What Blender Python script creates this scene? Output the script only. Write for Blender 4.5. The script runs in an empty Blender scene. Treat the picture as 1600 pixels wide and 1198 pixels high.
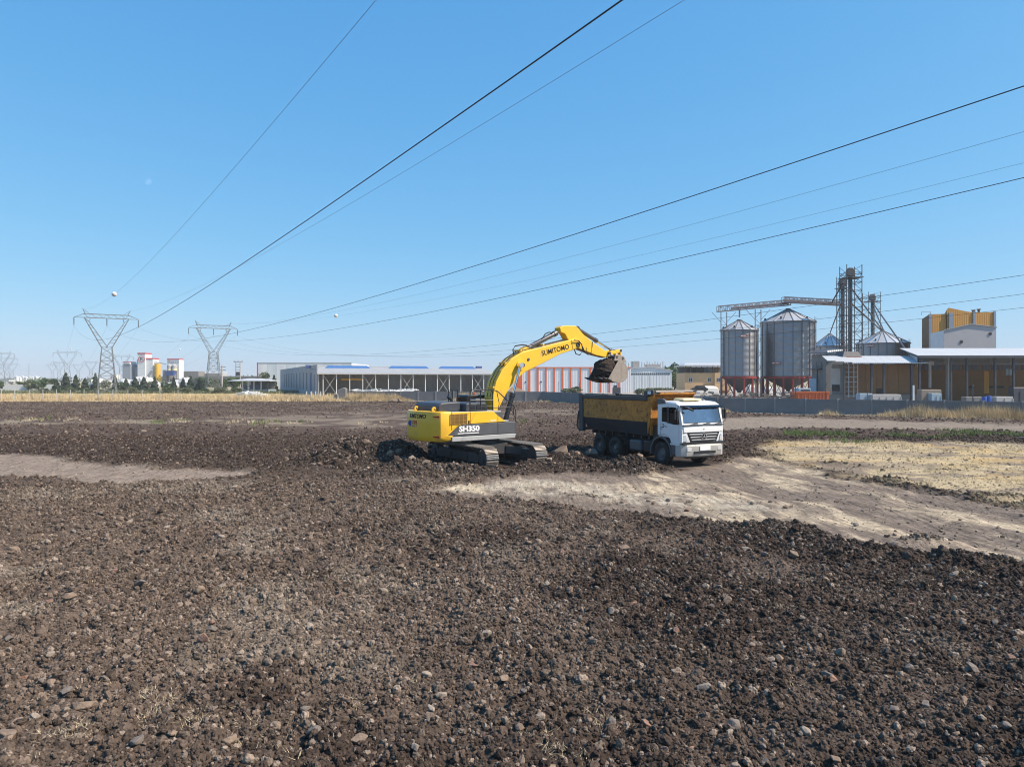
import bpy, bmesh, math, random
import numpy as np
from mathutils import Vector, Matrix

# ------------------------------------------------------------------ camera, sky, sun
scn = bpy.context.scene
COL = scn.collection
R = math.radians
F, H, HZ = 1111.0, 3.9, 592.0          # focal length in photo pixels, camera height, horizon row

cam = bpy.data.cameras.new('camera')
cam_ob = bpy.data.objects.new('camera', cam)
COL.objects.link(cam_ob)
cam.sensor_fit = 'HORIZONTAL'
cam.sensor_width = 36.0
cam.lens = 36.0 * F / 1600.0
cam.shift_y = -(599.0 - HZ) / 1600.0
cam.clip_start = 0.1
cam.clip_end = 30000.0
cam_ob.location = (0, 0, H)
cam_ob.rotation_euler = (R(90), 0, 0)
scn.camera = cam_ob

SUN_AZ = R(104.0)      # from +Y (view direction) towards +X
SUN_EL = R(47.0)
world = bpy.data.worlds.new('World')
scn.world = world
world.use_nodes = True
wn = world.node_tree.nodes
bg = wn['Background']
sky = wn.new('ShaderNodeTexSky')
sky.sky_type = 'NISHITA'
sky.sun_disc = False
sky.sun_elevation = SUN_EL
sky.sun_rotation = SUN_AZ
sky.altitude = 0
sky.air_density = 1.0
sky.dust_density = 0.5
sky.ozone_density = 6.0
SKY_STRENGTH = 0.13
# one even colour grade of the whole sky (clear blue, soft contrast), the same in every direction
wl = world.node_tree.links
sep = wn.new('ShaderNodeSeparateColor'); com = wn.new('ShaderNodeCombineColor')
wl.new(sky.outputs[0], sep.inputs[0])
for ch, (gain, gam) in enumerate(((0.86, 0.93), (0.86, 0.52), (1.0, 0.28))):
    pw = wn.new('ShaderNodeMath'); pw.operation = 'POWER'; pw.inputs[1].default_value = gam
    ml = wn.new('ShaderNodeMath'); ml.operation = 'MULTIPLY'; ml.inputs[1].default_value = gain * SKY_STRENGTH ** (gam - 1.0)
    wl.new(sep.outputs[ch], pw.inputs[0]); wl.new(pw.outputs[0], ml.inputs[0]); wl.new(ml.outputs[0], com.inputs[ch])
wl.new(com.outputs[0], bg.inputs[0])
bg.inputs[1].default_value = 0.0915

sun = bpy.data.lights.new('sun', 'SUN')
sun.energy = 5.0
sun.angle = R(0.53)
sun.color = (1.0, 0.86, 0.7)
sun_ob = bpy.data.objects.new('sun', sun)
COL.objects.link(sun_ob)
sdir = Vector((math.cos(SUN_EL) * math.sin(SUN_AZ), math.cos(SUN_EL) * math.cos(SUN_AZ), math.sin(SUN_EL)))
sun_ob.rotation_euler = (-sdir).to_track_quat('-Z', 'Y').to_euler()
sun_ob.location = (60, -20, 60)

scn.cycles.filter_width = 1.05
scn.view_settings.view_transform = 'Standard'
scn.view_settings.look = 'None'
scn.view_settings.exposure = 0.5
scn.view_settings.gamma = 1.0
scn.view_settings.use_curve_mapping = False

rnd = random.Random(7)
rng = np.random.default_rng(11)

# ------------------------------------------------------------------ helpers
def at(px, py, d):
    """point at depth d that stands in the photograph at (px, py)"""
    return Vector(((px - 800) / F * d, d, H + (HZ - py) / F * d))

def gnd(px, py):
    d = H * F / (py - HZ)
    return ((px - 800) / F * d, d)

WL = {}

def props(o, label=None, cat=None, group=None, kind=None):
    if label: o['label'] = label
    if cat: o['category'] = cat
    if group: o['group'] = group
    if kind: o['kind'] = kind
    return o

def thing(name, label, cat, loc=(0, 0, 0), group=None):
    o = bpy.data.objects.new(name, None)
    o.empty_display_size = 0.3
    COL.objects.link(o)
    o.location = loc
    WL[o.name] = Vector(loc)
    return props(o, label, cat, group)

class MB:
    def __init__(s, T=None):
        s.v = []; s.f = []; s.T = T
    def add(s, vs, fs):
        n = len(s.v)
        if s.T is not None:
            vs = [s.T @ Vector(v) for v in vs]
        s.v += [tuple(v) for v in vs]
        s.f += [tuple(i + n for i in f) for f in fs]
        return s
    def box(s, x0, x1, y0, y1, z0, z1):
        vs = [(x, y, z) for x in (x0, x1) for y in (y0, y1) for z in (z0, z1)]
        return s.add(vs, [(0, 1, 3, 2), (4, 6, 7, 5), (0, 4, 5, 1), (2, 3, 7, 6), (0, 2, 6, 4), (1, 5, 7, 3)])
    def prism(s, poly, vec):
        n = len(poly); vec = Vector(vec)
        vs = [Vector(p) for p in poly] + [Vector(p) + vec for p in poly]
        fs = [tuple(range(n)), tuple(range(2 * n - 1, n - 1, -1))]
        fs += [(i, i + n, (i + 1) % n + n, (i + 1) % n) for i in range(n)]
        return s.add(vs, fs)
    def xz(s, poly, y0, y1):
        return s.prism([(p[0], y0, p[1]) for p in poly], (0, y1 - y0, 0))
    def ring(s, outer, inner, vec):
        n = len(outer); vec = Vector(vec)
        vs = [Vector(p) for p in outer] + [Vector(p) for p in inner]
        vs += [p + vec for p in vs]
        fs = []
        for i in range(n):
            j = (i + 1) % n
            fs += [(i, j, n + j, n + i), (2 * n + i, 3 * n + i, 3 * n + j, 2 * n + j),
                   (i, 2 * n + i, 2 * n + j, j), (n + i, n + j, 3 * n + j, 3 * n + i)]
        return s.add(vs, fs)
    def bar(s, p0, p1, w, h=None, up=(0, 0, 1)):
        p0 = Vector(p0); p1 = Vector(p1); h = h or w
        d = p1 - p0
        if d.length < 1e-6: return s
        d.normalize(); u = Vector(up)
        if abs(d.dot(u)) > 0.98: u = Vector((0, 1, 0))
        a = d.cross(u).normalized(); b = a.cross(d)
        vs = [p + a * (i * w / 2) + b * (j * h / 2) for p in (p0, p1) for i, j in ((-1, -1), (1, -1), (1, 1), (-1, 1))]
        return s.add(vs, [(0, 3, 2, 1), (4, 5, 6, 7), (0, 1, 5, 4), (1, 2, 6, 5), (2, 3, 7, 6), (3, 0, 4, 7)])
    def cyl(s, p0, p1, r0, r1=None, n=12):
        p0 = Vector(p0); p1 = Vector(p1); r1 = r0 if r1 is None else r1
        d = (p1 - p0).normalized()
        u = Vector((0, 0, 1)) if abs(d.z) < 0.9 else Vector((1, 0, 0))
        a = d.cross(u).normalized(); b = a.cross(d)
        vs = []
        for p, r in ((p0, r0), (p1, r1)):
            for i in range(n):
                t = 2 * math.pi * i / n
                vs.append(p + a * (r * math.cos(t)) + b * (r * math.sin(t)))
        fs = [tuple(range(n))[::-1], tuple(range(n, 2 * n))]
        fs += [(i, (i + 1) % n, n + (i + 1) % n, n + i) for i in range(n)]
        return s.add(vs, fs)
    def tube(s, pts, r, n=8):
        pts = [Vector(p) for p in pts]
        vs = []; fs = []
        for i, p in enumerate(pts):
            d = (pts[min(i + 1, len(pts) - 1)] - pts[max(i - 1, 0)]).normalized()
            u = Vector((0, 0, 1)) if abs(d.z) < 0.95 else Vector((1, 0, 0))
            a = d.cross(u).normalized(); b = a.cross(d)
            for k in range(n):
                t = 2 * math.pi * k / n
                vs.append(p + a * (r * math.cos(t)) + b * (r * math.sin(t)))
        for i in range(len(pts) - 1):
            for k in range(n):
                fs.append((i * n + k, i * n + (k + 1) % n, (i + 1) * n + (k + 1) % n, (i + 1) * n + k))
        m = (len(pts) - 1) * n
        fs += [tuple(range(n))[::-1], tuple(range(m, m + n))]
        return s.add(vs, fs)
    def lathe(s, prof, n=24, M=None, closed=False, a0=0.0, a1=2 * math.pi):
        full = abs(a1 - a0 - 2 * math.pi) < 1e-6
        k = n if full else n + 1
        vs = []; fs = []
        for i in range(k):
            t = a0 + (a1 - a0) * i / n
            for r, z in prof:
                v = Vector((r * math.cos(t), r * math.sin(t), z))
                vs.append(M @ v if M is not None else v)
        m = len(prof)
        for i in range(n):
            j = (i + 1) % k
            for q in range(m if closed else m - 1):
                q2 = (q + 1) % m
                fs.append((i * m + q, j * m + q, j * m + q2, i * m + q2))
        return s.add(vs, fs)
    def loft(s, rings, cap=True):
        n = len(rings[0]); vs = [p for r in rings for p in r]; fs = []
        for k in range(len(rings) - 1):
            for i in range(n):
                j = (i + 1) % n
                fs.append((k * n + i, k * n + j, (k + 1) * n + j, (k + 1) * n + i))
        if cap:
            fs += [tuple(range(n))[::-1], tuple(range((len(rings) - 1) * n, len(rings) * n))]
        return s.add(vs, fs)
    def mesh(s, name, c):
        me = bpy.data.meshes.new(name)
        me.from_pydata([(v[0] - c[0], v[1] - c[1], v[2] - c[2]) for v in s.v], [], s.f)
        bm = bmesh.new(); bm.from_mesh(me)
        bmesh.ops.recalc_face_normals(bm, faces=bm.faces)
        bm.to_mesh(me); bm.free()
        return me
    def build(s, name, mat, parent=None, smooth=0, bevel=0, label=None):
        a = np.array(s.v)
        c = Vector(((a[:, 0].min() + a[:, 0].max()) / 2, (a[:, 1].min() + a[:, 1].max()) / 2, a[:, 2].min()))
        me = s.mesh(name, c)
        me.materials.append(MAT[mat] if isinstance(mat, str) else mat)
        if smooth:
            me.polygons.foreach_set('use_smooth', [True] * len(me.polygons))
            me.set_sharp_from_angle(angle=R(smooth if smooth > 1 else 35))
        o = bpy.data.objects.new(name, me)
        COL.objects.link(o)
        if parent is not None:
            o.parent = parent
            o.location = c - WL[parent.name]
        else:
            o.location = c
        WL[o.name] = c
        if bevel:
            b = o.modifiers.new('bevel', 'BEVEL')
            b.width = bevel; b.segments = 2; b.limit_method = 'ANGLE'; b.angle_limit = R(40)
        if label: o['label'] = label
        return o

def link_copy(src, parent, wloc, rz=0.0, name=None):
    """another object on the same mesh"""
    o = bpy.data.objects.new(name or src.name.split('.')[0], src.data)
    COL.objects.link(o)
    o.parent = parent
    base = WL[parent.name] if parent is not None else Vector((0, 0, 0))
    o.location = Vector(wloc) - base
    o.rotation_euler = (0, 0, rz)
    WL[o.name] = Vector(wloc)
    return o

def copy_tree(src, parent=None):
    c = src.copy(); COL.objects.link(c); c.parent = parent
    for ch in list(src.children):
        copy_tree(ch, c)
    return c

def text_mesh(txt, size, extrude=0.004, shear=0.0, bold=0.0):
    cu = bpy.data.curves.new('lettering', 'FONT')
    cu.body = txt; cu.size = size; cu.extrude = extrude; cu.shear = shear; cu.offset = bold
    cu.align_x = 'CENTER'; cu.align_y = 'CENTER'; cu.resolution_u = 3
    o = bpy.data.objects.new('lettering', cu)
    COL.objects.link(o)
    bpy.context.view_layer.update()
    me = bpy.data.meshes.new_from_object(o.evaluated_get(bpy.context.evaluated_depsgraph_get()))
    bpy.data.objects.remove(o); bpy.data.curves.remove(cu)
    me.name = 'lettering'
    return me

def put_text(txt, size, origin, xdir, ydir, mat, parent, shear=0.0, bold=0.0, wide=1.0, name='lettering'):
    me = text_mesh(txt, size, 0.004, shear, bold)
    x = Vector(xdir).normalized(); z = x.cross(Vector(ydir)).normalized(); y = z.cross(x)
    M = Matrix((x, y, z)).transposed().to_4x4()
    me.transform(M @ Matrix.Diagonal((wide, 1, 1, 1)))
    me.materials.clear(); me.materials.append(MAT[mat])
    o = bpy.data.objects.new(name, me); COL.objects.link(o)
    o.parent = parent
    o.location = Vector(origin) - WL[parent.name]
    WL[o.name] = Vector(origin)
    return o

# ------------------------------------------------------------------ materials
MAT = {}
def mat(name, col, rough=0.6, metal=0.0, var=0.12, scale=1.5, dirt=None, dirt_amt=0.0, dirt_scale=1.2, bump=0.0, bump_scale=20, corr=None, spec=0.5, coat=0.0):
    m = bpy.data.materials.new(name); m.use_nodes = True
    nt = m.node_tree; N = nt.nodes; L = nt.links
    p = N['Principled BSDF']
    p.inputs['Roughness'].default_value = rough
    p.inputs['Metallic'].default_value = metal
    p.inputs['Specular IOR Level'].default_value = spec
    p.inputs['Coat Weight'].default_value = coat
    g = N.new('ShaderNodeNewGeometry')
    no = N.new('ShaderNodeTexNoise'); no.inputs['Scale'].default_value = scale; no.inputs['Detail'].default_value = 6
    no.inputs['Roughness'].default_value = 0.65
    L.new(g.outputs['Position'], no.inputs['Vector'])
    mr = N.new('ShaderNodeMapRange'); mr.inputs[1].default_value = 0.25; mr.inputs[2].default_value = 0.75
    mr.inputs[3].default_value = 1 - var; mr.inputs[4].default_value = 1 + var
    L.new(no.outputs['Fac'], mr.inputs[0])
    mx = N.new('ShaderNodeMix'); mx.data_type = 'RGBA'; mx.blend_type = 'MULTIPLY'; mx.inputs[0].default_value = 1
    mx.inputs[6].default_value = (*col, 1)
    L.new(mr.outputs[0], mx.inputs[7])
    out = mx.outputs[2]
    if dirt is not None:
        n2 = N.new('ShaderNodeTexNoise'); n2.inputs['Scale'].default_value = dirt_scale; n2.inputs['Detail'].default_value = 9
        n2.inputs['Roughness'].default_value = 0.72
        L.new(g.outputs['Position'], n2.inputs['Vector'])
        m2 = N.new('ShaderNodeMapRange'); m2.inputs[1].default_value = 0.66 - 0.3 * dirt_amt; m2.inputs[2].default_value = 0.76 - 0.2 * dirt_amt
        m2.inputs[3].default_value = 0; m2.inputs[4].default_value = min(1, 0.45 + dirt_amt)
        L.new(n2.outputs['Fac'], m2.inputs[0])
        mz = N.new('ShaderNodeMix'); mz.data_type = 'RGBA'
        mz.inputs[7].default_value = (*dirt, 1)
        L.new(m2.outputs[0], mz.inputs[0]); L.new(out, mz.inputs[6])
        out = mz.outputs[2]
        m3 = N.new('ShaderNodeMapRange'); m3.inputs[3].default_value = rough; m3.inputs[4].default_value = 0.9
        L.new(m2.outputs[0], m3.inputs[0]); L.new(m3.outputs[0], p.inputs['Roughness'])
    L.new(out, p.inputs['Base Color'])
    h = None
    if bump:
        n3 = N.new('ShaderNodeTexNoise'); n3.inputs['Scale'].default_value = bump_scale; n3.inputs['Detail'].default_value = 5
        L.new(g.outputs['Position'], n3.inputs['Vector'])
        b = N.new('ShaderNodeBump'); b.inputs['Strength'].default_value = 1; b.inputs['Distance'].default_value = bump
        L.new(n3.outputs['Fac'], b.inputs['Height']); h = b
    if corr:
        ax, per, dist = corr          # fine rib relief of a profiled sheet
        w = N.new('ShaderNodeTexWave'); w.bands_direction = ax
        w.inputs['Scale'].default_value = 2 * math.pi / per / 20.0
        tc = N.new('ShaderNodeTexCoord')
        L.new(tc.outputs['Object'], w.inputs['Vector'])
        b = N.new('ShaderNodeBump'); b.inputs['Strength'].default_value = 1; b.inputs['Distance'].default_value = dist
        L.new(w.outputs['Fac'], b.inputs['Height'])
        if h: L.new(h.outputs[0], b.inputs['Normal'])
        h = b
    if h: L.new(h.outputs[0], p.inputs['Normal'])
    MAT[name] = m
    return m

def glass(name, tint, gloss=0.3, base=0.04):
    m = bpy.data.materials.new(name); m.use_nodes = True
    nt = m.node_tree; N = nt.nodes; L = nt.links
    N.remove(N['Principled BSDF'])
    t = N.new('ShaderNodeBsdfTransparent'); t.inputs[0].default_value = (*tint, 1)
    g = N.new('ShaderNodeBsdfGlossy'); g.inputs['Roughness'].default_value = 0.04; g.inputs[0].default_value = (0.9, 0.93, 1, 1)
    fr = N.new('ShaderNodeLayerWeight'); fr.inputs[0].default_value = gloss
    mp = N.new('ShaderNodeMapRange'); mp.inputs[3].default_value = base; mp.inputs[4].default_value = 1.0
    L.new(fr.outputs['Fresnel'], mp.inputs[0])
    mx = N.new('ShaderNodeMixShader')
    L.new(mp.outputs[0], mx.inputs[0]); L.new(t.outputs[0], mx.inputs[1]); L.new(g.outputs[0], mx.inputs[2])
    L.new(mx.outputs[0], N['Material Output'].inputs[0])
    MAT[name] = m

dust = (0.24, 0.19, 0.15)
mat('yellow_paint', (0.8, 0.475, 0.025), 0.4, var=0.07, dirt=(0.42, 0.3, 0.15), dirt_amt=0.27, coat=0.25)
mat('yellow_deep', (0.8, 0.45, 0.025), 0.42, var=0.07, dirt=(0.42, 0.3, 0.15), dirt_amt=0.27, coat=0.2)
mat('dark_grey_paint', (0.085, 0.09, 0.098), 0.42, var=0.15, dirt=dust, dirt_amt=0.12)
mat('light_grey_paint', (0.36, 0.37, 0.37), 0.45, var=0.1, dirt=dust, dirt_amt=0.15)
mat('black_paint', (0.02, 0.021, 0.024), 0.4, var=0.2, dirt=dust, dirt_amt=0.05)
mat('hood_paint', (0.045, 0.05, 0.062), 0.45, var=0.2, dirt=dust, dirt_amt=0.18)
mat('black_rubber', (0.018, 0.018, 0.018), 0.75, var=0.3, dirt=(0.15, 0.12, 0.095), dirt_amt=0.18, dirt_scale=5)
mat('track_steel', (0.33, 0.3, 0.27), 0.42, 0.65, var=0.3, scale=8, dirt=(0.18, 0.14, 0.11), dirt_amt=0.35, dirt_scale=7)
mat('track_frame', (0.04, 0.04, 0.042), 0.6, var=0.3, dirt=(0.14, 0.11, 0.085), dirt_amt=0.25, dirt_scale=3)
mat('chrome', (0.7, 0.72, 0.75), 0.12, 1.0, var=0.02)
mat('cylinder_grey', (0.1, 0.1, 0.11), 0.4, 0.3, var=0.15, dirt=dust, dirt_amt=0.12)
mat('bucket_steel', (0.3, 0.26, 0.225), 0.55, 0.25, var=0.2, scale=4, dirt=(0.2, 0.15, 0.115), dirt_amt=0.35, dirt_scale=3)
mat('grille_brown', (0.28, 0.15, 0.025), 0.6, var=0.25)
mat('brown_frame', (0.42, 0.24, 0.06), 0.5)
mat('letter_black', (0.012, 0.012, 0.014), 0.5, var=0.02)
mat('letter_white', (0.8, 0.8, 0.8), 0.5, var=0.02)
mat('letter_red', (0.55, 0.04, 0.035), 0.5, var=0.05)
mat('letter_blue', (0.03, 0.06, 0.3), 0.5, var=0.05)
mat('red_lens', (0.4, 0.03, 0.02), 0.25, var=0.05)
mat('white_paint', (0.72, 0.73, 0.74), 0.38, var=0.05, dirt=(0.46, 0.41, 0.35), dirt_amt=0.16, coat=0.3)
mat('truck_bumper', (0.42, 0.41, 0.385), 0.5, var=0.08, dirt=dust, dirt_amt=0.2, dirt_scale=3)
mat('bed_paint', (0.5, 0.21, 0.03), 0.6, var=0.3, scale=1.6, dirt=(0.15, 0.07, 0.04), dirt_amt=0.55, dirt_scale=4.5)
mat('bed_black', (0.046, 0.048, 0.055), 0.5, var=0.2, dirt=(0.16, 0.13, 0.1), dirt_amt=0.16, dirt_scale=2)
mat('cream_plastic', (0.75, 0.62, 0.36), 0.5, var=0.06)
mat('rim_metal', (0.16, 0.155, 0.15), 0.55, 0.3, var=0.2, dirt=(0.17, 0.14, 0.11), dirt_amt=0.35, dirt_scale=5)
mat('silver', (0.55, 0.56, 0.58), 0.3, 0.7, var=0.05)
mat('headlamp', (0.6, 0.62, 0.65), 0.08, 0.2, var=0.05, coat=1)
mat('cab_inside', (0.08, 0.08, 0.09), 0.8)
mat('seat_cloth', (0.12, 0.12, 0.15), 0.9)
glass('windscreen_glass', (0.75, 0.82, 0.88), 0.3, 0.2)
glass('tinted_glass', (0.18, 0.2, 0.22), 0.3)
mat('galvanised', (0.3, 0.3, 0.31), 0.38, 0.85, var=0.1, scale=0.5, corr=('Z', 0.25, 0.03))
mat('galvanised_roof', (0.56, 0.575, 0.6), 0.42, 0.5, var=0.08, scale=0.6)
mat('stiffener_metal', (0.2, 0.2, 0.21), 0.55, 0.4, var=0.15)
mat('dark_steel', (0.075, 0.075, 0.085), 0.55, 0.3, var=0.2)
mat('gantry_steel', (0.24, 0.22, 0.23), 0.55, 0.3, var=0.2)
mat('gantry_belt', (0.36, 0.29, 0.29), 0.7, var=0.2)
mat('pylon_steel', (0.2, 0.21, 0.22), 0.55, 0.4, var=0.15)
mat('wire', (0.05, 0.05, 0.055), 0.5, 0.3, var=0.05)
mat('wire_thin', (0.12, 0.12, 0.13), 0.5, 0.3, var=0.05)
mat('insulator', (0.14, 0.15, 0.16), 0.3, var=0.1)
mat('red_steel', (0.27, 0.03, 0.025), 0.55, var=0.15, dirt=(0.1, 0.04, 0.03), dirt_amt=0.15)
mat('hopper_steel', (0.14, 0.13, 0.135), 0.6, 0.2, var=0.2)
mat('wall_block', (0.175, 0.17, 0.17), 0.9, var=0.16, scale=0.7, dirt=(0.11, 0.105, 0.1), dirt_amt=0.25, dirt_scale=0.8, bump=0.02, bump_scale=6)
mat('coping', (0.23, 0.225, 0.22), 0.9, var=0.12)
mat('white_sheet', (0.72, 0.73, 0.74), 0.55, var=0.05, scale=0.3, corr=('X', 0.5, 0.03))
mat('pale_sheet', (0.62, 0.66, 0.68), 0.55, var=0.06, scale=0.3, corr=('X', 0.5, 0.03))
mat('grey_render', (0.36, 0.36, 0.38), 0.8, var=0.06, scale=0.4)
mat('grey_sheet', (0.4, 0.4, 0.41), 0.6, var=0.08, scale=0.3, corr=('X', 0.4, 0.02))
mat('roof_pale', (0.38, 0.38, 0.37), 0.55, 0.1, var=0.06, scale=0.3, corr=('X', 0.35, 0.02))
mat('roof_bright', (0.5, 0.51, 0.52), 0.5, 0.1, var=0.06, scale=0.4, corr=('X', 0.35, 0.03))
mat('orange_paint', (0.68, 0.14, 0.045), 0.55, var=0.06)
mat('skylight_blue', (0.07, 0.2, 0.5), 0.4, var=0.08)
mat('blue_door', (0.05, 0.09, 0.25), 0.5, var=0.08)
mat('dark_opening', (0.03, 0.032, 0.036), 0.7, var=0.1)
mat('window_grey', (0.06, 0.065, 0.08), 0.25, var=0.1)
mat('concrete', (0.4, 0.38, 0.36), 0.85, var=0.12, scale=1.0)
mat('concrete_dark', (0.2, 0.19, 0.18), 0.85, var=0.15, scale=1.0)
mat('ochre_wall', (0.21, 0.11, 0.045), 0.8, var=0.12, scale=0.5, dirt=(0.2, 0.12, 0.06), dirt_amt=0.15)
mat('ochre_bright', (0.52, 0.25, 0.05), 0.75, var=0.08, scale=0.4, corr=('X', 0.5, 0.02))
mat('beige_wall', (0.58, 0.38, 0.2), 0.8, var=0.08, scale=0.5)
mat('blue_trim', (0.22, 0.28, 0.36), 0.6, var=0.08)
mat('gable_grey', (0.4, 0.385, 0.39), 0.75, var=0.06, scale=0.3)
mat('rust_red', (0.3, 0.07, 0.04), 0.7, var=0.15)
mat('skip_orange', (0.5, 0.115, 0.035), 0.6, var=0.12, dirt=(0.25, 0.08, 0.04), dirt_amt=0.15)
mat('cabin_blue', (0.28, 0.36, 0.42), 0.6, var=0.08)
mat('plant_yellow', (0.72, 0.42, 0.03), 0.5, var=0.06)
mat('plant_blue', (0.03, 0.08, 0.32), 0.5, var=0.08)
mat('red_trim', (0.5, 0.04, 0.05), 0.6, var=0.05)
mat('sky_metal', (0.3, 0.33, 0.38), 0.6, var=0.08)
mat('white_gravel', (0.5, 0.5, 0.49), 0.9, var=0.1, bump=0.2, bump_scale=1.5)
mat('bark', (0.1, 0.075, 0.05), 0.9, var=0.25, scale=6)
mat('leaf_conifer', (0.035, 0.055, 0.03), 0.7, var=0.45, scale=1.3)
mat('leaf_green', (0.06, 0.1, 0.03), 0.65, var=0.45, scale=1.3)
mat('leaf_pale', (0.12, 0.14, 0.07), 0.65, var=0.4, scale=1.3)
mat('dry_grass', (0.54, 0.42, 0.245), 0.8, var=0.5, scale=0.45)
mat('straw', (0.52, 0.43, 0.29), 0.8, var=0.5, scale=0.8)
mat('green_weed', (0.12, 0.17, 0.035), 0.7, var=0.4, scale=1.5)
mat('fence_post', (0.5, 0.5, 0.48), 0.7, var=0.1)
mat('ball_white', (0.75, 0.72, 0.68), 0.5, var=0.05)
mat('ball_red', (0.5, 0.1, 0.06), 0.5, var=0.05)
mat('debris_white', (0.7, 0.69, 0.66), 0.8, var=0.1)
for nm, c in (('stone_tan', (0.215, 0.16, 0.12)), ('stone_grey', (0.165, 0.14, 0.122)), ('stone_red', (0.23, 0.14, 0.105)), ('stone_pale', (0.27, 0.222, 0.18))):
    mat(nm, c, 0.9, var=0.3, scale=14, dirt=(0.12, 0.09, 0.07), dirt_amt=0.2, dirt_scale=9, bump=0.012, bump_scale=40, spec=0.2)

# ------------------------------------------------------------------ noise on arrays
def hsh(ix, iy, seed):
    h = (ix.astype(np.int64) * 374761393 + iy.astype(np.int64) * 668265263 + seed * 1274126177) & 0xFFFFFFFF
    h = ((h ^ (h >> 13)) * 1274126177) & 0xFFFFFFFF
    h = ((h ^ (h >> 16)) * 2246822519) & 0xFFFFFFFF
    return ((h ^ (h >> 15)) & 0xFFFFFF) / float(0xFFFFFF)

def vnoise(x, y, seed=0):
    ix = np.floor(x); iy = np.floor(y)
    fx = x - ix; fy = y - iy
    fx = fx * fx * fx * (fx * (fx * 6 - 15) + 10); fy = fy * fy * fy * (fy * (fy * 6 - 15) + 10)
    a = hsh(ix, iy, seed); b = hsh(ix + 1, iy, seed); c = hsh(ix, iy + 1, seed); d = hsh(ix + 1, iy + 1, seed)
    return (a + (b - a) * fx) * (1 - fy) + (c + (d - c) * fx) * fy

def fbm(x, y, scale, octs=4, seed=0, gain=0.55):
    s = 0; amp = 1; tot = 0
    for o in range(octs):
        s = s + amp * vnoise(x * scale + 17.3 * o, y * scale - 9.1 * o, seed + o)
        tot += amp; amp *= gain; scale *= 2.03
    return s / tot

def domes(x, y, cell, seed, rmin=0.3, rmax=0.62):
    u = x / cell; v = y / cell
    iu = np.floor(u); iv = np.floor(v); best = np.zeros_like(x)
    for a in (-1, 0, 1):
        for b in (-1, 0, 1):
            cx = iu + a; cy = iv + b
            px = cx + hsh(cx, cy, seed); py = cy + hsh(cx, cy, seed + 1)
            r = rmin + (rmax - rmin) * hsh(cx, cy, seed + 2)
            h = (0.35 + 0.65 * hsh(cx, cy, seed + 3)) * r
            t = 1 - ((u - px) ** 2 + (v - py) ** 2) / (r * r)
            best = np.maximum(best, h * np.sqrt(np.clip(t, 0, 1)))
    return best * cell

def sd_poly(x, y, poly):
    """signed distance, positive inside"""
    d2 = np.full(x.shape, 1e18); ins = np.zeros(x.shape, bool)
    n = len(poly)
    for i in range(n):
        x0, y0 = poly[i]; x1, y1 = poly[(i + 1) % n]
        ex, ey = x1 - x0, y1 - y0
        t = np.clip(((x - x0) * ex + (y - y0) * ey) / (ex * ex + ey * ey + 1e-12), 0, 1)
        d2 = np.minimum(d2, (x - x0 - t * ex) ** 2 + (y - y0 - t * ey) ** 2)
        c = ((y0 > y) != (y1 > y)) & (x < (x1 - x0) * (y - y0) / ((y1 - y0) if y1 != y0 else 1e-12) + x0)
        ins ^= c
    return np.where(ins, 1, -1) * np.sqrt(d2)

def sstep(a, b, v):
    t = np.clip((v - a) / (b - a), 0, 1)
    return t * t * (3 - 2 * t)

def P(*pts):
    return [gnd(*p) for p in pts]

# outlines on the ground of what lies there (photo pixel -> metres on the plane)
Z_PALE = P((655, 772), (740, 757), (860, 742), (960, 745), (1060, 738), (1150, 716), (1200, 716), (1290, 741), (1400, 762), (1510, 780), (1640, 797), (1700, 900), (1560, 880), (1450, 866), (1340, 860), (1255, 838), (1150, 825), (1020, 806), (900, 793), (760, 783))
Z_DRY = P((1176, 700), (1215, 691), (1330, 688), (1480, 692), (1680, 692), (1700, 800), (1560, 783), (1420, 760), (1300, 738), (1230, 724))
Z_TRACKR = P((1110, 655), (1180, 651), (1330, 656), (1660, 665), (1660, 675), (1400, 671), (1240, 668), (1120, 672))
Z_TRACKL = P((-60, 711), (40, 711), (120, 722), (230, 732), (330, 737), (395, 738), (375, 745), (290, 754), (190, 756), (90, 748), (-60, 745))
Z_STRIP = P((-80, 655), (200, 657), (420, 653), (660, 650), (660, 664), (500, 669), (300, 664), (-80, 664))
Z_MIDR = P((330, 652), (640, 640), (900, 640), (900, 648), (660, 668), (500, 671))
Z_SAND = P((700, 764), (830, 752), (960, 760), (1100, 772), (1230, 795), (1120, 800), (980, 782), (820, 776))
Z_EXC = P((640, 745), (640, 690), (880, 690), (880, 745))

EXC = Vector((-1.6, 33.2, 0.0)); EXC_A = R(38)
TRK = Vector((7.8, 32.78, 0.0)); TRK_A = R(-62)
UND_A = R(-55)

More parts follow.
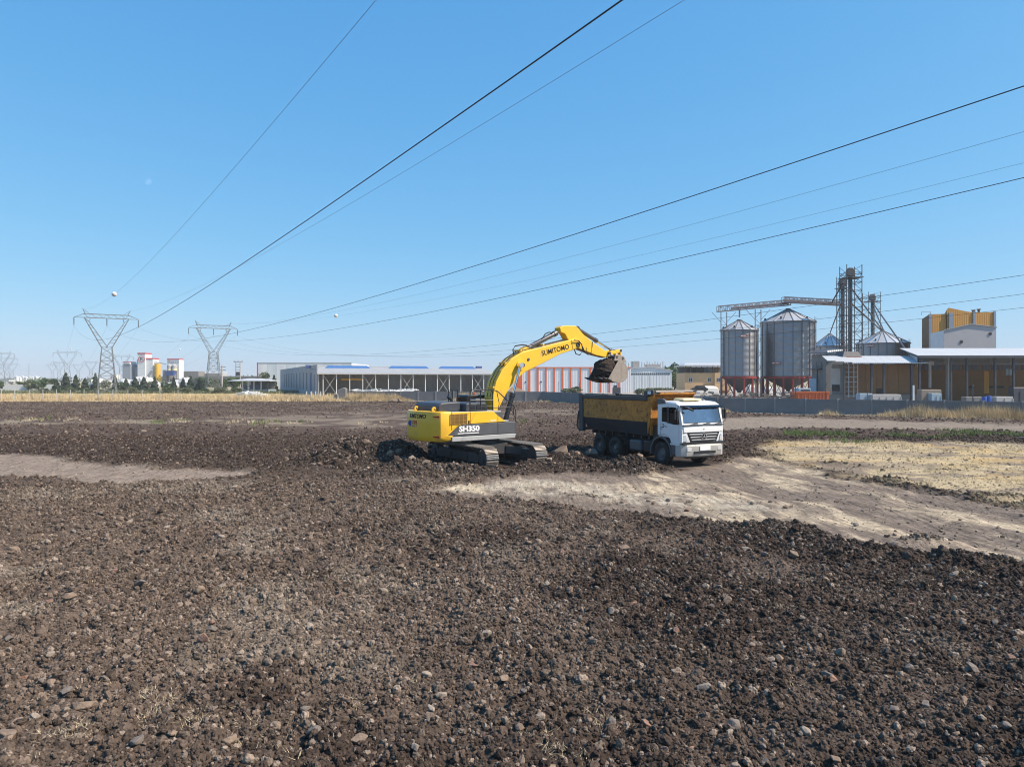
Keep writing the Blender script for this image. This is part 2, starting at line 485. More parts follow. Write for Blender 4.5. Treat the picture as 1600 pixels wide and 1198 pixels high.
# low heaps: (x, y, radius across, radius deep, height, turn)
MOUNDS = [(*gnd(555, 724), 2.0, 1.2, 1.05, 0.1), (*gnd(612, 724), 2.2, 1.1, 0.95, 0.0), (*gnd(510, 730), 1.7, 1.0, 0.65, 0.0), (*gnd(645, 738), 1.6, 0.6, 0.4, 0.0), (*gnd(850, 735), 1.4, 0.5, 0.22, 0.0), (*gnd(905, 728), 1.2, 0.5, 0.25, 0.0),
          (*gnd(990, 735), 0.95, 0.55, 0.5, -0.1), (*gnd(955, 735), 0.8, 0.5, 0.2, 0.0), (*gnd(690, 745), 2.4, 0.9, 0.34, 0.0),
          (*gnd(610, 745), 1.8, 0.9, 0.25, 0.0), (*gnd(885, 722), 1.0, 0.7, 0.3, 0.0),
          (*gnd(1480, 738), 1.3, 0.3, 0.13, -0.3), (*gnd(1300, 727), 2.2, 0.3, 0.15, -0.6), (*gnd(1400, 756), 1.8, 0.28, 0.16, -0.5), (*gnd(1560, 780), 2.0, 0.25, 0.17, -0.3),
          (*gnd(1440, 848), 0.9, 0.4, 0.16, -0.2), (*gnd(1350, 868), 1.5, 0.6, 0.2, -0.3), (*gnd(1240, 842), 1.8, 0.6, 0.22, -0.25), (*gnd(1530, 882), 1.6, 0.5, 0.18, -0.2),
          (*gnd(930, 778), 1.2, 0.35, 0.14, 0.1), (*gnd(1160, 840), 1.6, 0.6, 0.15, 0.0)]

def to_local(x, y, c, a):
    dx, dy = x - c[0], y - c[1]
    return dx * math.cos(a) + dy * math.sin(a), -dx * math.sin(a) + dy * math.cos(a)

def ground_fields(x, y):
    d = np.hypot(x, y)
    wx = (fbm(x, y, 0.6, 4, 101) - 0.5); wy = (fbm(x, y, 0.6, 4, 131) - 0.5)
    amp = np.clip(d * 0.055, 0.9, 6.0)
    ux, uy = x + wx * amp, y + wy * amp
    def z(poly, soft):
        return sstep(-soft, soft, sd_poly(ux, uy, poly))
    pale = z(Z_PALE, 0.28); dry = z(Z_DRY, 0.8); tr = z(Z_TRACKR, 1.2); tl = z(Z_TRACKL, 0.35)
    strip = z(Z_STRIP, 2.0); midr = z(Z_MIDR, 3.0); sand = z(Z_SAND, 0.7)
    n1 = fbm(x, y, 0.35, 4, 5); n2 = fbm(x, y, 1.6, 4, 9); n3 = fbm(x, y, 6.0, 3, 21)
    # beyond the field: dry grass on the left, yard behind the wall on the right
    wall_d = np.interp(x, [-200, -29, 6, 24, 50, 95, 400], [121, 127, 123, 84, 68, 53, 20])
    far = sstep(-2.5, 2.5, uy - wall_d + 1.5)
    smooth = np.clip(pale + tr + tl + 0.82 * dry + 0.5 * strip + 0.6 * midr + far, 0, 1)
    rough = 1 - smooth
    lx, ly = to_local(x, y, TRK, TRK_A)
    flat_t = sstep(-0.6, 0.9, np.minimum(np.minimum(lx + 7.0, 2.4 - lx), 1.9 - np.abs(ly)))
    ex, ey = to_local(x, y, EXC, UND_A)
    flat_e = sstep(-0.5, 0.7, np.minimum(2.9 - np.abs(ex), 2.0 - np.abs(ey)))
    flat = np.maximum(flat_t, flat_e)
    rough = rough * (1 - 0.75 * flat)
    # relief
    near = np.clip(1.2 - d / 160.0, 0, 1)
    h = (fbm(x, y, 0.25, 3, 41) - 0.5) * 0.22 * near * (1 - flat)
    clod = domes(x, y, 0.36, 300) * 0.3 * (0.3 + 1.4 * n1) + domes(x, y, 0.17, 320) * 0.4 + domes(x, y, 0.085, 340) * 0.5
    h = h + rough * (0.06 + clod * (0.6 + 0.9 * n1) + (n2 - 0.5) * 0.26 + (n3 - 0.5) * 0.08) * near
    h = h + smooth * ((n2 - 0.5) * 0.05 + (n3 - 0.5) * 0.025) * near
    # wheel ruts along the dirt track
    for poly, amp_r in ((((1140, 735), (1300, 760), (1640, 818)), 0.05), (((1120, 748), (1290, 778), (1640, 850)), 0.045), (((1180, 724), (1330, 750), (1640, 800)), 0.05), (((-40, 722), (200, 744), (380, 741)), 0.04), (((-40, 733), (180, 751), (330, 748)), 0.04)):
        q = [gnd(*p) for p in poly]
        dd = np.full(x.shape, 1e9)
        for i in range(len(q) - 1):
            ex_, ey_ = q[i + 1][0] - q[i][0], q[i + 1][1] - q[i][1]
            t = np.clip(((ux - q[i][0]) * ex_ + (uy - q[i][1]) * ey_) / (ex_ ** 2 + ey_ ** 2), 0, 1)
            dd = np.minimum(dd, np.hypot(ux * 0.25 + x * 0.75 - q[i][0] - t * ex_, uy * 0.25 + y * 0.75 - q[i][1] - t * ey_))
        h = h - amp_r * np.exp(-(dd / 0.22) ** 2) + 0.6 * amp_r * np.exp(-((dd - 0.45) / 0.18) ** 2)
    mound = np.zeros_like(x)
    for mx, my, ra, rb, mh, tn in MOUNDS:
        qx, qy = to_local(x + wx * 0.6, y + wy * 0.6, (mx, my), tn)
        g = np.exp(-((qx / ra) ** 2 + (qy / rb) ** 2) * 1.3)
        mound = np.maximum(mound, mh * g)
    mound = mound * (1 - flat)
    mk = sstep(0.06, 0.2, mound)
    h = h + mound + mk * smooth * (clod * 0.8)
    rough = np.maximum(rough, mk)
    h = h * (1 - flat * 0.7)
    return dict(h=h, rough=rough, pale=pale, dry=dry, tr=tr, tl=tl, strip=strip, midr=midr, sand=sand, far=far, n1=n1, n2=n2, n3=n3, mound=mk, d=d, flat=flat)

def lerp(a, b, t):
    return a + (np.asarray(b)[None, :] - a) * t[:, None]

def ground_colour(x, y, g):
    n1, n2, n3 = g['n1'], g['n2'], g['n3']
    base = np.tile(np.array([[0.056, 0.0405, 0.0325]]), (len(x), 1))
    # paler, strawy soil in the near left and middle
    t = sstep(0.5, -0.5, (x - 1.0) / 9.0 + (n1 - 0.5) * 2.2) * sstep(34, 22, y)
    base = lerp(base, (0.13, 0.098, 0.077), t * 0.85)
    base = lerp(base, (0.19, 0.156, 0.125), sstep(0.56, 0.74, fbm(x, y, 0.5, 4, 77)) * (0.25 + 0.5 * t) * sstep(45, 25, y))
    base = lerp(base, (0.1, 0.071, 0.056), sstep(36, 60, y) * 0.85)
    base = lerp(base, (0.17, 0.14, 0.11), sstep(0.55, 0.7, n1) * sstep(45, 80, y) * 0.5)
    wa = fbm(x, y, 0.3, 3, 58) * 2.0
    al, ac = 0.15 * x - 0.99 * y, 0.99 * x + 0.15 * y            # streaks along the direction of travel
    wob = 0.45 * fbm(al * 0.12, ac + wa, 0.9, 4, 55) + 0.25 * fbm(al * 0.2, ac + wa * 0.5, 3.1, 3, 61) + 0.3 * fbm(x, y, 0.55, 5, 63)
    pal = np.tile(np.array([[0.185, 0.148, 0.12]]), (len(x), 1))
    pal = lerp(pal, (0.46, 0.38, 0.27), sstep(0.46, 0.64, wob))
    pal = lerp(pal, (0.11, 0.088, 0.072), sstep(0.58, 0.75, n2) * 0.5)
    pal = lerp(pal, (0.44, 0.385, 0.3), g['sand'] * sstep(0.35, 0.62, n2) * 0.8)
    base = base + (pal - base) * g['pale'][:, None]
    dr = np.tile(np.array([[0.44, 0.355, 0.225]]), (len(x), 1))
    dr = lerp(dr, (0.19, 0.15, 0.118), sstep(0.47, 0.53, fbm(x * 0.4, y * 1.1, 0.7, 5, 91)) * 0.85)
    dr = lerp(dr, (0.5, 0.36, 0.17), sstep(0.52, 0.62, fbm(x * 0.6, y, 0.5, 4, 97)) * 0.7)
    dr = lerp(dr, (0.5, 0.41, 0.26), sstep(0.5, 0.7, n1) * 0.6)
    base = base + (dr - base) * g['dry'][:, None]
    base = lerp(base, (0.27, 0.225, 0.18), g['tr'] * (0.6 + 0.4 * n2))
    base = lerp(base, (0.27, 0.215, 0.17), g['tl'] * (0.8 + 0.2 * n2))
    base = lerp(base, (0.24, 0.2, 0.145), g['strip'] * sstep(0.4, 0.65, n1) * 0.9)
    base = lerp(base, (0.2, 0.16, 0.125), g['midr'] * sstep(0.35, 0.65, n1) * 0.8)
    base = lerp(base, (0.062, 0.048, 0.04), g['mound'] * 0.75)
    fr = np.tile(np.array([[0.44, 0.34, 0.17]]), (len(x), 1))
    fr = lerp(fr, (0.3, 0.26, 0.18), sstep(180, 240, y) * 0.8)
    fr = lerp(fr, (0.2, 0.22, 0.12), sstep(0.55, 0.7, n1) * sstep(170, 200, y) * 0.7)
    fr = lerp(fr, (0.32, 0.3, 0.27), sstep(-40, -10, x) * sstep(400, 300, y))
    base = base + (fr - base) * g['far'][:, None]
    base = base * (0.78 + 0.44 * n3)[:, None]
    return np.clip(base, 0.01, 0.9)

# ------------------------------------------------------------------ the ground
AP = (0.0, -4.0)
ang = np.concatenate([np.linspace(-180, -53, 42, endpoint=False), np.linspace(-53, 53, 780), np.linspace(53, 180, 42, endpoint=False)[1:]])
rr = [0.4]
while rr[-1] < 9000:
    r = rr[-1]
    rr.append(r + (0.35 if r < 9.4 else 0.0042 * r if r < 42 else 0.0055 * r if r < 165 else 0.035 * r))
rr = np.array(rr)
A_, R_ = np.meshgrid(np.radians(ang), rr)
gx = (AP[0] + R_ * np.sin(A_)).ravel(); gy = (AP[1] + R_ * np.cos(A_)).ravel()
gf = ground_fields(gx, gy)
gz = gf['h']
na, nr = len(ang), len(rr)
idx = np.arange(na * nr).reshape(nr, na)
q = np.stack([idx[:-1, :], np.roll(idx, -1, 1)[:-1, :], np.roll(idx, -1, 1)[1:, :], idx[1:, :]], -1).reshape(-1, 4)[:, ::-1]
me = bpy.data.meshes.new('ground')
me.vertices.add(na * nr + 1)
co = np.empty((na * nr + 1, 3)); co[:-1, 0] = gx; co[:-1, 1] = gy; co[:-1, 2] = gz; co[-1] = (AP[0], AP[1], 0)
me.vertices.foreach_set('co', co.ravel())
tri = np.stack([idx[0], np.roll(idx[0], -1), np.full(na, na * nr)], -1)
loops = np.concatenate([q.ravel(), tri[:, ::-1].ravel()])
me.loops.add(len(loops)); me.loops.foreach_set('vertex_index', loops.astype(np.int32))
npoly = len(q) + na
me.polygons.add(npoly)
starts = np.concatenate([np.arange(len(q)) * 4, len(q) * 4 + np.arange(na) * 3])
me.polygons.foreach_set('loop_start', starts.astype(np.int32))
me.update(calc_edges=True)
me.validate()
gc = ground_colour(gx, gy, gf)
ca = me.color_attributes.new('soil', 'FLOAT_COLOR', 'POINT')
cc = np.ones((na * nr + 1, 4)); cc[:-1, 3] = np.clip(gf['pale'] + gf['tl'] + 0.7 * gf['tr'], 0, 1); cc[:-1, :3] = gc; cc[-1, :3] = gc[0]
ca.data.foreach_set('color', cc.ravel())
me.polygons.foreach_set('use_smooth', np.ones(len(me.polygons), bool))

m = bpy.data.materials.new('soil'); m.use_nodes = True
N = m.node_tree.nodes; L = m.node_tree.links; p = N['Principled BSDF']
p.inputs['Roughness'].default_value = 0.95; p.inputs['Specular IOR Level'].default_value = 0.15
at_ = N.new('ShaderNodeAttribute'); at_.attribute_name = 'soil'
ge = N.new('ShaderNodeNewGeometry')
n1 = N.new('ShaderNodeTexNoise'); n1.inputs['Scale'].default_value = 9; n1.inputs['Detail'].default_value = 8; n1.inputs['Roughness'].default_value = 0.7
n2 = N.new('ShaderNodeTexVoronoi'); n2.inputs['Scale'].default_value = 24
L.new(ge.outputs['Position'], n1.inputs['Vector']); L.new(ge.outputs['Position'], n2.inputs['Vector'])
mr = N.new('ShaderNodeMapRange'); mr.inputs[1].default_value = 0.3; mr.inputs[2].default_value = 0.72; mr.inputs[3].default_value = 0.55; mr.inputs[4].default_value = 1.5
L.new(n1.outputs['Fac'], mr.inputs[0])
mx = N.new('ShaderNodeMix'); mx.data_type = 'RGBA'; mx.blend_type = 'MULTIPLY'; mx.inputs[0].default_value = 1
L.new(at_.outputs['Color'], mx.inputs[6]); L.new(mr.outputs[0], mx.inputs[7])
mpn = N.new('ShaderNodeMapping'); mpn.inputs['Rotation'].default_value = (0, 0, R(8.6)); mpn.inputs['Scale'].default_value = (5.0, 0.5, 1.0)
L.new(ge.outputs['Position'], mpn.inputs['Vector'])
n4 = N.new('ShaderNodeTexNoise'); n4.inputs['Scale'].default_value = 1.6; n4.inputs['Detail'].default_value = 7; n4.inputs['Roughness'].default_value = 0.7
L.new(mpn.outputs[0], n4.inputs['Vector'])
m4 = N.new('ShaderNodeMapRange'); m4.inputs[1].default_value = 0.36; m4.inputs[2].default_value = 0.66; m4.inputs[3].default_value = 0.62; m4.inputs[4].default_value = 1.38
L.new(n4.outputs['Fac'], m4.inputs[0])
mk4 = N.new('ShaderNodeMix'); mk4.data_type = 'RGBA'; mk4.blend_type = 'MULTIPLY'
L.new(at_.outputs['Alpha'], mk4.inputs[0]); L.new(mx.outputs[2], mk4.inputs[6]); L.new(m4.outputs[0], mk4.inputs[7])
L.new(mk4.outputs[2], p.inputs['Base Color'])
ad = N.new('ShaderNodeMath'); ad.operation = 'MULTIPLY_ADD'; ad.inputs[1].default_value = 1.2
L.new(n1.outputs['Fac'], ad.inputs[0]); L.new(n2.outputs['Distance'], ad.inputs[2])
bp = N.new('ShaderNodeBump'); bp.inputs['Strength'].default_value = 0.9; bp.inputs['Distance'].default_value = 0.035
L.new(ad.outputs[0], bp.inputs['Height']); L.new(bp.outputs[0], p.inputs['Normal'])
MAT['soil'] = m
me.materials.append(m)
ground = bpy.data.objects.new('ground', me); COL.objects.link(ground)
WL['ground'] = Vector((0, 0, 0))
props(ground, 'dark tilled stony field with pale dirt tracks and dry stubble', 'field', kind='structure')

def gz_at(x, y):
    x = np.atleast_1d(np.array(x, float)); y = np.atleast_1d(np.array(y, float))
    return ground_fields(x, y)['h']

# ------------------------------------------------------------------ clods: one uncountable mass of broken soil
def scatter(n, dmin, dmax, half=0.80, power=1.0):
    """points in the field, spread evenly on the ground between two depths"""
    d = np.sqrt(rng.uniform(dmin ** 2, dmax ** 2, n)) if power == 1.0 else dmin * (dmax / dmin) ** rng.uniform(0, 1, n)
    x = rng.uniform(-1, 1, n) * (half * d + 3.0)
    return x, d

def clod_points():
    xs, ys, sc = [], [], []
    for n, a, b, s0, sg, smin in ((165000, 5.0, 14, 0.0145, 0.55, 0.007), (145000, 13, 26, 0.02, 0.5, 0.012), (95000, 24, 48, 0.031, 0.45, 0.02), (56000, 45, 124, 0.055, 0.4, 0.035),
                              (3300, 5.0, 22, 0.036, 0.4, 0.025), (1600, 20, 50, 0.06, 0.3, 0.04)):
        x, y = scatter(n, a, b)
        s = np.clip(s0 * np.exp(rng.normal(0, sg, n)), smin, max(0.062, 2.2 * s0))
        xs.append(x); ys.append(y); sc.append(s)
    for mx, my, ra, rb, mh, tn in MOUNDS:            # heaps carry more and bigger lumps
        n = int(1000 * ra * rb)
        x = mx + rng.normal(0, ra * 0.6, n); y = my + rng.normal(0, rb * 0.6, n)
        xs.append(x); ys.append(y); sc.append((0.034 if mh > 0.3 else 0.024) * np.exp(rng.normal(0, 0.5, n)))
    x = np.concatenate(xs); y = np.concatenate(ys); s = np.concatenate(sc)
    g = ground_fields(x, y)
    keep = rng.uniform(0, 1, len(x)) < np.clip(g['rough'] ** 1.6 * (0.35 + 1.1 * g['n1']) + 0.025 * (1 - g['far']) * (s < 0.06), 0, 1)
    keep &= (g['flat'] < 0.6) & (g['far'] < 0.5)
    x, y, s = x[keep], y[keep], s[keep]; g = {k: v[keep] for k, v in g.items()}
    col = ground_colour(x, y, g)
    soft = np.clip(0.92 * np.exp(rng.normal(0, 0.34, len(x))), 0.45, 2.2)
    col = col * soft[:, None]
    grey = rng.uniform(0, 1, len(x)) < 0.14          # stones among the clods
    col[grey] = np.array([0.19, 0.15, 0.12]) * rng.uniform(0.6, 1.5, (grey.sum(), 1))
    return x, y, g['h'] + s * 0.25, s, col

cx, cy, cz, cs, ccol = clod_points()
nme = bpy.data.meshes.new('soil_clods'); nme.vertices.add(len(cx))
nme.vertices.foreach_set('co', np.stack([cx, cy, cz], -1).ravel())
a = nme.attributes.new('scl', 'FLOAT_VECTOR', 'POINT')
sv = np.stack([cs * rng.uniform(0.8, 1.35, len(cs)), cs * rng.uniform(0.8, 1.35, len(cs)), cs * rng.uniform(0.6, 0.95, len(cs))], -1)
a.data.foreach_set('vector', sv.ravel())
a = nme.attributes.new('rot', 'FLOAT_VECTOR', 'POINT')
a.data.foreach_set('vector', rng.uniform(-3.14, 3.14, (len(cs), 3)).ravel())
a = nme.attributes.new('idx', 'INT', 'POINT')
a.data.foreach_set('value', rng.integers(0, 8, len(cs)).astype(np.int32))
a = nme.attributes.new('tone', 'FLOAT_VECTOR', 'POINT')
a.data.foreach_set('vector', ccol.ravel())

m = bpy.data.materials.new('clod'); m.use_nodes = True
N = m.node_tree.nodes; L = m.node_tree.links; p = N['Principled BSDF']
p.inputs['Roughness'].default_value = 0.95; p.inputs['Specular IOR Level'].default_value = 0.15
ta = N.new('ShaderNodeAttribute'); ta.attribute_type = 'INSTANCER'; ta.attribute_name = 'tone'
ge = N.new('ShaderNodeNewGeometry')
n1 = N.new('ShaderNodeTexNoise'); n1.inputs['Scale'].default_value = 30; n1.inputs['Detail'].default_value = 5
L.new(ge.outputs['Position'], n1.inputs['Vector'])
mr = N.new('ShaderNodeMapRange'); mr.inputs[1].default_value = 0.3; mr.inputs[2].default_value = 0.7; mr.inputs[3].default_value = 0.65; mr.inputs[4].default_value = 1.35
L.new(n1.outputs['Fac'], mr.inputs[0])
mx = N.new('ShaderNodeMix'); mx.data_type = 'RGBA'; mx.blend_type = 'MULTIPLY'; mx.inputs[0].default_value = 1
L.new(ta.outputs['Vector'], mx.inputs[6]); L.new(mr.outputs[0], mx.inputs[7]); L.new(mx.outputs[2], p.inputs['Base Color'])
bp = N.new('ShaderNodeBump'); bp.inputs['Strength'].default_value = 0.8; bp.inputs['Distance'].default_value = 0.012
L.new(n1.outputs['Fac'], bp.inputs['Height']); L.new(bp.outputs[0], p.inputs['Normal'])
MAT['clod'] = m
nme.materials.append(m)

ng = bpy.data.node_groups.new('clod_scatter', 'GeometryNodeTree')
ng.interface.new_socket('Geometry', in_out='INPUT', socket_type='NodeSocketGeometry')
ng.interface.new_socket('Geometry', in_out='OUTPUT', socket_type='NodeSocketGeometry')
NN = ng.nodes; LL = ng.links
gi = NN.new('NodeGroupInput'); go = NN.new('NodeGroupOutput')
join = NN.new('GeometryNodeJoinGeometry')
for k in range(8):
    ico = NN.new('GeometryNodeMeshIcoSphere'); ico.inputs['Radius'].default_value = 1.0; ico.inputs['Subdivisions'].default_value = 3
    pos = NN.new('GeometryNodeInputPosition')
    off = NN.new('ShaderNodeVectorMath'); off.operation = 'ADD'; off.inputs[1].default_value = (k * 7.3, k * 3.1, -k * 5.7)
    LL.new(pos.outputs[0], off.inputs[0])
    na1 = NN.new('ShaderNodeTexNoise'); na1.inputs['Scale'].default_value = 1.1; na1.inputs['Detail'].default_value = 4.0; na1.inputs['Roughness'].default_value = 0.6
    LL.new(off.outputs[0], na1.inputs['Vector'])
    vo = NN.new('ShaderNodeTexVoronoi'); vo.inputs['Scale'].default_value = 1.5
    LL.new(off.outputs[0], vo.inputs['Vector'])
    ma = NN.new('ShaderNodeMath'); ma.operation = 'MULTIPLY_ADD'; ma.inputs[1].default_value = 1.25; ma.inputs[2].default_value = -0.55
    LL.new(na1.outputs[0], ma.inputs[0])
    mb = NN.new('ShaderNodeMath'); mb.operation = 'MULTIPLY_ADD'; mb.inputs[1].default_value = -0.38
    LL.new(vo.outputs['Distance'], mb.inputs[0]); LL.new(ma.outputs[0], mb.inputs[2])
    sc_ = NN.new('ShaderNodeVectorMath'); sc_.operation = 'SCALE'
    LL.new(pos.outputs[0], sc_.inputs[0]); LL.new(mb.outputs[0], sc_.inputs['Scale'])
    sp = NN.new('GeometryNodeSetPosition')
    LL.new(ico.outputs[0], sp.inputs['Geometry']); LL.new(sc_.outputs[0], sp.inputs['Offset'])
    sh = NN.new('GeometryNodeSetShadeSmooth'); sh.inputs['Shade Smooth'].default_value = False
    LL.new(sp.outputs[0], sh.inputs[0])
    sm = NN.new('GeometryNodeSetMaterial'); sm.inputs['Material'].default_value = MAT['clod']
    LL.new(sh.outputs[0], sm.inputs[0])
    ti = NN.new('GeometryNodeGeometryToInstance'); LL.new(sm.outputs[0], ti.inputs[0])
    LL.new(ti.outputs[0], join.inputs[0])
mtp = NN.new('GeometryNodeMeshToPoints'); LL.new(gi.outputs[0], mtp.inputs[0])
iop = NN.new('GeometryNodeInstanceOnPoints')
LL.new(mtp.outputs[0], iop.inputs['Points']); LL.new(join.outputs[0], iop.inputs['Instance'])
iop.inputs['Pick Instance'].default_value = True
for nm, ty, sock in (('idx', 'INT', 'Instance Index'), ('scl', 'FLOAT_VECTOR', 'Scale'), ('rot', 'FLOAT_VECTOR', 'Rotation')):
    na_ = NN.new('GeometryNodeInputNamedAttribute'); na_.data_type = ty; na_.inputs['Name'].default_value = nm
    src = na_.outputs['Attribute']
    if nm == 'rot':
        er = NN.new('FunctionNodeEulerToRotation'); LL.new(src, er.inputs[0]); src = er.outputs[0]
    LL.new(src, iop.inputs[sock])
LL.new(iop.outputs[0], go.inputs[0])
clods = bpy.data.objects.new('soil_clods', nme); COL.objects.link(clods)
md = clods.modifiers.new('scatter', 'NODES'); md.node_group = ng
props(clods, 'loose dark clods of broken soil covering the field', 'soil', kind='stuff')
print('clods', len(cx))

# ------------------------------------------------------------------ stones that can be picked out one by one
def rock_mesh(seed, mat_name, npts=16, flat=0.75):
    r_ = random.Random(seed)
    bm = bmesh.new()
    for i in range(npts):
        v = Vector((r_.gauss(0, 1), r_.gauss(0, 1), r_.gauss(0, 1))).normalized()
        v *= r_.uniform(0.75, 1.0)
        bm.verts.new((v.x * 1.15, v.y * 0.9, v.z * flat))
    res = bmesh.ops.convex_hull(bm, input=bm.verts)
    for v in [v for v in bm.verts if not v.link_faces]: bm.verts.remove(v)
    bmesh.ops.bevel(bm, geom=bm.edges[:], offset=0.05, segments=1, affect='EDGES')
    bmesh.ops.recalc_face_normals(bm, faces=bm.faces)
    me = bpy.data.meshes.new('stone'); bm.to_mesh(me); bm.free()
    me.materials.append(MAT[mat_name])
    return me
ROCKS = {k: [rock_mesh(100 * i + j, k) for j in range(4)] for i, k in enumerate(('stone_tan', 'stone_grey', 'stone_red', 'stone_pale'))}

def stone(x, y, z, size, kind, parent=None, name='stone', sink=0.2):
    o = bpy.data.objects.new(name, rnd.choice(ROCKS[kind])); COL.objects.link(o)
    if parent is not None: o.parent = parent
    o.location = (x, y, z + size * (0.6 - sink))
    s = size
    o.scale = (s * rnd.uniform(0.85, 1.2), s * rnd.uniform(0.8, 1.1), s * rnd.uniform(0.75, 1.1))
    o.rotation_euler = (rnd.uniform(-0.5, 0.5), rnd.uniform(-0.5, 0.5), rnd.uniform(0, 6.28))
    return o

picked = [(132, 1120, .15, 't'), (320, 1030, .11, 'r'), (492, 1017, .1, 't'), (737, 1055, .11, 'r'), (692, 1102, .09, 'p'), (197, 1050, .09, 't'), (80, 1087, .09, 't'),
          (12, 1167, .13, 't'), (357, 1182, .1, 't'), (22, 862, .14, 't'), (110, 945, .12, 't'), (312, 940, .11, 't'), (220, 925, .12, 'g'), (600, 930, .1, 'p'), (485, 995, .09, 'p'),
          (545, 1022, .1, 'g'), (1100, 1085, .1, 'p'), (1292, 1067, .1, 'g'), (1420, 1057, .09, 'g'), (1520, 1057, .1, 'g'), (1010, 1145, .09, 'r'), (955, 1140, .09, 'g'), (1147, 1147, .1, 'g'),
          (1260, 1167, .08, 'p'), (1395, 1117, .08, 'g'), (1137, 952, .1, 't'), (842, 857, .12, 't'), (1395, 854, .12, 'g'), (975, 868, .12, 't'), (1490, 905, .1, 'p'), (425, 835, .14, 'g'),
          (260, 830, .1, 'p'), (75, 860, .1, 'p'), (245, 898, .09, 'p'), (80, 1033, .08, 'p'), (215, 1028, .07, 'p'), (162, 1078, .09, 'g'), (105, 1100, .09, 'g'), (492, 1168, .1, 'g'), (560, 1175, .09, 't'),
          (215, 1185, .08, 'g'), (300, 905, .1, 't'), (660, 970, .09, 't'), (760, 1010, .08, 'p'), (1110, 965, .08, 'g'), (870, 960, .09, 'g'), (800, 975, .08, 'p'), (955, 970, .08, 'g'), (1540, 885, .1, 'p'), (1240, 875, .12, 't'),
          (1000, 735, .2, 't'), (990, 741, .14, 'p'), (1020, 740, .12, 't'), (760, 728, .12, 'p'), (682, 724, .16, 'p'), (665, 735, .14, 't'), (640, 733, .12, 't'), (545, 726, .18, 't'), (520, 731, .14, 'g'), (575, 737, .12, 'p'), (500, 735, .14, 't')]
KN = {'t': 'stone_tan', 'g': 'stone_grey', 'r': 'stone_red', 'p': 'stone_pale'}
pts = [(*gnd(px, py), s, KN[k]) for px, py, s, k in picked]
while len(pts) < 292:
    d = 7.0 * (24.0 / 7.0) ** rnd.random()
    x = rnd.uniform(-0.76, 0.76) * d
    pts.append((x, d, rnd.uniform(0.035, 0.07) * (0.75 + d / 22), rnd.choice(['stone_tan', 'stone_grey', 'stone_tan', 'stone_pale', 'stone_red'])))
pz = ground_fields(np.array([q_[0] for q_ in pts]), np.array([q_[1] for q_ in pts]))
for (x, y, s, k), h_, rg in zip(pts, pz['h'], pz['rough']):
    stone(x, y, h_, s, k, ground)

# the boulders by the machines are things of their own
for px, py, s, k, lab in ((877, 719, .46, 'stone_tan', 'big angular brown boulder beside the excavator track'),
                          (926, 719, .42, 'stone_grey', 'large rounded boulder in front of the truck rear wheels'),
                          (903, 721, .24, 'stone_tan', 'smaller boulder between the two big boulders'),
                          (858, 727, .2, 'stone_pale', 'pale rock at the tip of the far crawler track')):
    x, y = gnd(px, py)
    o = stone(x, y, float(gz_at(x, y)[0]), s, k, None, 'boulder', 0.15)
    props(o, lab, 'boulder', 'boulders beside the machines')

for px, py, s, lab in ((746, 640, .55, 'left of three tan boulders below the far block wall'), (619, 629.5, .6, 'tan boulder by the far block wall, nearest the tall dry grass'), (625, 629.5, .55, 'dark tan boulder in the middle of the row by the far wall'), (612, 629.5, .6, 'leftmost tan boulder by the far wall')):
    if px == 746: continue
    x, y = gnd(px, py)
    o = stone(x, y, float(gz_at(x, y)[0]), s, 'stone_tan', None, 'boulder', 0.1)
    props(o, lab, 'boulder', 'boulders by the far wall')

# ------------------------------------------------------------------ grass, weeds and straw (uncountable)
def blades(name, label, cat, matname, tufts):
    """tufts: rows of x, y, z, height, spread, blade width; one triangle a blade"""
    V = []; Fc = []
    t = np.array(tufts)
    for bpt in range(7):
        n = len(t)
        a = rng.uniform(0, 6.283, n); lean = rng.uniform(0.1, 1.0, n) * t[:, 4]
        bx = t[:, 0] + rng.normal(0, 0.3, n) * t[:, 4]; by = t[:, 1] + rng.normal(0, 0.3, n) * t[:, 4]
        hh = t[:, 3] * rng.uniform(0.5, 1.1, n)
        wa = rng.uniform(0, 6.283, n); w = t[:, 5] / 2
        p0 = np.stack([bx + np.cos(wa) * w, by + np.sin(wa) * w, t[:, 2] - 0.02], -1)
        p1 = np.stack([bx - np.cos(wa) * w, by - np.sin(wa) * w, t[:, 2] - 0.02], -1)
        p2 = np.stack([bx + np.cos(a) * lean, by + np.sin(a) * lean, t[:, 2] + hh], -1)
        V.append(np.stack([p0, p1, p2], 1).reshape(-1, 3))
    V = np.concatenate(V); n = len(V) // 3
    me = bpy.data.meshes.new(name); me.from_pydata(V.tolist(), [], np.arange(3 * n).reshape(-1, 3).tolist())
    me.materials.append(MAT[matname])
    o = bpy.data.objects.new(name, me); COL.objects.link(o)
    return props(o, label, cat, kind='stuff')

def along(poly, n, side, j, hmin, hmax, sp, w, patchy=0.0, seed=1):
    out = []
    segs = [(Vector((*poly[i], 0)), Vector((*poly[i + 1], 0))) for i in range(len(poly) - 1)]
    Ls = [(b - a).length for a, b in segs]; tot = sum(Ls)
    while len(out) < n:
        t = rnd.random() * tot; k = 0
        while t > Ls[k]: t -= Ls[k]; k += 1
        a, b = segs[k]; d = (b - a).normalized(); nn = Vector((-d.y, d.x, 0)) * side
        pz_ = a + d * t + nn * (0.25 + abs(rnd.gauss(0, j)))
        dens = float(fbm(np.array([pz_.x]), np.array([pz_.y]), 0.14, 3, seed)[0])
        if dens < patchy + rnd.uniform(-0.06, 0.06): continue
        out.append((pz_.x, pz_.y, 0.0, rnd.uniform(hmin, hmax) * min(1.3, 0.25 + (dens - patchy) * 6), sp, w))
    o = np.array(out); o[:, 2] = gz_at(o[:, 0], o[:, 1])
    return o

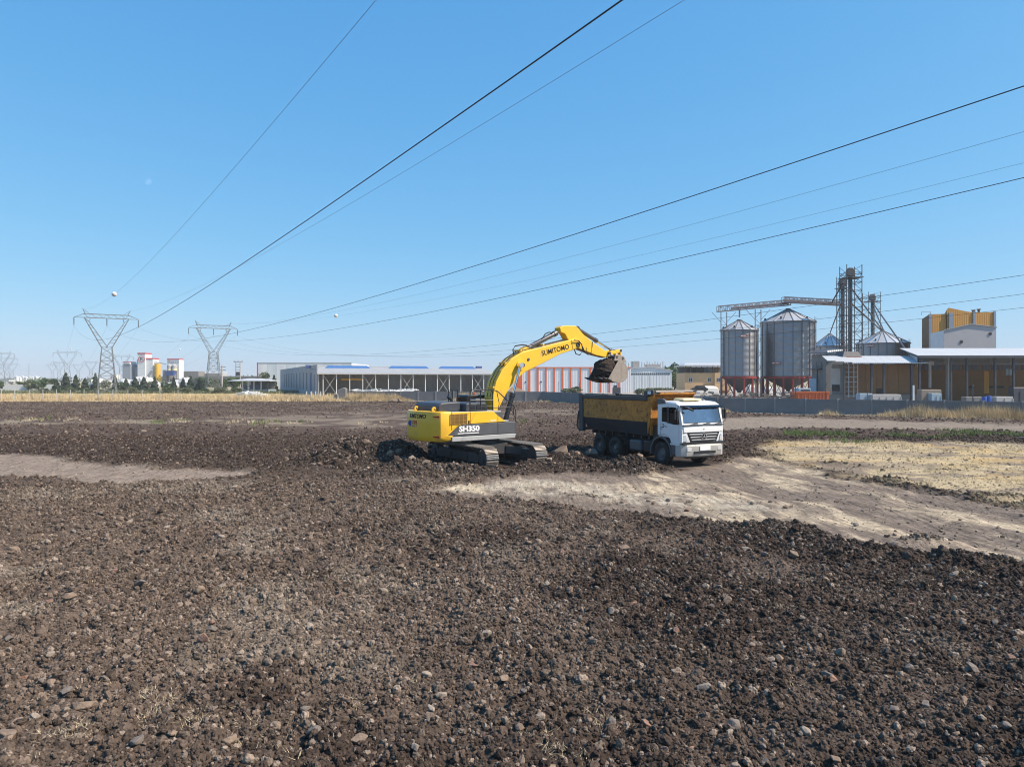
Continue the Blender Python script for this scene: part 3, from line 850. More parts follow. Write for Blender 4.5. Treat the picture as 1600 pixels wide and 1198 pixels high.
WALL = [(-29.4, 128.0), (5.6, 124.0), (24.5, 85.0), (49.7, 69.0), (95.0, 54.0)]
blades('dry_grass', 'tall golden dry grass along the foot of the block wall', 'grass', 'dry_grass',
       np.concatenate([along(WALL[:2], 2600, -1, 1.2, 0.5, 1.4, 0.45, 0.05, 0.47, 3), along(WALL[1:3], 900, -1, 1.0, 0.4, 1.1, 0.45, 0.05, 0.5, 3), along(WALL[2:], 4200, -1, 0.9, 0.4, 1.3, 0.5, 0.035, 0.51, 8)]))
# left verge behind the field
n = 14000
x = rng.uniform(-135, -24, n); y = 120.5 + np.abs(rng.normal(0, 1, n)) * 16.0
blades('dry_grass', 'band of dry yellow grass between the dark field and the trees', 'grass', 'dry_grass',
       np.stack([x, y, gz_at(x, y), rng.uniform(0.25, 0.8, n) * (0.15 + 1.5 * sstep(0.35, 0.65, fbm(x, y * 2.0, 0.12, 4, 15))), np.full(n, 0.5), np.full(n, 0.1)], -1))
# stubble on the right
n = 26000
x = rng.uniform(8, 45, n); y = rng.uniform(22, 48, n)
g = ground_fields(x, y); k = (rng.uniform(0, 1, n) < g['dry'] * sstep(0.35, 0.6, g['n1'] * 0.5 + g['n2'] * 0.5) * 1.1)
k &= rng.uniform(0, 1, n) > sstep(0.47, 0.53, fbm(x * 0.4, y * 1.1, 0.7, 5, 91)) * 0.95
x, y, hz = x[k], y[k], g['h'][k]; n = len(x)
blades('dry_stubble', 'flattened straw coloured stubble right of the dirt track', 'stubble', 'straw',
       np.stack([x, y, hz, rng.uniform(0.03, 0.17, n), np.full(n, 0.2), np.full(n, 0.02)], -1))
# straw lying between the clods in the foreground
n = 2600
x, y = scatter(n, 6.5, 24, 0.76)
g = ground_fields(x, y); k = rng.uniform(0, 1, n) < sstep(0.5, 0.66, fbm(x, y, 0.55, 3, 201)) * sstep(10, -4, x) + 0.06
x, y, hz = x[k], y[k], g['h'][k]; n = len(x)
for px, py, nn in ((115, 1162, 60), (235, 1110, 50), (300, 1148, 60), (385, 1155, 45), (545, 1118, 30), (640, 1085, 25), (870, 1186, 60), (935, 1130, 30), (1518, 905, 40), (1262, 918, 35), (1330, 930, 30), (1445, 918, 30), (135, 905, 45), (360, 932, 40), (60, 850, 40), (200, 850, 40), (1215, 960, 25), (240, 1130, 40)):
    nn = nn // 2; gx0, gy0 = gnd(px, py); xx = gx0 + rng.normal(0, 0.16, nn); yy = gy0 + rng.normal(0, 0.16, nn)
    x = np.concatenate([x, xx]); y = np.concatenate([y, yy]); hz = np.concatenate([hz, gz_at(xx, yy)])
n = len(x)
blades('straw_litter', 'pale bits of straw caught between the clods in front', 'straw', 'straw',
       np.stack([x, y, hz + 0.035, rng.uniform(0.005, 0.05, n), np.full(n, 0.11), np.full(n, 0.006)], -1))
# green weeds
tuf = []
for _ in range(1500):
    px = rnd.uniform(1225, 1640); py = rnd.gauss(682, 3.4) + 2.5 * math.sin(px * 0.02)
    x, y = gnd(px, py)
    if vnoise(np.array([x * 0.5]), np.array([y * 0.5]), 66)[0] > 0.55: tuf.append((x, y, 0, rnd.uniform(0.12, 0.34), 0.25, 0.045))
for px, py, sx, nn in ((55, 657, 14, 10), (285, 657, 10, 10), (430, 659, 30, 16), (245, 661, 8, 12), (400, 663, 10, 10), (815, 660, 10, 10), (1000, 655, 25, 12)):
    for _ in range(nn):
        x, y = gnd(px + rnd.gauss(0, sx), py + rnd.gauss(0, 1.2)); tuf.append((x, y, 0, rnd.uniform(0.15, 0.4), 0.35, 0.06))
tuf = np.array(tuf); tuf[:, 2] = gz_at(tuf[:, 0], tuf[:, 1])
blades('green_weeds', 'low green weeds in a strip along the dark clods', 'weeds', 'green_weed', tuf)
tuf = []
for px, py, sx, nn in ((50, 657, 12, 22), (110, 657, 10, 18), (275, 658, 9, 34), (400, 660, 22, 50), (470, 661, 14, 14), (580, 660, 20, 10), (1000, 658, 30, 20)):
    for _ in range(nn):
        x, y = gnd(px + rnd.gauss(0, sx), py + rnd.gauss(0, 1.5)); tuf.append((x, y, 0, rnd.uniform(0.08, 0.3) * rnd.uniform(0.5, 1.1), 0.35, 0.06))
tuf = np.array(tuf); tuf[:, 2] = gz_at(tuf[:, 0], tuf[:, 1])
blades('dry_weeds', 'pale dried weeds along the strip in the middle of the field', 'weeds', 'straw', tuf)

# ------------------------------------------------------------------ the excavator
def on_plane(px, py, C, a, yl):
    """(x along the machine, z) of a photo point on the upright plane yl metres left of its centre line"""
    k = (px - 800) / F
    hx, hy, lx, ly = math.cos(a), math.sin(a), -math.sin(a), math.cos(a)
    x = (k * (C.y + yl * ly) - C.x - yl * lx) / (hx - k * hy)
    Y = C.y + x * hy + yl * ly
    return (x, H + (HZ - py) / F * Y)

exc = thing('excavator', 'yellow crawler excavator with raised boom holding a full bucket over the truck', 'excavator', EXC)
U = Matrix.Translation(EXC) @ Matrix.Rotation(EXC_A, 4, 'Z')
W = Matrix.Translation(EXC + Vector((0.36, -0.42, 0))) @ Matrix.Rotation(UND_A, 4, 'Z')
def ex(px, py, yl): return on_plane(px, py, EXC, EXC_A, yl)

# undercarriage
RT, HL, ZC, GA = 0.45, 2.12, 0.51, 1.3          # belt radius, half wheelbase, axle height, half gauge
NSH = 46
per = 2 * math.pi * RT + 4 * HL
sm = MB()
ph = per / NSH * 0.43
sm.box(-ph, ph, -0.3, 0.3, 0.0, 0.03)
for gx_ in (-0.07, 0.0, 0.07): sm.box(gx_ - 0.011, gx_ + 0.011, -0.297, 0.297, 0.031, 0.07)
shoe_me = sm.mesh('track_shoe', (0, 0, 0)); shoe_me.materials.append(MAT['track_steel'])
for sd in (-1, 1):
    b = MB(W)
    yc = sd * GA
    out = []
    for i in range(24):
        t = i / 24 * 2 * math.pi
        cx_ = HL if -math.pi / 2 <= ((t + math.pi) % (2 * math.pi) - math.pi) <= math.pi / 2 else -HL
        out.append((cx_ + (RT - 0.02) * math.cos(t), ZC + (RT - 0.02) * math.sin(t)))
    inn = [((HL if p_[0] > 0 else -HL) + (p_[0] - (HL if p_[0] > 0 else -HL)) * 0.82, ZC + (p_[1] - ZC) * 0.82) for p_ in out]
    b.ring([(p_[0], yc - 0.13, p_[1]) for p_ in out], [(p_[0], yc - 0.13, p_[1]) for p_ in inn], (0, 0.26, 0))
    belt = b.build('crawler_track', 'track_frame', exc, bevel=0)
    for i in range(NSH):
        s_ = (i + 0.5) / NSH * per
        if s_ < 2 * HL: x_, z_, be = HL - s_, ZC + RT, 0.0
        elif s_ < 2 * HL + math.pi * RT:
            t = (s_ - 2 * HL) / RT; x_, z_, be = -HL - RT * math.sin(t), ZC + RT * math.cos(t), -t
        elif s_ < 4 * HL + math.pi * RT: x_, z_, be = -HL + (s_ - 2 * HL - math.pi * RT), ZC - RT, -math.pi
        else:
            t = (s_ - 4 * HL - math.pi * RT) / RT; x_, z_, be = HL + RT * math.sin(t), ZC - RT * math.cos(t), -math.pi - t
        wl = W @ Vector((x_, yc, z_))
        o = bpy.data.objects.new('track_shoe', shoe_me); COL.objects.link(o)
        o.parent = belt; o.location = wl - WL[belt.name]; o.rotation_euler = (0, be, UND_A)
    f = MB(W); yo = yc + sd * 0.14
    f.xz([(-1.75, 0.3), (1.75, 0.3), (1.85, 0.5), (1.6, 0.72), (-1.6, 0.74), (-1.85, 0.5)], yc - 0.2, yc + 0.2)
    f.box(-1.2, -0.5, yc + sd * 0.2, yc + sd * 0.25, 0.36, 0.66).box(0.2, 0.9, yc + sd * 0.2, yc + sd * 0.25, 0.36, 0.66)
    f.build('track_frame', 'track_frame', exc, bevel=0.015)
    for cx_, nm in ((HL, 'idler'), (-HL, 'sprocket')):
        Mx = Matrix.Translation((cx_, yc, ZC)) @ Matrix.Rotation(R(90), 4, 'X')
        c = MB(W); c.lathe([(0.001, -0.24), (0.15, -0.24), (0.17, -0.2), (0.24, -0.19), (0.35, -0.17), (0.36, 0.17), (0.24, 0.19), (0.17, 0.2), (0.15, 0.24), (0.001, 0.24)], 20, Mx)
        if nm == 'sprocket':
            for k in range(18):
                t = k / 18 * 6.283; c.bar((cx_ + 0.3 * math.cos(t), yc, ZC + 0.3 * math.sin(t)), (cx_ + 0.4 * math.cos(t), yc, ZC + 0.4 * math.sin(t)), 0.07, 0.05, up=(0, 1, 0))
        c.build(nm, 'track_frame', exc, smooth=1)
    for k in range(7):
        xr = -1.5 + k * 0.5
        c = MB(W); c.cyl((xr, yc - 0.23, 0.2), (xr, yc + 0.23, 0.2), 0.105, n=12); c.build('track_roller', 'track_frame', exc, smooth=1)
    for xr in (-0.7, 0.7):
        c = MB(W); c.cyl((xr, yc - 0.2, 0.82), (xr, yc + 0.2, 0.82), 0.07, n=10); c.build('carrier_roller', 'track_frame', exc, smooth=1)
b = MB(W); b.box(-0.75, 0.75, -0.75, 0.75, 0.5, 0.98)
for sx in (-1, 1):
    for sy in (-1, 1):
        b.prism([(sx * 0.3, sy * 0.6, 0.5), (sx * 0.8, sy * 0.6, 0.5), (sx * 1.35, sy * 1.15, 0.45), (sx * 0.85, sy * 1.15, 0.45)], (0, 0, 0.36))
b.build('car_body', 'track_frame', exc, bevel=0.02)
b = MB(W); b.cyl((0, 0, 0.98), (0, 0, 1.2), 0.66, n=28); b.build('slew_ring', 'dark_steel', exc, smooth=1)

# upper structure
YR = -1.48
b = MB(U); b.box(-2.55, 1.3, -1.4, 1.42, 1.2, 1.38).box(1.3, 1.75, 0.45, 1.42, 1.2, 1.36); b.build('deck_frame', 'track_frame', exc, bevel=0.02)
def cw_ring(k, z):
    pts_ = [(-2.42, -1.47 * k), (-2.72, -1.47 * k), (-2.92, -1.4 * k), (-3.04, -1.24 * k), (-3.2, -0.85 * k), (-3.3, -0.4 * k), (-3.33, 0), (-3.3, 0.4 * k), (-3.2, 0.85 * k), (-3.04, 1.24 * k), (-2.92, 1.4 * k), (-2.72, 1.47 * k), (-2.42, 1.47 * k)]
    return [(-2.42 + (x_ + 2.42) * (k if x_ < -2.42 else 1), y_, z) for x_, y_ in pts_]
b = MB(U); b.loft([cw_ring(0.93, 1.2), cw_ring(0.985, 1.3), cw_ring(1.0, 1.42), cw_ring(1.0, 1.9), cw_ring(1.0, 2.42), cw_ring(0.97, 2.5)])
cw = b.build('counterweight', 'yellow_deep', exc, smooth=30, bevel=0.02)
for yy in (-0.75, 0.75):
    b = MB(U); Mx = Matrix.Translation((-2.85, yy, 2.58)) @ Matrix.Rotation(R(90), 4, 'X')
    b.lathe([(0.045, -0.035), (0.11, -0.035), (0.11, 0.035), (0.045, 0.035)], 14, Mx, closed=True).box(-2.95, -2.75, yy - 0.035, yy + 0.035, 2.46, 2.53)
    b.build('lifting_eye', 'yellow_paint', cw, smooth=1)
b = MB(U); b.cyl((-3.0, 0.25, 2.5), (-3.0, 0.25, 2.56), 0.09, n=12); b.cyl((-3.0, 0.25, 2.56), (-3.0, 0.25, 2.66), 0.05, n=10)
b.build('rear_camera', 'black_paint', cw, smooth=1)
for zz in (2.28, 1.42):       # slim red marker strips wrapped round the corner
    b = MB(U); b.loft([[(-2.97, -1.375, zz - 0.045), (-2.97, -1.375, zz + 0.05), (-2.99, -1.395, zz + 0.05), (-2.99, -1.395, zz - 0.045)],
                       [(-3.115, -1.11, zz - 0.015), (-3.115, -1.11, zz + 0.02), (-3.135, -1.12, zz + 0.02), (-3.135, -1.12, zz - 0.015)]])
    b.build('marker_strip', 'red_lens', cw)
Ux = lambda x_, y_, z_: U @ Vector((x_, y_, z_))
Ud = lambda x_, y_, z_: (U.to_3x3() @ Vector((x_, y_, z_)))
cw_y = [-1.4, -1.24, -0.85, -0.4, 0, 0.4, 0.85, 1.24, 1.4]; cw_x = [-2.92, -3.04, -3.2, -3.3, -3.33, -3.3, -3.2, -3.04, -2.92]
def curved_text(txt, size, yc_, zc_, mat_, **kw):
    """lettering that follows the rounded back of the counterweight"""
    me_ = text_mesh(txt, size, 0.006, **kw)
    for v in me_.vertices:
        y_ = yc_ - v.co.x
        v.co = U @ Vector((float(np.interp(y_, cw_y, cw_x)) - 0.004 - v.co.z, y_, zc_ + v.co.y))
    me_.materials.clear(); me_.materials.append(MAT[mat_])
    c_ = sum((v.co for v in me_.vertices), Vector()) / len(me_.vertices)
    me_.transform(Matrix.Translation(-c_))
    o = bpy.data.objects.new('lettering', me_); COL.objects.link(o); o.parent = cw; o.location = c_ - WL[cw.name]
curved_text('SUMITOMO', 0.26, -0.02, 2.27, 'letter_black', shear=0.25, bold=0.005)
for i, (y0_, y1_, z0_, z1_, m_) in enumerate(((0.66, 0.62, 1.9, 2.08, 'letter_blue'), (0.56, 0.52, 1.9, 2.08, 'letter_red'), (0.5, 0.4, 2.04, 2.08, 'letter_red'), (0.44, 0.4, 1.9, 2.04, 'letter_red'), (0.36, 0.32, 1.9, 2.08, 'letter_red'), (0.32, 0.26, 2.0, 2.05, 'letter_red'), (0.25, 0.21, 1.9, 2.08, 'letter_red'), (0.66, 0.2, 1.82, 1.85, 'letter_blue'))):
    y0_ -= 0.3; y1_ -= 0.3
    xa_, xb_ = (float(np.interp(y_, cw_y, cw_x)) for y_ in (y0_, y1_))
    b = MB(U); b.prism([(xa_ - 0.004, y0_, z0_), (xb_ - 0.004, y1_, z0_), (xb_ - 0.004, y1_, z1_), (xa_ - 0.004, y0_, z1_)], (-0.006, 0, 0)); b.build('sticker', m_, cw)
b = MB(U); Mx = Matrix.Translation((-3.275, 0.52, 1.95)) @ Matrix.Rotation(R(12), 4, 'Z') @ Matrix.Rotation(R(90), 4, 'Y'); b.lathe([(0.001, -0.03), (0.13, -0.03), (0.13, 0.03), (0.001, 0.03)], 18, Mx); b.build('emblem', 'letter_blue', cw, smooth=1)

# right-hand body: yellow doors above a dark grey skirt and a pale rail
ZT = 2.46
b = MB(U); b.box(-2.42, 0.35, YR + 0.06, 1.4, 1.38, 2.4); b.build('house_core', 'dark_grey_paint', exc)
def sidepoly(pts_): return [ex(*q_, YR) for q_ in pts_]
x_r = -2.40
def SP(px): return ex(px, 640, YR)[0]
xs1, xs2 = SP(735), SP(778)
rear_low = [(x_r, 1.4), (x_r, ZT), (xs1 - 0.012, ZT), (xs1 - 0.012, 1.94), (SP(715), 1.9), (SP(697), 1.46)]
b = MB(U); b.xz(rear_low, YR, YR + 0.07); d1 = b.build('side_door', 'yellow_paint', exc, bevel=0.015)
xf = SP(790)
xm = SP(771)
b = MB(U); b.xz([(xs1 + 0.012, 1.94), (xs1 + 0.012, ZT), (xm, ZT - 0.01), (xs2 - 0.01, ZT - 0.2), (xs2 - 0.01, 1.96)], YR, YR + 0.07); d2 = b.build('side_door', 'yellow_paint', exc, bevel=0.015)
b = MB(U); b.xz([(xs2 + 0.01, 1.965), (xs2 + 0.01, ZT - 0.22), (xf, 1.975)], YR, YR + 0.07); b.build('side_panel', 'yellow_paint', exc, bevel=0.01)
xe = SP(806)
b = MB(U); b.xz([(SP(697) + 0.03, 1.46), (SP(715) + 0.03, 1.88), (xs1, 1.92), (xs2 - 0.01, 1.94), (xs2 - 0.01, 1.42)], YR, YR + 0.06); sk = b.build('side_skirt', 'dark_grey_paint', exc, bevel=0.012)
b = MB(U); b.xz([(xs2 + 0.01, 1.42), (xs2 + 0.01, 1.94), (xe, 1.94), (xe, 1.42)], YR, -0.55); b.build('tool_box', 'dark_grey_paint', exc, bevel=0.02)
b = MB(U); b.xz([(x_r, 1.2), (x_r, 1.4), (xe, 1.4), (xe - 0.06, 1.2)], YR - 0.02, YR + 0.1); b.build('side_rail', 'light_grey_paint', exc, bevel=0.02)
b = MB(U); b.box(xs2 - 0.3, xe - 0.35, YR + 0.1, -0.6, 1.96, 2.02); b.xz([(xm - 0.05, 2.02), (xm - 0.05, ZT), (xm + 0.12, ZT - 0.02), (xf - 0.1, 2.02)], YR + 0.08, -0.6); b.build('step_cover', 'light_grey_paint', exc, bevel=0.01)
put_text('SH350', 0.32, Ux(SP(734) - 0.02, YR - 0.006, 1.72), Ud(1, 0, 0), (0, 0, 1), 'letter_white', sk, bold=0.014, wide=1.25)
b = MB(U); b.box(SP(715), SP(748), YR - 0.012, YR - 0.002, 1.52, 1.555); b.build('stripe', 'letter_white', sk)
# brown radiator grille
g0, g1 = SP(703.5), SP(729.5)
b = MB(U); b.box(g0, g1, YR - 0.012, YR + 0.001, 1.93, 2.39); gr = b.build('grille', 'grille_brown', exc)
for k in range(5):
    x_ = g0 + (g1 - g0) * k / 4; b = MB(U); b.box(x_ - 0.012, x_ + 0.012, YR - 0.03, YR - 0.012, 1.93, 2.39); b.build('bar', 'brown_frame', gr)
for k in range(14):
    z_ = 1.93 + 0.46 * (k + .5) / 14; b = MB(U); b.box(g0, g1, YR - 0.024, YR - 0.013, z_ - 0.008, z_ + 0.008); b.build('slat', 'brown_frame' if k % 5 == 0 else 'grille_brown', gr)
b = MB(U); b.box(g1 + 0.08, g1 + 0.13, YR - 0.03, YR, 1.97, 2.09); b.build('handle', 'black_paint', d1)
b = MB(U); b.box(xs2 - 0.42, xs2 - 0.1, YR - 0.008, YR, 2.0, 2.07); b.build('decal', 'cream_plastic', d2)

# engine hood with vents, exhaust and deck plates
b = MB(U); b.box(-2.38, 0.3, -1.42, 1.4, 2.4, 2.47); b.build('top_deck', 'light_grey_paint', exc, bevel=0.01)
hd = [(-2.75, 2.47), (-2.72, 2.74), (-2.6, 2.86), (-1.75, 2.9), (-1.6, 2.86), (-1.55, 2.47)]
b = MB(U); b.xz(hd, -0.95, 1.1); hood = b.build('engine_hood', 'hood_paint', exc, bevel=0.05)
b = MB(U); b.xz([(-1.54, 2.47), (-1.54, 2.8), (-1.42, 2.84), (-0.5, 2.84), (-0.4, 2.76), (-0.36, 2.47)], -1.3, 0.9); vh = b.build('vent_hood', 'hood_paint', exc, bevel=0.04)
for i in range(2):
    for j in range(3):
        x0 = -1.32 + j * 0.32; z0 = 2.53 + i * 0.13
        b = MB(U); b.box(x0, x0 + 0.25, -1.315, -1.303, z0, z0 + 0.085); b.build('vent', 'letter_black', vh)
        b = MB(U); b.box(x0 - 0.01, x0 + 0.26, -1.335, -1.3, z0 - 0.022, z0 - 0.004); b.build('louvre', 'hood_paint', vh)
b = MB(U); b.tube([(-1.62, -0.25, 2.8), (-1.62, -0.25, 2.95), (-1.7, -0.25, 3.03), (-1.82, -0.25, 3.1)], 0.075, 12); b.build('exhaust_pipe', 'black_paint', hood, smooth=1)
b = MB(U); b.xz([(-0.3, 2.47), (-0.3, 3.0), (0.25, 3.0), (0.35, 2.47)], -0.25, 0.3); b.build('air_cleaner', 'hood_paint', exc, bevel=0.03)

# operator's cab on the far side of the boom
cy0, cy1 = 0.5, 1.44
prof = [(-0.2, 1.38), (-0.22, 2.9), (-0.1, 3.12), (1.1, 3.12), (1.3, 3.02), (1.72, 2.1), (1.72, 1.38)]
b = MB(U); b.xz([(-0.2, 1.38), (-0.2, 2.0), (1.72, 2.0), (1.72, 1.38)], cy0, cy1); cb = b.build('cab', 'dark_grey_paint', exc, bevel=0.03)
for yy in (cy0 + 0.03, cy1 - 0.03):
    for p0_, p1_ in (((-0.2, 2.0), (-0.2, 3.08)), ((0.62, 2.0), (0.62, 3.08)), ((1.7, 2.0), (1.22, 3.05))):
        b = MB(U); b.bar((p0_[0], yy, p0_[1]), (p1_[0], yy, p1_[1]), 0.07); b.build('cab_pillar', 'black_paint', cb)
b = MB(U); b.xz([(-0.26, 3.04), (-0.2, 3.14), (1.15, 3.14), (1.28, 3.04)], cy0 - 0.02, cy1 + 0.02); b.build('cab_roof', 'black_paint', cb, bevel=0.03)
for yy in (cy0, cy1):
    b = MB(U); b.xz([(-0.16, 2.02), (-0.16, 3.03), (1.2, 3.03), (1.65, 2.02)], yy - 0.006, yy + 0.006); b.build('side_window', 'tinted_glass', cb)
b = MB(U); b.prism([(1.7, cy0 + 0.06, 2.02), (1.7, cy1 - 0.06, 2.02), (1.24, cy1 - 0.06, 3.03), (1.24, cy0 + 0.06, 3.03)], (0.012, 0, 0.004)); b.build('windscreen', 'tinted_glass', cb)
b = MB(U); b.box(-0.21, -0.2, cy0 + 0.06, cy1 - 0.06, 2.02, 3.03); b.build('rear_window', 'tinted_glass', cb)
b = MB(U); b.box(0.2, 0.7, 0.75, 1.2, 1.95, 2.1).box(0.12, 0.24, 0.75, 1.2, 2.1, 2.75); b.build('seat', 'seat_cloth', cb, bevel=0.04)
b = MB(U); b.cyl((0.45, 0.97, 3.14), (0.45, 0.97, 3.26), 0.07, 0.05, 10); b.build('beacon', 'orange_paint', cb, smooth=1)

# hand rails
def rail(pts_, r_=0.027, m_='black_paint', yy=None):
    b = MB(U); b.tube(pts_, r_, 7); return b.build('handrail', m_, exc, smooth=1)
def E3(px, py, yl): q_ = ex(px, py, yl); return (q_[0], yl, q_[1])
yy = -1.3
for a_, c_ in ((701, 707), (707, 715)):
    rail([E3(a_, 640, 0.5), E3(a_, 609, 0.5), E3(c_, 609, 0.5), E3(c_, 640, 0.5)])
rail([E3(734.5, 641, yy), E3(734.5, 612, yy), E3(737, 609, yy), E3(768, 609, yy), E3(770, 612, yy), E3(770, 641, yy)])
rail([E3(751, 641, yy), E3(751, 609, yy)])
rail([E3(734.5, 625, yy), E3(770, 625, yy)]); rail([E3(752, 634, yy), E3(770, 634, yy)], 0.016)
rail([E3(770, 609, yy), E3(777, 611, yy), E3(797, 629, yy), E3(803, 634, yy), E3(806, 643, yy), E3(805.5, 678, yy)], 0.024)
rail([E3(770, 637, yy), E3(797, 636, yy), E3(802, 639, yy), E3(803.5, 652, yy)], 0.02)
rail([E3(776, 611, yy), E3(780, 630, yy), E3(778, 641, yy)], 0.016)
rail([E3(797, 636, yy), E3(804, 650, yy)], 0.016)

# boom
yb = 0.34
bo_u = [(771, 645), (769.5, 622), (775, 597), (784, 579), (799, 561), (815, 550.5), (833, 545.5), (850, 541.5), (883, 533), (897, 529.5), (905, 531)]
bo_l = [(909.5, 536), (907, 542.5), (899.6, 545.5), (876, 553), (849, 567), (821, 581), (805, 594.5), (796.5, 605.5), (787, 623), (780, 637), (776, 648)]
bp_ = [ex(*q_, -yb) for q_ in bo_u + bo_l]
b = MB(U); b.xz(bp_, -yb, yb); boom = b.build('boom', 'yellow_paint', exc, bevel=0.03)
# weld-on plates: foot, nose and cylinder bosses
bc = ex(813, 570.5, -yb)
b = MB(U); b.cyl((bc[0], -yb - 0.24, bc[1]), (bc[0], yb + 0.24, bc[1]), 0.1, n=16); b.build('cylinder_pin', 'dark_steel', boom, smooth=1)
b = MB(U); b.cyl((bc[0], -yb - 0.05, bc[1]), (bc[0], yb + 0.05, bc[1]), 0.24, n=20); b.build('boss', 'yellow_paint', boom, smooth=1)
bq = ex(825.5, 561.5, -yb)
b = MB(U); b.cyl((bq[0], -yb - 0.03, bq[1]), (bq[0], -yb, bq[1]), 0.07, n=12); b.build('port', 'dark_steel', boom, smooth=1)
tx = ex(868, 547, -yb); ang_b = math.atan2(ex(886, 541.5, -yb)[1] - ex(852, 550.5, -yb)[1], ex(886, 541.5, -yb)[0] - ex(852, 550.5, -yb)[0])
put_text('SUMITOMO', 0.36, Ux(tx[0], -yb - 0.006, tx[1]), Ud(math.cos(ang_b), 0, math.sin(ang_b)), Ud(-math.sin(ang_b), 0, math.cos(ang_b)), 'letter_black', boom, bold=0.004)
# hose runs on the boom's back
for k, yy in enumerate((-0.2, 0.05)):
    path = []
    for q_ in bo_u[1:9]:
        x_, z_ = ex(*q_, -yb); path.append((x_ - 0.04, yy, z_ + 0.05))
    path.append((path[-1][0] + 0.3, yy, path[-1][2] + 0.06))
    b = MB(U); b.tube(path, 0.022, 6); b.build('hydraulic_hose', 'black_rubber', boom, smooth=1)
for px, py in ((772, 607), (791, 569), (815, 549.5), (850, 540.5)):
    x_, z_ = ex(px, py, -yb); b = MB(U); b.box(x_ - 0.05, x_ + 0.05, -0.32, 0.2, z_ + 0.02, z_ + 0.1); b.build('hose_clamp', 'yellow_deep', boom, bevel=0.01)

def cylinder(name, p0_, p1_, r_, split, yy, rod_mat='chrome', parent=exc, mat_='cylinder_grey'):
    p0_ = Vector((p0_[0], yy, p0_[1])); p1_ = Vector((p1_[0], yy, p1_[1])); mid = p0_.lerp(p1_, split)
    d_ = (p1_ - p0_).normalized()
    b = MB(U); b.cyl(p0_, mid, r_, n=16); b.cyl(mid - d_ * 0.16, mid + d_ * 0.02, r_ * 1.2, n=16)
    b.cyl(p0_ + Vector((0, -r_ * 1.2, 0)), p0_ + Vector((0, r_ * 1.2, 0)), r_ * 1.15, n=14)
    o = b.build(name, mat_, parent, smooth=1)
    b = MB(U); b.cyl(mid, p1_, r_ * 0.6, n=14); b.cyl(p1_ + Vector((0, -r_, 0)), p1_ + Vector((0, r_, 0)), r_ * 1.05, n=14)
    b.build('piston_rod', rod_mat, o, smooth=1)
    return o, mid, d_
for yy in (-0.55, 0.55):
    cylinder('boom_cylinder', ex(789, 660, -0.55), ex(813, 570.5, -0.55), 0.115, 0.5, yy, mat_='black_paint')
# arm (stick)
ya = 0.22
arm_p = [(875, 512), (879, 509), (886, 508.5), (899.5, 508.8), (904, 513), (912, 522.5), (925.7, 534), (945, 547.2), (951, 551), (951.5, 556), (949, 559), (931, 554.8), (917.5, 549.4), (904, 544), (899, 541), (893, 535), (887, 529), (883, 521.5), (876.5, 519)]
b = MB(U); b.xz([ex(*q_, -ya) for q_ in arm_p], -ya, ya); arm = b.build('dipper_arm', 'yellow_paint', exc, bevel=0.03)
pv = ex(903, 538, -yb - 0.02)
b = MB(U); b.cyl((pv[0], -yb - 0.06, pv[1]), (pv[0], yb + 0.06, pv[1]), 0.13, n=16); b.build('arm_pin', 'dark_steel', boom, smooth=1)
b = MB(U); b.xz([ex(*q_, -yb - 0.01) for q_ in ((893, 531), (905, 531), (909, 537), (906, 542), (895, 545))], -yb - 0.02, -ya - 0.02); b.build('nose_plate', 'yellow_paint', boom, bevel=0.01)
ac, acm, acd = cylinder('arm_cylinder', ex(822, 545, 0), ex(877.5, 515.5, 0), 0.125, 0.83, 0.0)
b = MB(U); b.xz([ex(*q_, -0.2) for q_ in ((815, 551), (817, 546), (822, 541.5), (827, 544), (832, 547))], -0.2, 0.2); b.build('cylinder_lug', 'yellow_paint', boom, bevel=0.01)
b = MB(U); b.tube([E3(803, 558, -0.1), E3(801.5, 546, -0.1), E3(805, 540.5, -0.1), E3(816, 538.5, -0.1), E3(825, 540, -0.1)], 0.03, 8); b.build('hydraulic_hose', 'black_rubber', boom, smooth=1)
b = MB(U); b.tube([E3(848, 528, -0.13), E3(852, 521.5, -0.13), E3(858, 519, -0.13), E3(864, 520, -0.13)], 0.028, 8); b.build('hydraulic_hose', 'black_rubber', ac, smooth=1)
b = MB(U); b.tube([E3(823, 540, -0.13), E3(835, 537, -0.13), E3(850, 529.5, -0.13), E3(864, 522.5, -0.13)], 0.022, 8); b.build('oil_pipe', 'cylinder_grey', ac, smooth=1)
for q_ in ([(897, 531.5), (904, 532), (909, 538), (910.5, 548), (906, 554.5), (900, 553), (897.5, 546)], [(910, 541), (914, 551), (919, 554), (923.5, 551), (925, 542), (925.5, 534)]):
    b = MB(U); b.tube([E3(*p_, -0.46) for p_ in q_], 0.027, 8); b.build('hydraulic_hose', 'black_rubber', arm, smooth=1)
bk, bkm, bkd = cylinder('bucket_cylinder', ex(901, 513, 0), ex(955.5, 547, 0), 0.1, 0.56, 0.0)
for yy in (-0.3, 0.3):
    l0, l1, l2 = ex(946, 552, 0), ex(963, 548, 0), ex(966, 560, 0)
    b = MB(U); b.bar((l0[0], yy, l0[1]), (l1[0], yy, l1[1]), 0.07, 0.19, up=(0, 0, 1)); b.build('linkage', 'yellow_paint', exc, bevel=0.02)
    b = MB(U); b.bar((l1[0], yy * 0.6, l1[1]), (l2[0], yy * 0.6, l2[1]), 0.08, 0.2, up=(0, 1, 0)); b.build('linkage', 'yellow_deep', exc, bevel=0.02)
for q_ in ((946, 552), (963, 548), (966, 560), (957, 558)):
    x_, z_ = ex(*q_, 0); b = MB(U); b.cyl((x_, -0.36, z_), (x_, 0.36, z_), 0.075, n=14); b.build('link_pin', 'dark_steel', exc, smooth=1)

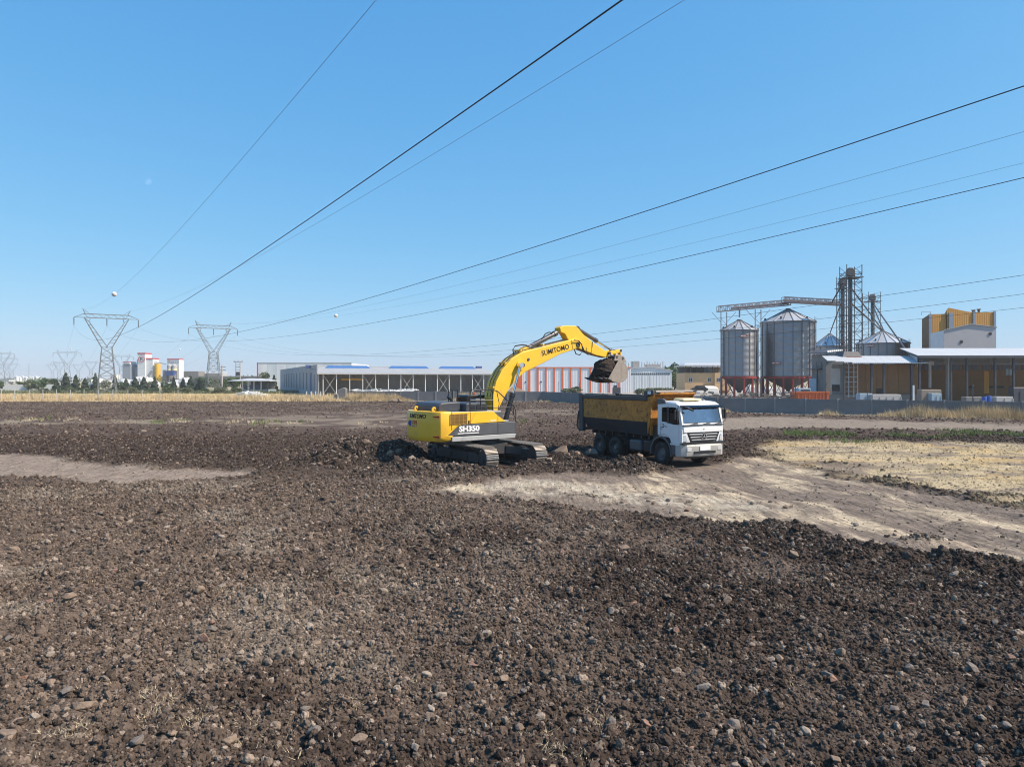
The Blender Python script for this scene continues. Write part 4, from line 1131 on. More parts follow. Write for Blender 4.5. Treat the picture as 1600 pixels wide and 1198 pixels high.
# bucket: curved shell between two cheek plates, toothed lip, hinge ears
ybk = 0.78
cheek_px = [(966.5, 563), (972, 564.3), (977.5, 568), (981, 575), (981.6, 584), (979.5, 591.5), (974, 596.5), (966, 598), (958, 596), (950.5, 592)]
cheek = [Vector(ex(*q_, -ybk)) for q_ in cheek_px]
cen = sum(cheek, Vector((0, 0))) / len(cheek)
inner = [c_ + (cen - c_).normalized() * 0.05 for c_ in cheek]
b = MB(U)
n = len(cheek)
vs = [(c_.x, yy, c_.y) for yy in (-ybk, ybk) for c_ in cheek] + [(c_.x, yy, c_.y) for yy in (-ybk, ybk) for c_ in inner]
fs = []
for i in range(n - 1):
    fs += [(i, i + 1, n + i + 1, n + i), (2 * n + i, 3 * n + i, 3 * n + i + 1, 2 * n + i + 1)]
fs += [(0, n, 3 * n, 2 * n), (n - 1, 2 * n + n - 1, 3 * n + n - 1, n + n - 1), tuple([i for i in range(n)] + [2 * n + i for i in range(n - 1, -1, -1)]), tuple([n + i for i in range(n)][::-1] + [3 * n + i for i in range(n)])]
b.add(vs, fs)
bucket = b.build('bucket', 'bucket_steel', exc, smooth=25)
for yy in (-ybk - 0.001, ybk - 0.039):
    b = MB(U); b.xz([(c_.x, c_.y) for c_ in cheek], yy, yy + 0.04); b.build('cheek_plate', 'bucket_steel', bucket, bevel=0.008)
lip = cheek[-1]; lipd = (cheek[-1] - cheek[-3]).normalized()
b = MB(U); b.bar((lip.x - lipd.x * 0.1, -ybk - 0.02, lip.y - lipd.y * 0.1), (lip.x - lipd.x * 0.1, ybk + 0.02, lip.y - lipd.y * 0.1), 0.3, 0.055, up=(-lipd.y, 0, lipd.x)); b.build('cutting_lip', 'dark_steel', bucket, bevel=0.01)
for k in range(5):
    yy = -ybk + 0.1 + k * (2 * ybk - 0.2) / 4
    t0 = lip + lipd * 0.02; t1 = lip + lipd * 0.32
    b = MB(U); b.loft([[(t0.x, yy - 0.07, t0.y - 0.06), (t0.x, yy + 0.07, t0.y - 0.06), (t0.x, yy + 0.07, t0.y + 0.06), (t0.x, yy - 0.07, t0.y + 0.06)],
                       [(t1.x, yy - 0.05, t1.y - 0.012), (t1.x, yy + 0.05, t1.y - 0.012), (t1.x, yy + 0.05, t1.y + 0.012), (t1.x, yy - 0.05, t1.y + 0.012)]]); b.build('tooth', 'dark_steel', bucket, bevel=0.01)
for yy in (-0.3, 0.3):
    e_ = [ex(*q_, 0) for q_ in ((952, 566), (955, 555), (960, 554), (968, 557), (972, 566))]
    b = MB(U); b.xz(e_, yy - 0.04, yy + 0.04); b.build('hinge_ear', 'bucket_steel', bucket, bevel=0.01)

# soil heaped in the bucket
def lump(name, mat_, M, seed, amp=0.25, sub=4, freq=2.2):
    bm = bmesh.new(); bmesh.ops.create_icosphere(bm, subdivisions=sub, radius=1)
    c_ = np.array([v.co for v in bm.verts])
    nz = fbm(c_[:, 0] * 1.0 + c_[:, 2] * 0.7 + seed, c_[:, 1] - c_[:, 2] * 0.8, freq, 4, seed) - 0.5
    n2_ = domes(c_[:, 0] + c_[:, 2] * 0.55 + 5, c_[:, 1] - c_[:, 2] * 0.6 + 5, 0.34, seed)
    for v, k_, k2 in zip(bm.verts, nz, n2_):
        v.co = M @ (v.co * (1 + amp * 2 * k_ + k2 * 1.1))
    me_ = bpy.data.meshes.new(name); bm.to_mesh(me_); bm.free()
    me_.materials.append(MAT[mat_])
    o = bpy.data.objects.new(name, me_); COL.objects.link(o)
    return o
mat('fresh_soil', (0.05, 0.038, 0.032), 0.95, var=0.4, scale=6, dirt=(0.14, 0.11, 0.09), dirt_amt=0.2, dirt_scale=8, bump=0.03, bump_scale=14, spec=0.15)
mouth = (cheek[0] + cheek[-1]) / 2
heap_c = mouth * 0.62 + cen * 0.38
t_ = (cheek[0] - cheek[-1]); aL = math.atan2(t_.y, t_.x)
M_ = U @ Matrix.Translation((heap_c.x - 0.08, 0, heap_c.y + 0.02)) @ Matrix.Rotation(-aL, 4, 'Y') @ Matrix.Diagonal((0.6, 0.68, 0.5, 1))
o = lump('soil_heap', 'fresh_soil', M_, 17, 0.22)
props(o, 'dark lumpy soil heaped in the raised excavator bucket', 'soil')

# ------------------------------------------------------------------ the tipper truck
trk = thing('dump_truck', 'white cab dump truck with a scuffed ochre tipping bed under the bucket', 'truck', TRK)
V_ = Matrix.Translation(TRK) @ Matrix.Rotation(TRK_A, 4, 'Z')
Vd = lambda x_, y_, z_: (V_.to_3x3() @ Vector((x_, y_, z_)))
Vx = lambda x_, y_, z_: V_ @ Vector((x_, y_, z_))
YS = 1.2
b = MB(V_); b.box(-6.2, 1.0, -0.47, -0.38, 0.78, 1.05).box(-6.2, 1.0, 0.38, 0.47, 0.78, 1.05)
for x_ in (-6.1, -4.7, -3.4, -2.2, -1.0, 0.7): b.box(x_ - 0.05, x_ + 0.05, -0.375, 0.375, 0.82, 1.0)
b.build('chassis_frame', 'black_paint', trk)
def wheel(x_, y0_, y1_, rad, front):
    e_ = Empty_part('wheel', Vx(x_, (y0_ + y1_) / 2, 0), trk)
    sgn = 1 if (y0_ + y1_) > 0 else -1
    w_ = abs(y1_ - y0_) / 2
    Mx = Matrix.Translation((x_, (y0_ + y1_) / 2, rad)) @ Matrix.Rotation(R(90), 4, 'X')
    parts = [(0.0, w_)] if front else [(-w_ * 0.52, w_ * 0.46), (w_ * 0.52, w_ * 0.46)]
    b = MB(V_)
    for c_, hw in parts:
        b.lathe([(rad * 0.56, c_ - hw * 0.8), (rad * 0.6, c_ - hw), (rad * 0.88, c_ - hw), (rad * 0.97, c_ - hw * 0.82), (rad, c_ - hw * 0.6), (rad, c_ - 0.02), (rad * 0.985, c_ - 0.015), (rad * 0.985, c_ + 0.015), (rad, c_ + 0.02), (rad, c_ + hw * 0.6), (rad * 0.97, c_ + hw * 0.82), (rad * 0.88, c_ + hw), (rad * 0.6, c_ + hw), (rad * 0.56, c_ + hw * 0.8)], 40, Mx, closed=True)
        for k in range(36):
            t = k / 36 * 6.283
            for sd in (-1, 1):
                p_ = Mx @ Vector((rad * 0.995 * math.cos(t + sd * 0.04), rad * 0.995 * math.sin(t + sd * 0.04), c_ + sd * hw * 0.5))
                q_ = Mx @ Vector((rad * 0.995 * math.cos(t + sd * 0.1), rad * 0.995 * math.sin(t + sd * 0.1), c_ + sd * hw * 0.92))
                b.bar(p_, q_, 0.045, 0.035)
    b.build('tyre', 'black_rubber', e_, smooth=40)
    s_ = -sgn      # lathe axis runs towards -y after the turn
    out = w_ * s_
    b = MB(V_)
    if front: pf = [(0.001, out * 0.75), (0.1, out * 0.75), (0.13, out * 0.6), (0.19, out * 0.55), (0.24, out * 0.3), (0.29, out * 0.35), (0.3, out * 0.85), (rad * 0.585, out * 0.9)]
    else: pf = [(0.001, out * 0.85), (0.11, out * 0.85), (0.13, out * 0.55), (0.2, out * 0.35), (0.27, out * 0.3), (0.29, out * 0.6), (0.3, out * 0.9), (rad * 0.585, out * 0.93)]
    b.lathe(pf, 24, Mx)
    for k in range(10):
        t = k / 10 * 6.283; zz = pf[3][1] * 1.02
        p_ = Mx @ Vector((0.165 * math.cos(t), 0.165 * math.sin(t), zz)); q_ = Mx @ Vector((0.165 * math.cos(t), 0.165 * math.sin(t), zz + s_ * 0.03)); b.cyl(p_, q_, 0.016, n=6)
    b.build('rim', 'rim_metal', e_, smooth=30)

def Empty_part(name, loc, parent):
    o = bpy.data.objects.new(name, None); o.empty_display_size = 0.2; COL.objects.link(o)
    o.parent = parent; o.location = Vector(loc) - WL[parent.name]; WL[o.name] = Vector(loc)
    return o
for sd in (-1, 1):
    wheel(0.0, sd * 0.87, sd * 1.19, 0.53, True)
    wheel(-3.5, sd * 0.62, sd * 1.2, 0.53, False)
    wheel(-4.85, sd * 0.62, sd * 1.2, 0.53, False)
for x_ in (0.0, -3.5, -4.85):
    b = MB(V_); b.cyl((x_, -0.85, 0.53), (x_, 0.85, 0.53), 0.09, n=10); b.cyl((x_ - 0.2 if x_ else x_ - 0.1, 0, 0.53), (x_ + 0.2 if x_ else x_ + 0.1, 0, 0.53), 0.24 if x_ else 0.12, n=12); b.build('axle', 'black_paint', trk, smooth=1)

# cab
FX, RX, ZR = 1.4, -0.22, 2.86
SB = 1.06
def side_panel(y_, name, sgn):
    outer = [(RX, 1.36), (RX, 1.9), (RX, 2.45), (RX, ZR - 0.04), (0.5, ZR - 0.04), (1.05, 2.8), (1.18, 2.72), (1.38, 1.95), (1.41, 1.6), (1.41, SB), (0.7, SB), (0.64, 1.22), (0.45, 1.38), (0.2, 1.42)]
    inner = [(0.05, 1.98), (0.05, 2.1), (0.05, 2.5), (0.08, 2.62), (0.5, 2.64), (0.98, 2.64), (1.06, 2.6), (1.24, 1.98), (1.2, 1.9), (1.1, 1.88), (0.9, 1.88), (0.68, 1.9), (0.4, 1.96), (0.2, 1.97)]
    b = MB(V_); b.ring([(p_[0], y_, p_[1]) for p_ in outer], [(p_[0], y_, p_[1]) for p_ in inner], (0, -sgn * 0.05, 0))
    o = b.build(name, 'white_paint', cab, bevel=0.012)
    b = MB(V_); b.xz([(p_[0], p_[1]) for p_ in inner], y_ - sgn * 0.03, y_ - sgn * 0.024); b.build('side_window', 'tinted_glass', o)
    b = MB(V_); b.box(0.42, 0.56, y_ - sgn * 0.055, y_ + sgn * 0.004, 1.93, 2.65); b.build('window_post', 'black_paint', o)
    # door shut lines and handle
    for x_ in (-0.02, 1.22):
        b = MB(V_); b.box(x_ - 0.006, x_ + 0.006, y_ - sgn * 0.01, y_ + sgn * 0.003, 1.4 if x_ < 0.6 else SB + 0.05, 1.9); b.build('shut_line', 'letter_black', o)
    b = MB(V_); b.box(0.06, 0.22, y_ - sgn * 0.01, y_ + sgn * 0.025, 1.72, 1.76); b.build('door_handle', 'black_paint', o, bevel=0.008)
    return o
b = MB(V_); b.box(RX, 1.34, -YS + 0.06, YS - 0.06, 1.3, 1.42).box(0.72, 1.36, -YS + 0.06, YS - 0.06, 0.95, 1.3)
cab = b.build('cab', 'white_paint', trk)
sp_ = side_panel(-YS, 'door', -1); side_panel(YS, 'door', 1)
for x0_, z0_, x1_, z1_, m_ in ((0.1, 1.8, 0.1, 1.9, 'letter_red'), (0.16, 1.79, 0.2, 1.88, 'letter_black'), (0.2, 1.88, 0.25, 1.78, 'letter_black'), (0.3, 1.76, 0.36, 1.82, 'letter_black'), (0.4, 1.72, 0.44, 1.79, 'letter_red'), (-0.06, 1.69, 0.1, 1.66, 'letter_blue'), (-0.02, 1.65, 0.14, 1.63, 'letter_blue')):
    b = MB(V_); b.bar((x0_, -YS - 0.002, z0_), (x1_, -YS - 0.002, z1_), 0.008, 0.028, up=(0, 1, 0)); b.build('door_mark', m_, sp_)
b = MB(V_); b.box(RX, RX + 0.05, -YS + 0.051, YS - 0.051, 1.43, ZR - 0.05); b.build('back_wall', 'white_paint', cab)
b = MB(V_)
b.loft([[(RX, -YS, ZR - 0.038), (0.5, -YS, ZR - 0.038), (1.05, -YS, 2.802), (1.2, -YS, 2.73), (1.24, -YS + 0.03, 2.72), (1.24, YS - 0.03, 2.72), (1.2, YS, 2.73), (1.05, YS, 2.802), (0.5, YS, ZR - 0.038), (RX, YS, ZR - 0.038)],
        [(RX, -YS + 0.1, ZR + 0.05), (0.5, -YS + 0.1, ZR + 0.05), (0.95, -YS + 0.1, 2.89), (1.08, -YS + 0.14, 2.83), (1.12, -YS + 0.2, 2.81), (1.12, YS - 0.2, 2.81), (1.08, YS - 0.14, 2.83), (0.95, YS - 0.1, 2.89), (0.5, YS - 0.1, ZR + 0.05), (RX, YS - 0.1, ZR + 0.05)]])
b.build('cab_roof', 'white_paint', cab, bevel=0.03)
def fr(z_): return float(np.interp(z_, [1.0, 1.6, 1.92, 2.7], [1.44, 1.44, 1.42, 1.23]))
wo = [(-YS, 1.88), (YS, 1.88), (YS, 2.74), (-YS, 2.74)]; wi = [(-YS + 0.09, 1.95), (YS - 0.09, 1.95), (YS - 0.12, 2.62), (-YS + 0.12, 2.62)]
b = MB(V_); b.ring([(fr(z_), y_, z_) for y_, z_ in wo], [(fr(z_), y_, z_) for y_, z_ in wi], (-0.05, 0, 0)); fw = b.build('windscreen_frame', 'white_paint', cab, bevel=0.01)
b = MB(V_); b.prism([(fr(z_) - 0.02, y_, z_) for y_, z_ in wi], (-0.008, 0, 0)); b.build('windscreen', 'windscreen_glass', fw)
wk = [(-YS + 0.115, 1.975), (YS - 0.115, 1.975), (YS - 0.145, 2.595), (-YS + 0.145, 2.595)]
b = MB(V_); b.ring([(fr(z_) - 0.012, y_, z_) for y_, z_ in wi], [(fr(z_) - 0.012, y_, z_) for y_, z_ in wk], (-0.006, 0, 0)); b.build('window_seal', 'black_rubber', fw)
for y_, t_ in ((-0.75, 0.25), (-0.02, 0.3), (0.68, 0.3)):
    b = MB(V_); b.bar((1.45, y_, 1.9), (1.45, y_ + 0.5, 1.975), 0.02, 0.02); b.bar((1.44, y_ - 0.02, 1.88), (1.45, y_ + 0.24, 1.945), 0.018); b.build('wiper', 'black_paint', fw)
b = MB(V_); b.bar((1.46, -YS + 0.03, 1.87), (1.46, YS - 0.03, 1.87), 0.06, 0.05); b.build('cowl', 'dark_grey_paint', cab)
b = MB(V_); b.loft([[(1.38, -YS + 0.02, z_), (1.44 + (0.015 if z_ < 1.8 else 0), -YS + 0.08, z_), (1.465 + (0.015 if z_ < 1.8 else 0), 0, z_), (1.44 + (0.015 if z_ < 1.8 else 0), YS - 0.08, z_), (1.38, YS - 0.02, z_), (1.3, YS - 0.04, z_), (1.3, -YS + 0.04, z_)] for z_ in (1.55, 1.62, 1.78, 1.84)])
b.build('front_hatch', 'white_paint', cab, smooth=30, bevel=0.015)
# sun visor over the windscreen
b = MB(V_); b.prism([(1.25, -YS + 0.02, 2.72), (1.25, YS - 0.02, 2.72), (1.4, YS - 0.06, 2.62), (1.4, -YS + 0.06, 2.62)], (0.0, 0, 0.018)); b.build('sun_visor', 'tinted_glass', cab)
# grille with three pale bars and the star in a ring
gy0, gy1 = 0.92, 0.72
b = MB(V_); b.prism([(1.4, -gy0, 1.53), (1.4, gy0, 1.53), (1.4, gy1, 1.14), (1.4, -gy1, 1.14)], (0.035, 0, 0)); grl = b.build('grille', 'black_paint', cab, bevel=0.01)
for k in range(3):
    z_ = 1.46 - k * 0.12; w_ = gy0 - 0.07 - (1.53 - z_) * 0.5
    b = MB(V_); b.box(1.43, 1.475, -w_, w_, z_ - 0.028, z_ + 0.028); b.build('grille_bar', 'silver', grl, bevel=0.012)
Mx = Matrix.Translation((1.475, 0, 1.36)) @ Matrix.Rotation(R(90), 4, 'Y')
b = MB(V_); b.lathe([(0.125, -0.02), (0.15, -0.02), (0.15, 0.025), (0.125, 0.025)], 28, Mx, closed=True)
for k in range(3):
    t = math.pi / 2 + k * 2 * math.pi / 3
    tip = (1.5, 0.13 * math.cos(t), 1.36 + 0.13 * math.sin(t)); l_ = (1.5, 0.032 * math.cos(t + 1.05), 1.36 + 0.032 * math.sin(t + 1.05)); r_ = (1.5, 0.032 * math.cos(t - 1.05), 1.36 + 0.032 * math.sin(t - 1.05))
    b.prism([(1.5, 0, 1.36), l_, tip, r_], (0.012, 0, 0))
b.build('star_emblem', 'silver', grl, smooth=1)
b = MB(V_); Mx2 = Matrix.Translation((1.468, 0, 1.36)) @ Matrix.Rotation(R(90), 4, 'Y'); b.lathe([(0.001, 0), (0.13, 0), (0.13, 0.015), (0.001, 0.015)], 24, Mx2); b.build('emblem_disc', 'letter_black', grl)
b = MB(V_); b.lathe([(0.022, -0.006), (0.03, -0.006), (0.03, 0.006), (0.022, 0.006)], 14, Matrix.Translation((1.488, 0, 1.7)) @ Matrix.Rotation(R(90), 4, 'Y'), closed=True); b.build('hood_badge', 'silver', cab)
for sd in (-1, 1):      # white corner pieces either side of the grille
    b = MB(V_); b.prism([(1.36, sd * (YS - 0.02), 1.54), (1.42, sd * (gy0 + 0.03), 1.54), (1.42, sd * (gy1 + 0.04), 1.12), (1.36, sd * (YS - 0.02), 1.12)], (0.03, 0, 0)); b.build('corner_panel', 'white_paint', cab, bevel=0.012)
    b = MB(V_); b.loft([[(1.36, sd * (YS - 0.005), 1.5), (1.46, sd * (gy0 + 0.08), 1.46), (1.46, sd * (gy1 + 0.2), 1.16), (1.36, sd * (YS - 0.005), 1.14)], [(1.4, sd * (YS - 0.03), 1.47), (1.475, sd * (gy0 + 0.1), 1.44), (1.475, sd * (gy1 + 0.22), 1.19), (1.4, sd * (YS - 0.03), 1.17)]]); b.build('headlight', 'headlamp' if sd > 0 else 'white_paint', cab, bevel=0.01)
# bumper
b = MB(V_)
b.loft([[(1.0, -YS - 0.02, z_), (1.36, -YS - 0.02, z_), (1.5 + dx, -YS + 0.2, z_), (1.54 + dx, 0, z_), (1.5 + dx, YS - 0.2, z_), (1.36, YS + 0.02, z_), (1.0, YS + 0.02, z_), (1.0, YS - 0.1, z_), (1.3, YS - 0.12, z_), (1.3, -YS + 0.12, z_), (1.0, -YS + 0.1, z_)] for z_, dx in ((0.5, -0.04), (0.58, 0.0), (0.95, 0.02), (1.03, -0.02))])
bum = b.build('bumper', 'truck_bumper', trk, smooth=25, bevel=0.015)
b = MB(V_); b.box(1.3, 1.5, -YS, YS, 1.035, 1.12); b.build('bumper_strip', 'black_paint', bum)
b = MB(V_); b.box(1.49, 1.56, -0.62, 0.62, 0.62, 0.72); b.build('air_slot', 'letter_black', bum)
b = MB(V_); b.box(1.555, 1.575, -0.3, 0.3, 0.76, 0.95); b.build('number_plate', 'letter_white', bum)
b = MB(V_); b.box(1.0, 1.3, -0.75, 0.75, 0.4, 0.5); b.build('tow_beam', 'black_paint', trk)
for sd in (-1, 1):
    b = MB(V_); b.box(1.47, 1.535, sd * 0.75, sd * 1.0, 0.74, 0.9); b.build('fog_lamp', 'headlamp', bum, bevel=0.01)
    b = MB(V_); b.box(0.64, 1.28, sd * (YS - 0.16), sd * YS, 0.55, 0.98); b.build('step', 'dark_grey_paint', trk, bevel=0.02)
    b = MB(V_); b.box(0.66, 1.26, sd * (YS + 0.001), sd * (YS + 0.03), 0.98, 1.05); b.build('step_edge', 'white_paint', trk, bevel=0.01)
    # front mudguard arch
    pts_o = []; pts_i = []
    for k in range(13):
        t = R(-8 + k * 196 / 12)
        pts_o.append((0.74 * math.cos(t), YS - 0.0, 0.56 + 0.76 * math.sin(t))); pts_i.append((0.66 * math.cos(t), YS, 0.56 + 0.68 * math.sin(t)))
    poly = pts_o + pts_i[::-1]
    b = MB(V_); vs = []; fs = []
    for k in range(13):
        for y_ in (sd * (YS - 0.38), sd * (YS + 0.03)):
            vs += [(pts_o[k][0], y_, pts_o[k][2]), (pts_i[k][0], y_, pts_i[k][2])]
    for k in range(12):
        a0 = k * 4; a1 = a0 + 4
        fs += [(a0, a1, a1 + 2, a0 + 2), (a0 + 1, a0 + 3, a1 + 3, a1 + 1), (a0 + 2, a1 + 2, a1 + 3, a0 + 3), (a0, a0 + 1, a1 + 1, a1)]
    fs += [(0, 2, 3, 1), (48, 49, 51, 50)]
    b.add(vs, fs); b.build('mudguard', 'dark_grey_paint', trk, smooth=30)
    # mirrors
    b = MB(V_); b.tube([(1.15, sd * (YS - 0.02), 2.66), (1.32, sd * (YS + 0.16), 2.62), (1.34, sd * (YS + 0.2), 2.55), (1.34, sd * (YS + 0.2), 2.0), (1.3, sd * (YS + 0.12), 1.95), (1.22, sd * (YS - 0.01), 1.93)], 0.02, 7)
    mr_ = b.build('mirror', 'black_paint', trk, smooth=1)
    b = MB(V_); b.box(1.24, 1.32, sd * (YS + 0.08), sd * (YS + 0.32), 2.12, 2.55); b.build('mirror_housing', 'black_paint', mr_, bevel=0.03)
b = MB(V_); b.loft([[(1.12, -YS - 0.02, 2.68), (1.16, -YS - 0.02, 2.74), (1.18, -YS + 0.06, 2.74), (1.14, -YS + 0.06, 2.68)], [(1.42, -YS + 0.2, 2.62), (1.46, -YS + 0.2, 2.68), (1.48, -YS + 0.3, 2.67), (1.44, -YS + 0.3, 2.6)], [(1.54, -YS + 0.42, 2.5), (1.58, -YS + 0.44, 2.56), (1.58, -YS + 0.56, 2.54), (1.54, -YS + 0.54, 2.46)]]); b.build('kerb_mirror', 'black_paint', trk, smooth=30, bevel=0.015)
# inside the cab
b = MB(V_); b.box(0.85, 1.3, -1.1, 1.1, 1.42, 1.9).box(0.75, 1.0, 0.35, 0.9, 1.85, 2.0); dash = b.build('dashboard', 'cab_inside', cab, bevel=0.04)
for y_ in (-0.65, 0.62):
    b = MB(V_); b.box(-0.05, 0.5, y_ - 0.28, y_ + 0.28, 1.5, 1.72).box(-0.12, 0.06, y_ - 0.27, y_ + 0.27, 1.72, 2.35).box(-0.1, 0.02, y_ - 0.14, y_ + 0.14, 2.37, 2.55); b.build('seat', 'seat_cloth', cab, bevel=0.04)
Mx = Matrix.Translation((0.68, 0.62, 2.02)) @ Matrix.Rotation(R(-35), 4, 'Y')
b = MB(V_); b.lathe([(0.2, -0.014), (0.228, -0.014), (0.228, 0.014), (0.2, 0.014)], 24, Mx, closed=True).bar(Mx @ Vector((-0.2, 0, 0)), Mx @ Vector((0.2, 0, 0)), 0.03); b.build('steering_wheel', 'black_rubber', cab, smooth=1)
b = MB(V_); b.box(1.16, 1.2, 0.45, 0.95, 1.92, 2.2); b.build('windscreen_card', 'letter_white', cab)
# roof: dark fairing at the rear edge, cream hatch
b = MB(V_); b.xz([(RX - 0.05, ZR - 0.12), (RX - 0.05, ZR + 0.13), (0.1, ZR + 0.16), (0.28, ZR + 0.08), (0.36, ZR - 0.08)], -YS - 0.015, -YS + 0.14); b.build('roof_fairing', 'dark_grey_paint', cab, bevel=0.04)
b = MB(V_); b.xz([(RX - 0.05, ZR - 0.12), (RX - 0.05, ZR + 0.13), (0.1, ZR + 0.16), (0.28, ZR + 0.08), (0.36, ZR - 0.08)], YS - 0.14, YS + 0.015); b.build('roof_fairing', 'dark_grey_paint', cab, bevel=0.04)
b = MB(V_); b.loft([[(0.1, -0.5, ZR + 0.055), (0.75, -0.5, ZR + 0.055), (0.75, 0.5, ZR + 0.055), (0.1, 0.5, ZR + 0.055)], [(0.06, -0.56, ZR + 0.1), (0.8, -0.56, ZR + 0.1), (0.8, 0.56, ZR + 0.1), (0.06, 0.56, ZR + 0.1)], [(0.12, -0.5, ZR + 0.17), (0.72, -0.5, ZR + 0.16), (0.72, 0.5, ZR + 0.16), (0.12, 0.5, ZR + 0.17)]]); b.build('roof_hatch', 'cream_plastic', cab, bevel=0.03)

# tipping bed
BX0, BX1, BZ0, BZ1 = -6.55, -0.72, 1.9, 2.88
YB = 1.25
bed = Empty_part('tipping_bed', Vx(-3.5, 0, 1.15), trk)
for sd in (-1, 1):
    b = MB(V_); b.xz([(BX0 + 0.35, BZ0), (BX1 - 0.2, BZ0), (BX1 - 0.12, BZ1), (BX0 + 0.35, BZ1)], sd * YB, sd * (YB - 0.06)); b.build('side_panel', 'bed_paint', bed, bevel=0.01)
    b = MB(V_); b.prism([(BX0 + 0.35, sd * YB, BZ0 - 0.003), (BX1 - 0.25, sd * YB, BZ0 - 0.003), (BX1 - 0.45, sd * (YB - 0.28), 1.22), (BX0 + 0.35, sd * (YB - 0.28), 1.3)], (0, -sd * 0.06, 0)); b.build('lower_skirt', 'bed_black', bed, bevel=0.01)
    b = MB(V_); b.box(BX0 + 0.1, BX1 - 0.2, sd * (YB - 0.1), sd * (YB + 0.035), BZ1 + 0.002, BZ1 + 0.2); b.build('top_rail', 'bed_black', bed, bevel=0.02)
    b = MB(V_); b.xz([(BX0, 1.15), (BX0 - 0.06, 3.14), (BX0 + 0.32, 3.12), (BX0 + 0.35, 1.15)], sd * (YB + 0.045), sd * (YB - 0.16)); b.build('rear_post', 'bed_black', bed, bevel=0.03)
    b = MB(V_); b.xz([(BX1 - 0.45, BZ1 + 0.2), (BX1 - 0.3, BZ1 + 0.48), (BX1 + 0.28, BZ1 + 0.5), (BX1 + 0.28, BZ1 + 0.3), (BX1 - 0.2, BZ1 + 0.2), (BX1 - 0.2, BZ1 + 0.05), (BX1 - 0.45, BZ1 + 0.05)], sd * (YB + 0.04), sd * (YB - 0.12)); b.build('headboard_ear', 'bed_black', bed, bevel=0.02)
    b = MB(V_); b.xz([(BX1 - 0.2, BZ0 - 0.55), (BX1 - 0.2, BZ1 + 0.19), (BX1 + 0.27, BZ1 + 0.29), (BX1 + 0.1, BZ1 - 0.2), (BX1 - 0.02, BZ0)], sd * (YB - 0.02), sd * (YB - 0.08)); b.build('corner_panel', 'bed_paint', bed, bevel=0.01)
b = MB(V_); b.box(BX1 - 0.1, BX1 + 0.14, -YB - 0.045, -YB - 0.04, BZ1 + 0.32, BZ1 + 0.46) ; b.build('sticker', 'letter_white', bed)
b = MB(V_); b.prism([(BX1 - 0.1, -YB + 0.082, 1.3), (BX1 - 0.1, YB - 0.082, 1.3), (BX1 + 0.0, YB - 0.082, BZ1 + 0.2), (BX1 + 0.0, -YB + 0.082, BZ1 + 0.2)], (0.06, 0, 0)); b.build('headboard', 'bed_paint', bed)
b = MB(V_); b.prism([(BX1 + 0.06, -YB + 0.13, BZ1 + 0.2), (BX1 + 0.06, YB - 0.13, BZ1 + 0.2), (BX1 + 0.5, YB - 0.2, BZ1 + 0.33), (BX1 + 0.5, -YB + 0.2, BZ1 + 0.33)], (0, 0, 0.06)); b.build('cab_guard', 'bed_paint', bed, bevel=0.01)
b = MB(V_); b.box(BX1 + 0.02, BX1 + 0.3, -YB + 0.13, YB - 0.13, BZ1 + 0.41, BZ1 + 0.49); b.build('guard_rail', 'concrete', bed, bevel=0.01)
b = MB(V_); b.box(BX0 + 0.1, BX1 - 0.15, -YB + 0.35, YB - 0.35, 1.25, 1.35); b.build('bed_floor', 'bed_black', bed)
b = MB(V_); b.box(BX0 + 0.02, BX0 + 0.1, -YB + 0.17, YB - 0.17, 1.2, 3.05)
tg = b.build('tailgate', 'bed_black', bed, bevel=0.01)
b = MB(V_); b.tube([Vector((BX0 - 0.02, -YB - 0.05, 2.2)), Vector((BX0 - 0.14, -YB - 0.05, 1.6)), Vector((BX0 - 0.12, -YB - 0.04, 1.3)), Vector((BX0 + 0.05, -YB - 0.04, 1.2))], 0.05, 8); b.build('tailgate_hinge', 'bed_black', bed, smooth=1)
for k in range(9):
    x_ = BX0 + 0.7 + k * 0.58; b = MB(V_); b.box(x_ - 0.04, x_ + 0.04, -0.9, 0.9, 1.06, 1.24); b.build('cross_member', 'bed_black', bed)
# under the bed
b = MB(V_); b.box(-2.45, -1.55, -1.12, -0.6, 0.48, 1.0); b.build('fuel_tank', 'dark_grey_paint', trk, bevel=0.08)
b = MB(V_); b.box(-1.4, -0.85, -1.08, -0.6, 0.5, 1.02); b.build('battery_box', 'black_paint', trk, bevel=0.03)
b = MB(V_); b.box(-2.4, -1.0, 0.6, 1.1, 0.5, 1.0); b.build('air_tank', 'black_paint', trk, bevel=0.08)
b = MB(V_); b.cyl((-0.55, 0, 0.9), (-0.6, 0, 2.75), 0.12, n=14); b.build('tipping_ram', 'dark_grey_paint', trk, smooth=1)
for sd in (-1, 1):
    b = MB(V_); vs = []; fs = []
    arc = [(-2.62, 0.7), (-2.72, 0.95), (-2.95, 1.13), (-3.5, 1.17)]
    for x_, z_ in arc:
        for y_ in (sd * 0.6, sd * 1.22): vs += [(x_, y_, z_), (x_, y_, z_ + 0.025)]
    for k in range(3):
        a0 = k * 4; a1 = a0 + 4; fs += [(a0, a1, a1 + 2, a0 + 2), (a0 + 1, a0 + 3, a1 + 3, a1 + 1), (a0 + 2, a1 + 2, a1 + 3, a0 + 3), (a0, a0 + 1, a1 + 1, a1)]
    b.add(vs, fs); b.build('mudguard', 'black_paint', trk)
b = MB(V_); b.box(-0.75, -0.35, -1.05, -0.55, 0.95, 1.75); b.build('intake_box', 'black_paint', trk, bevel=0.04)

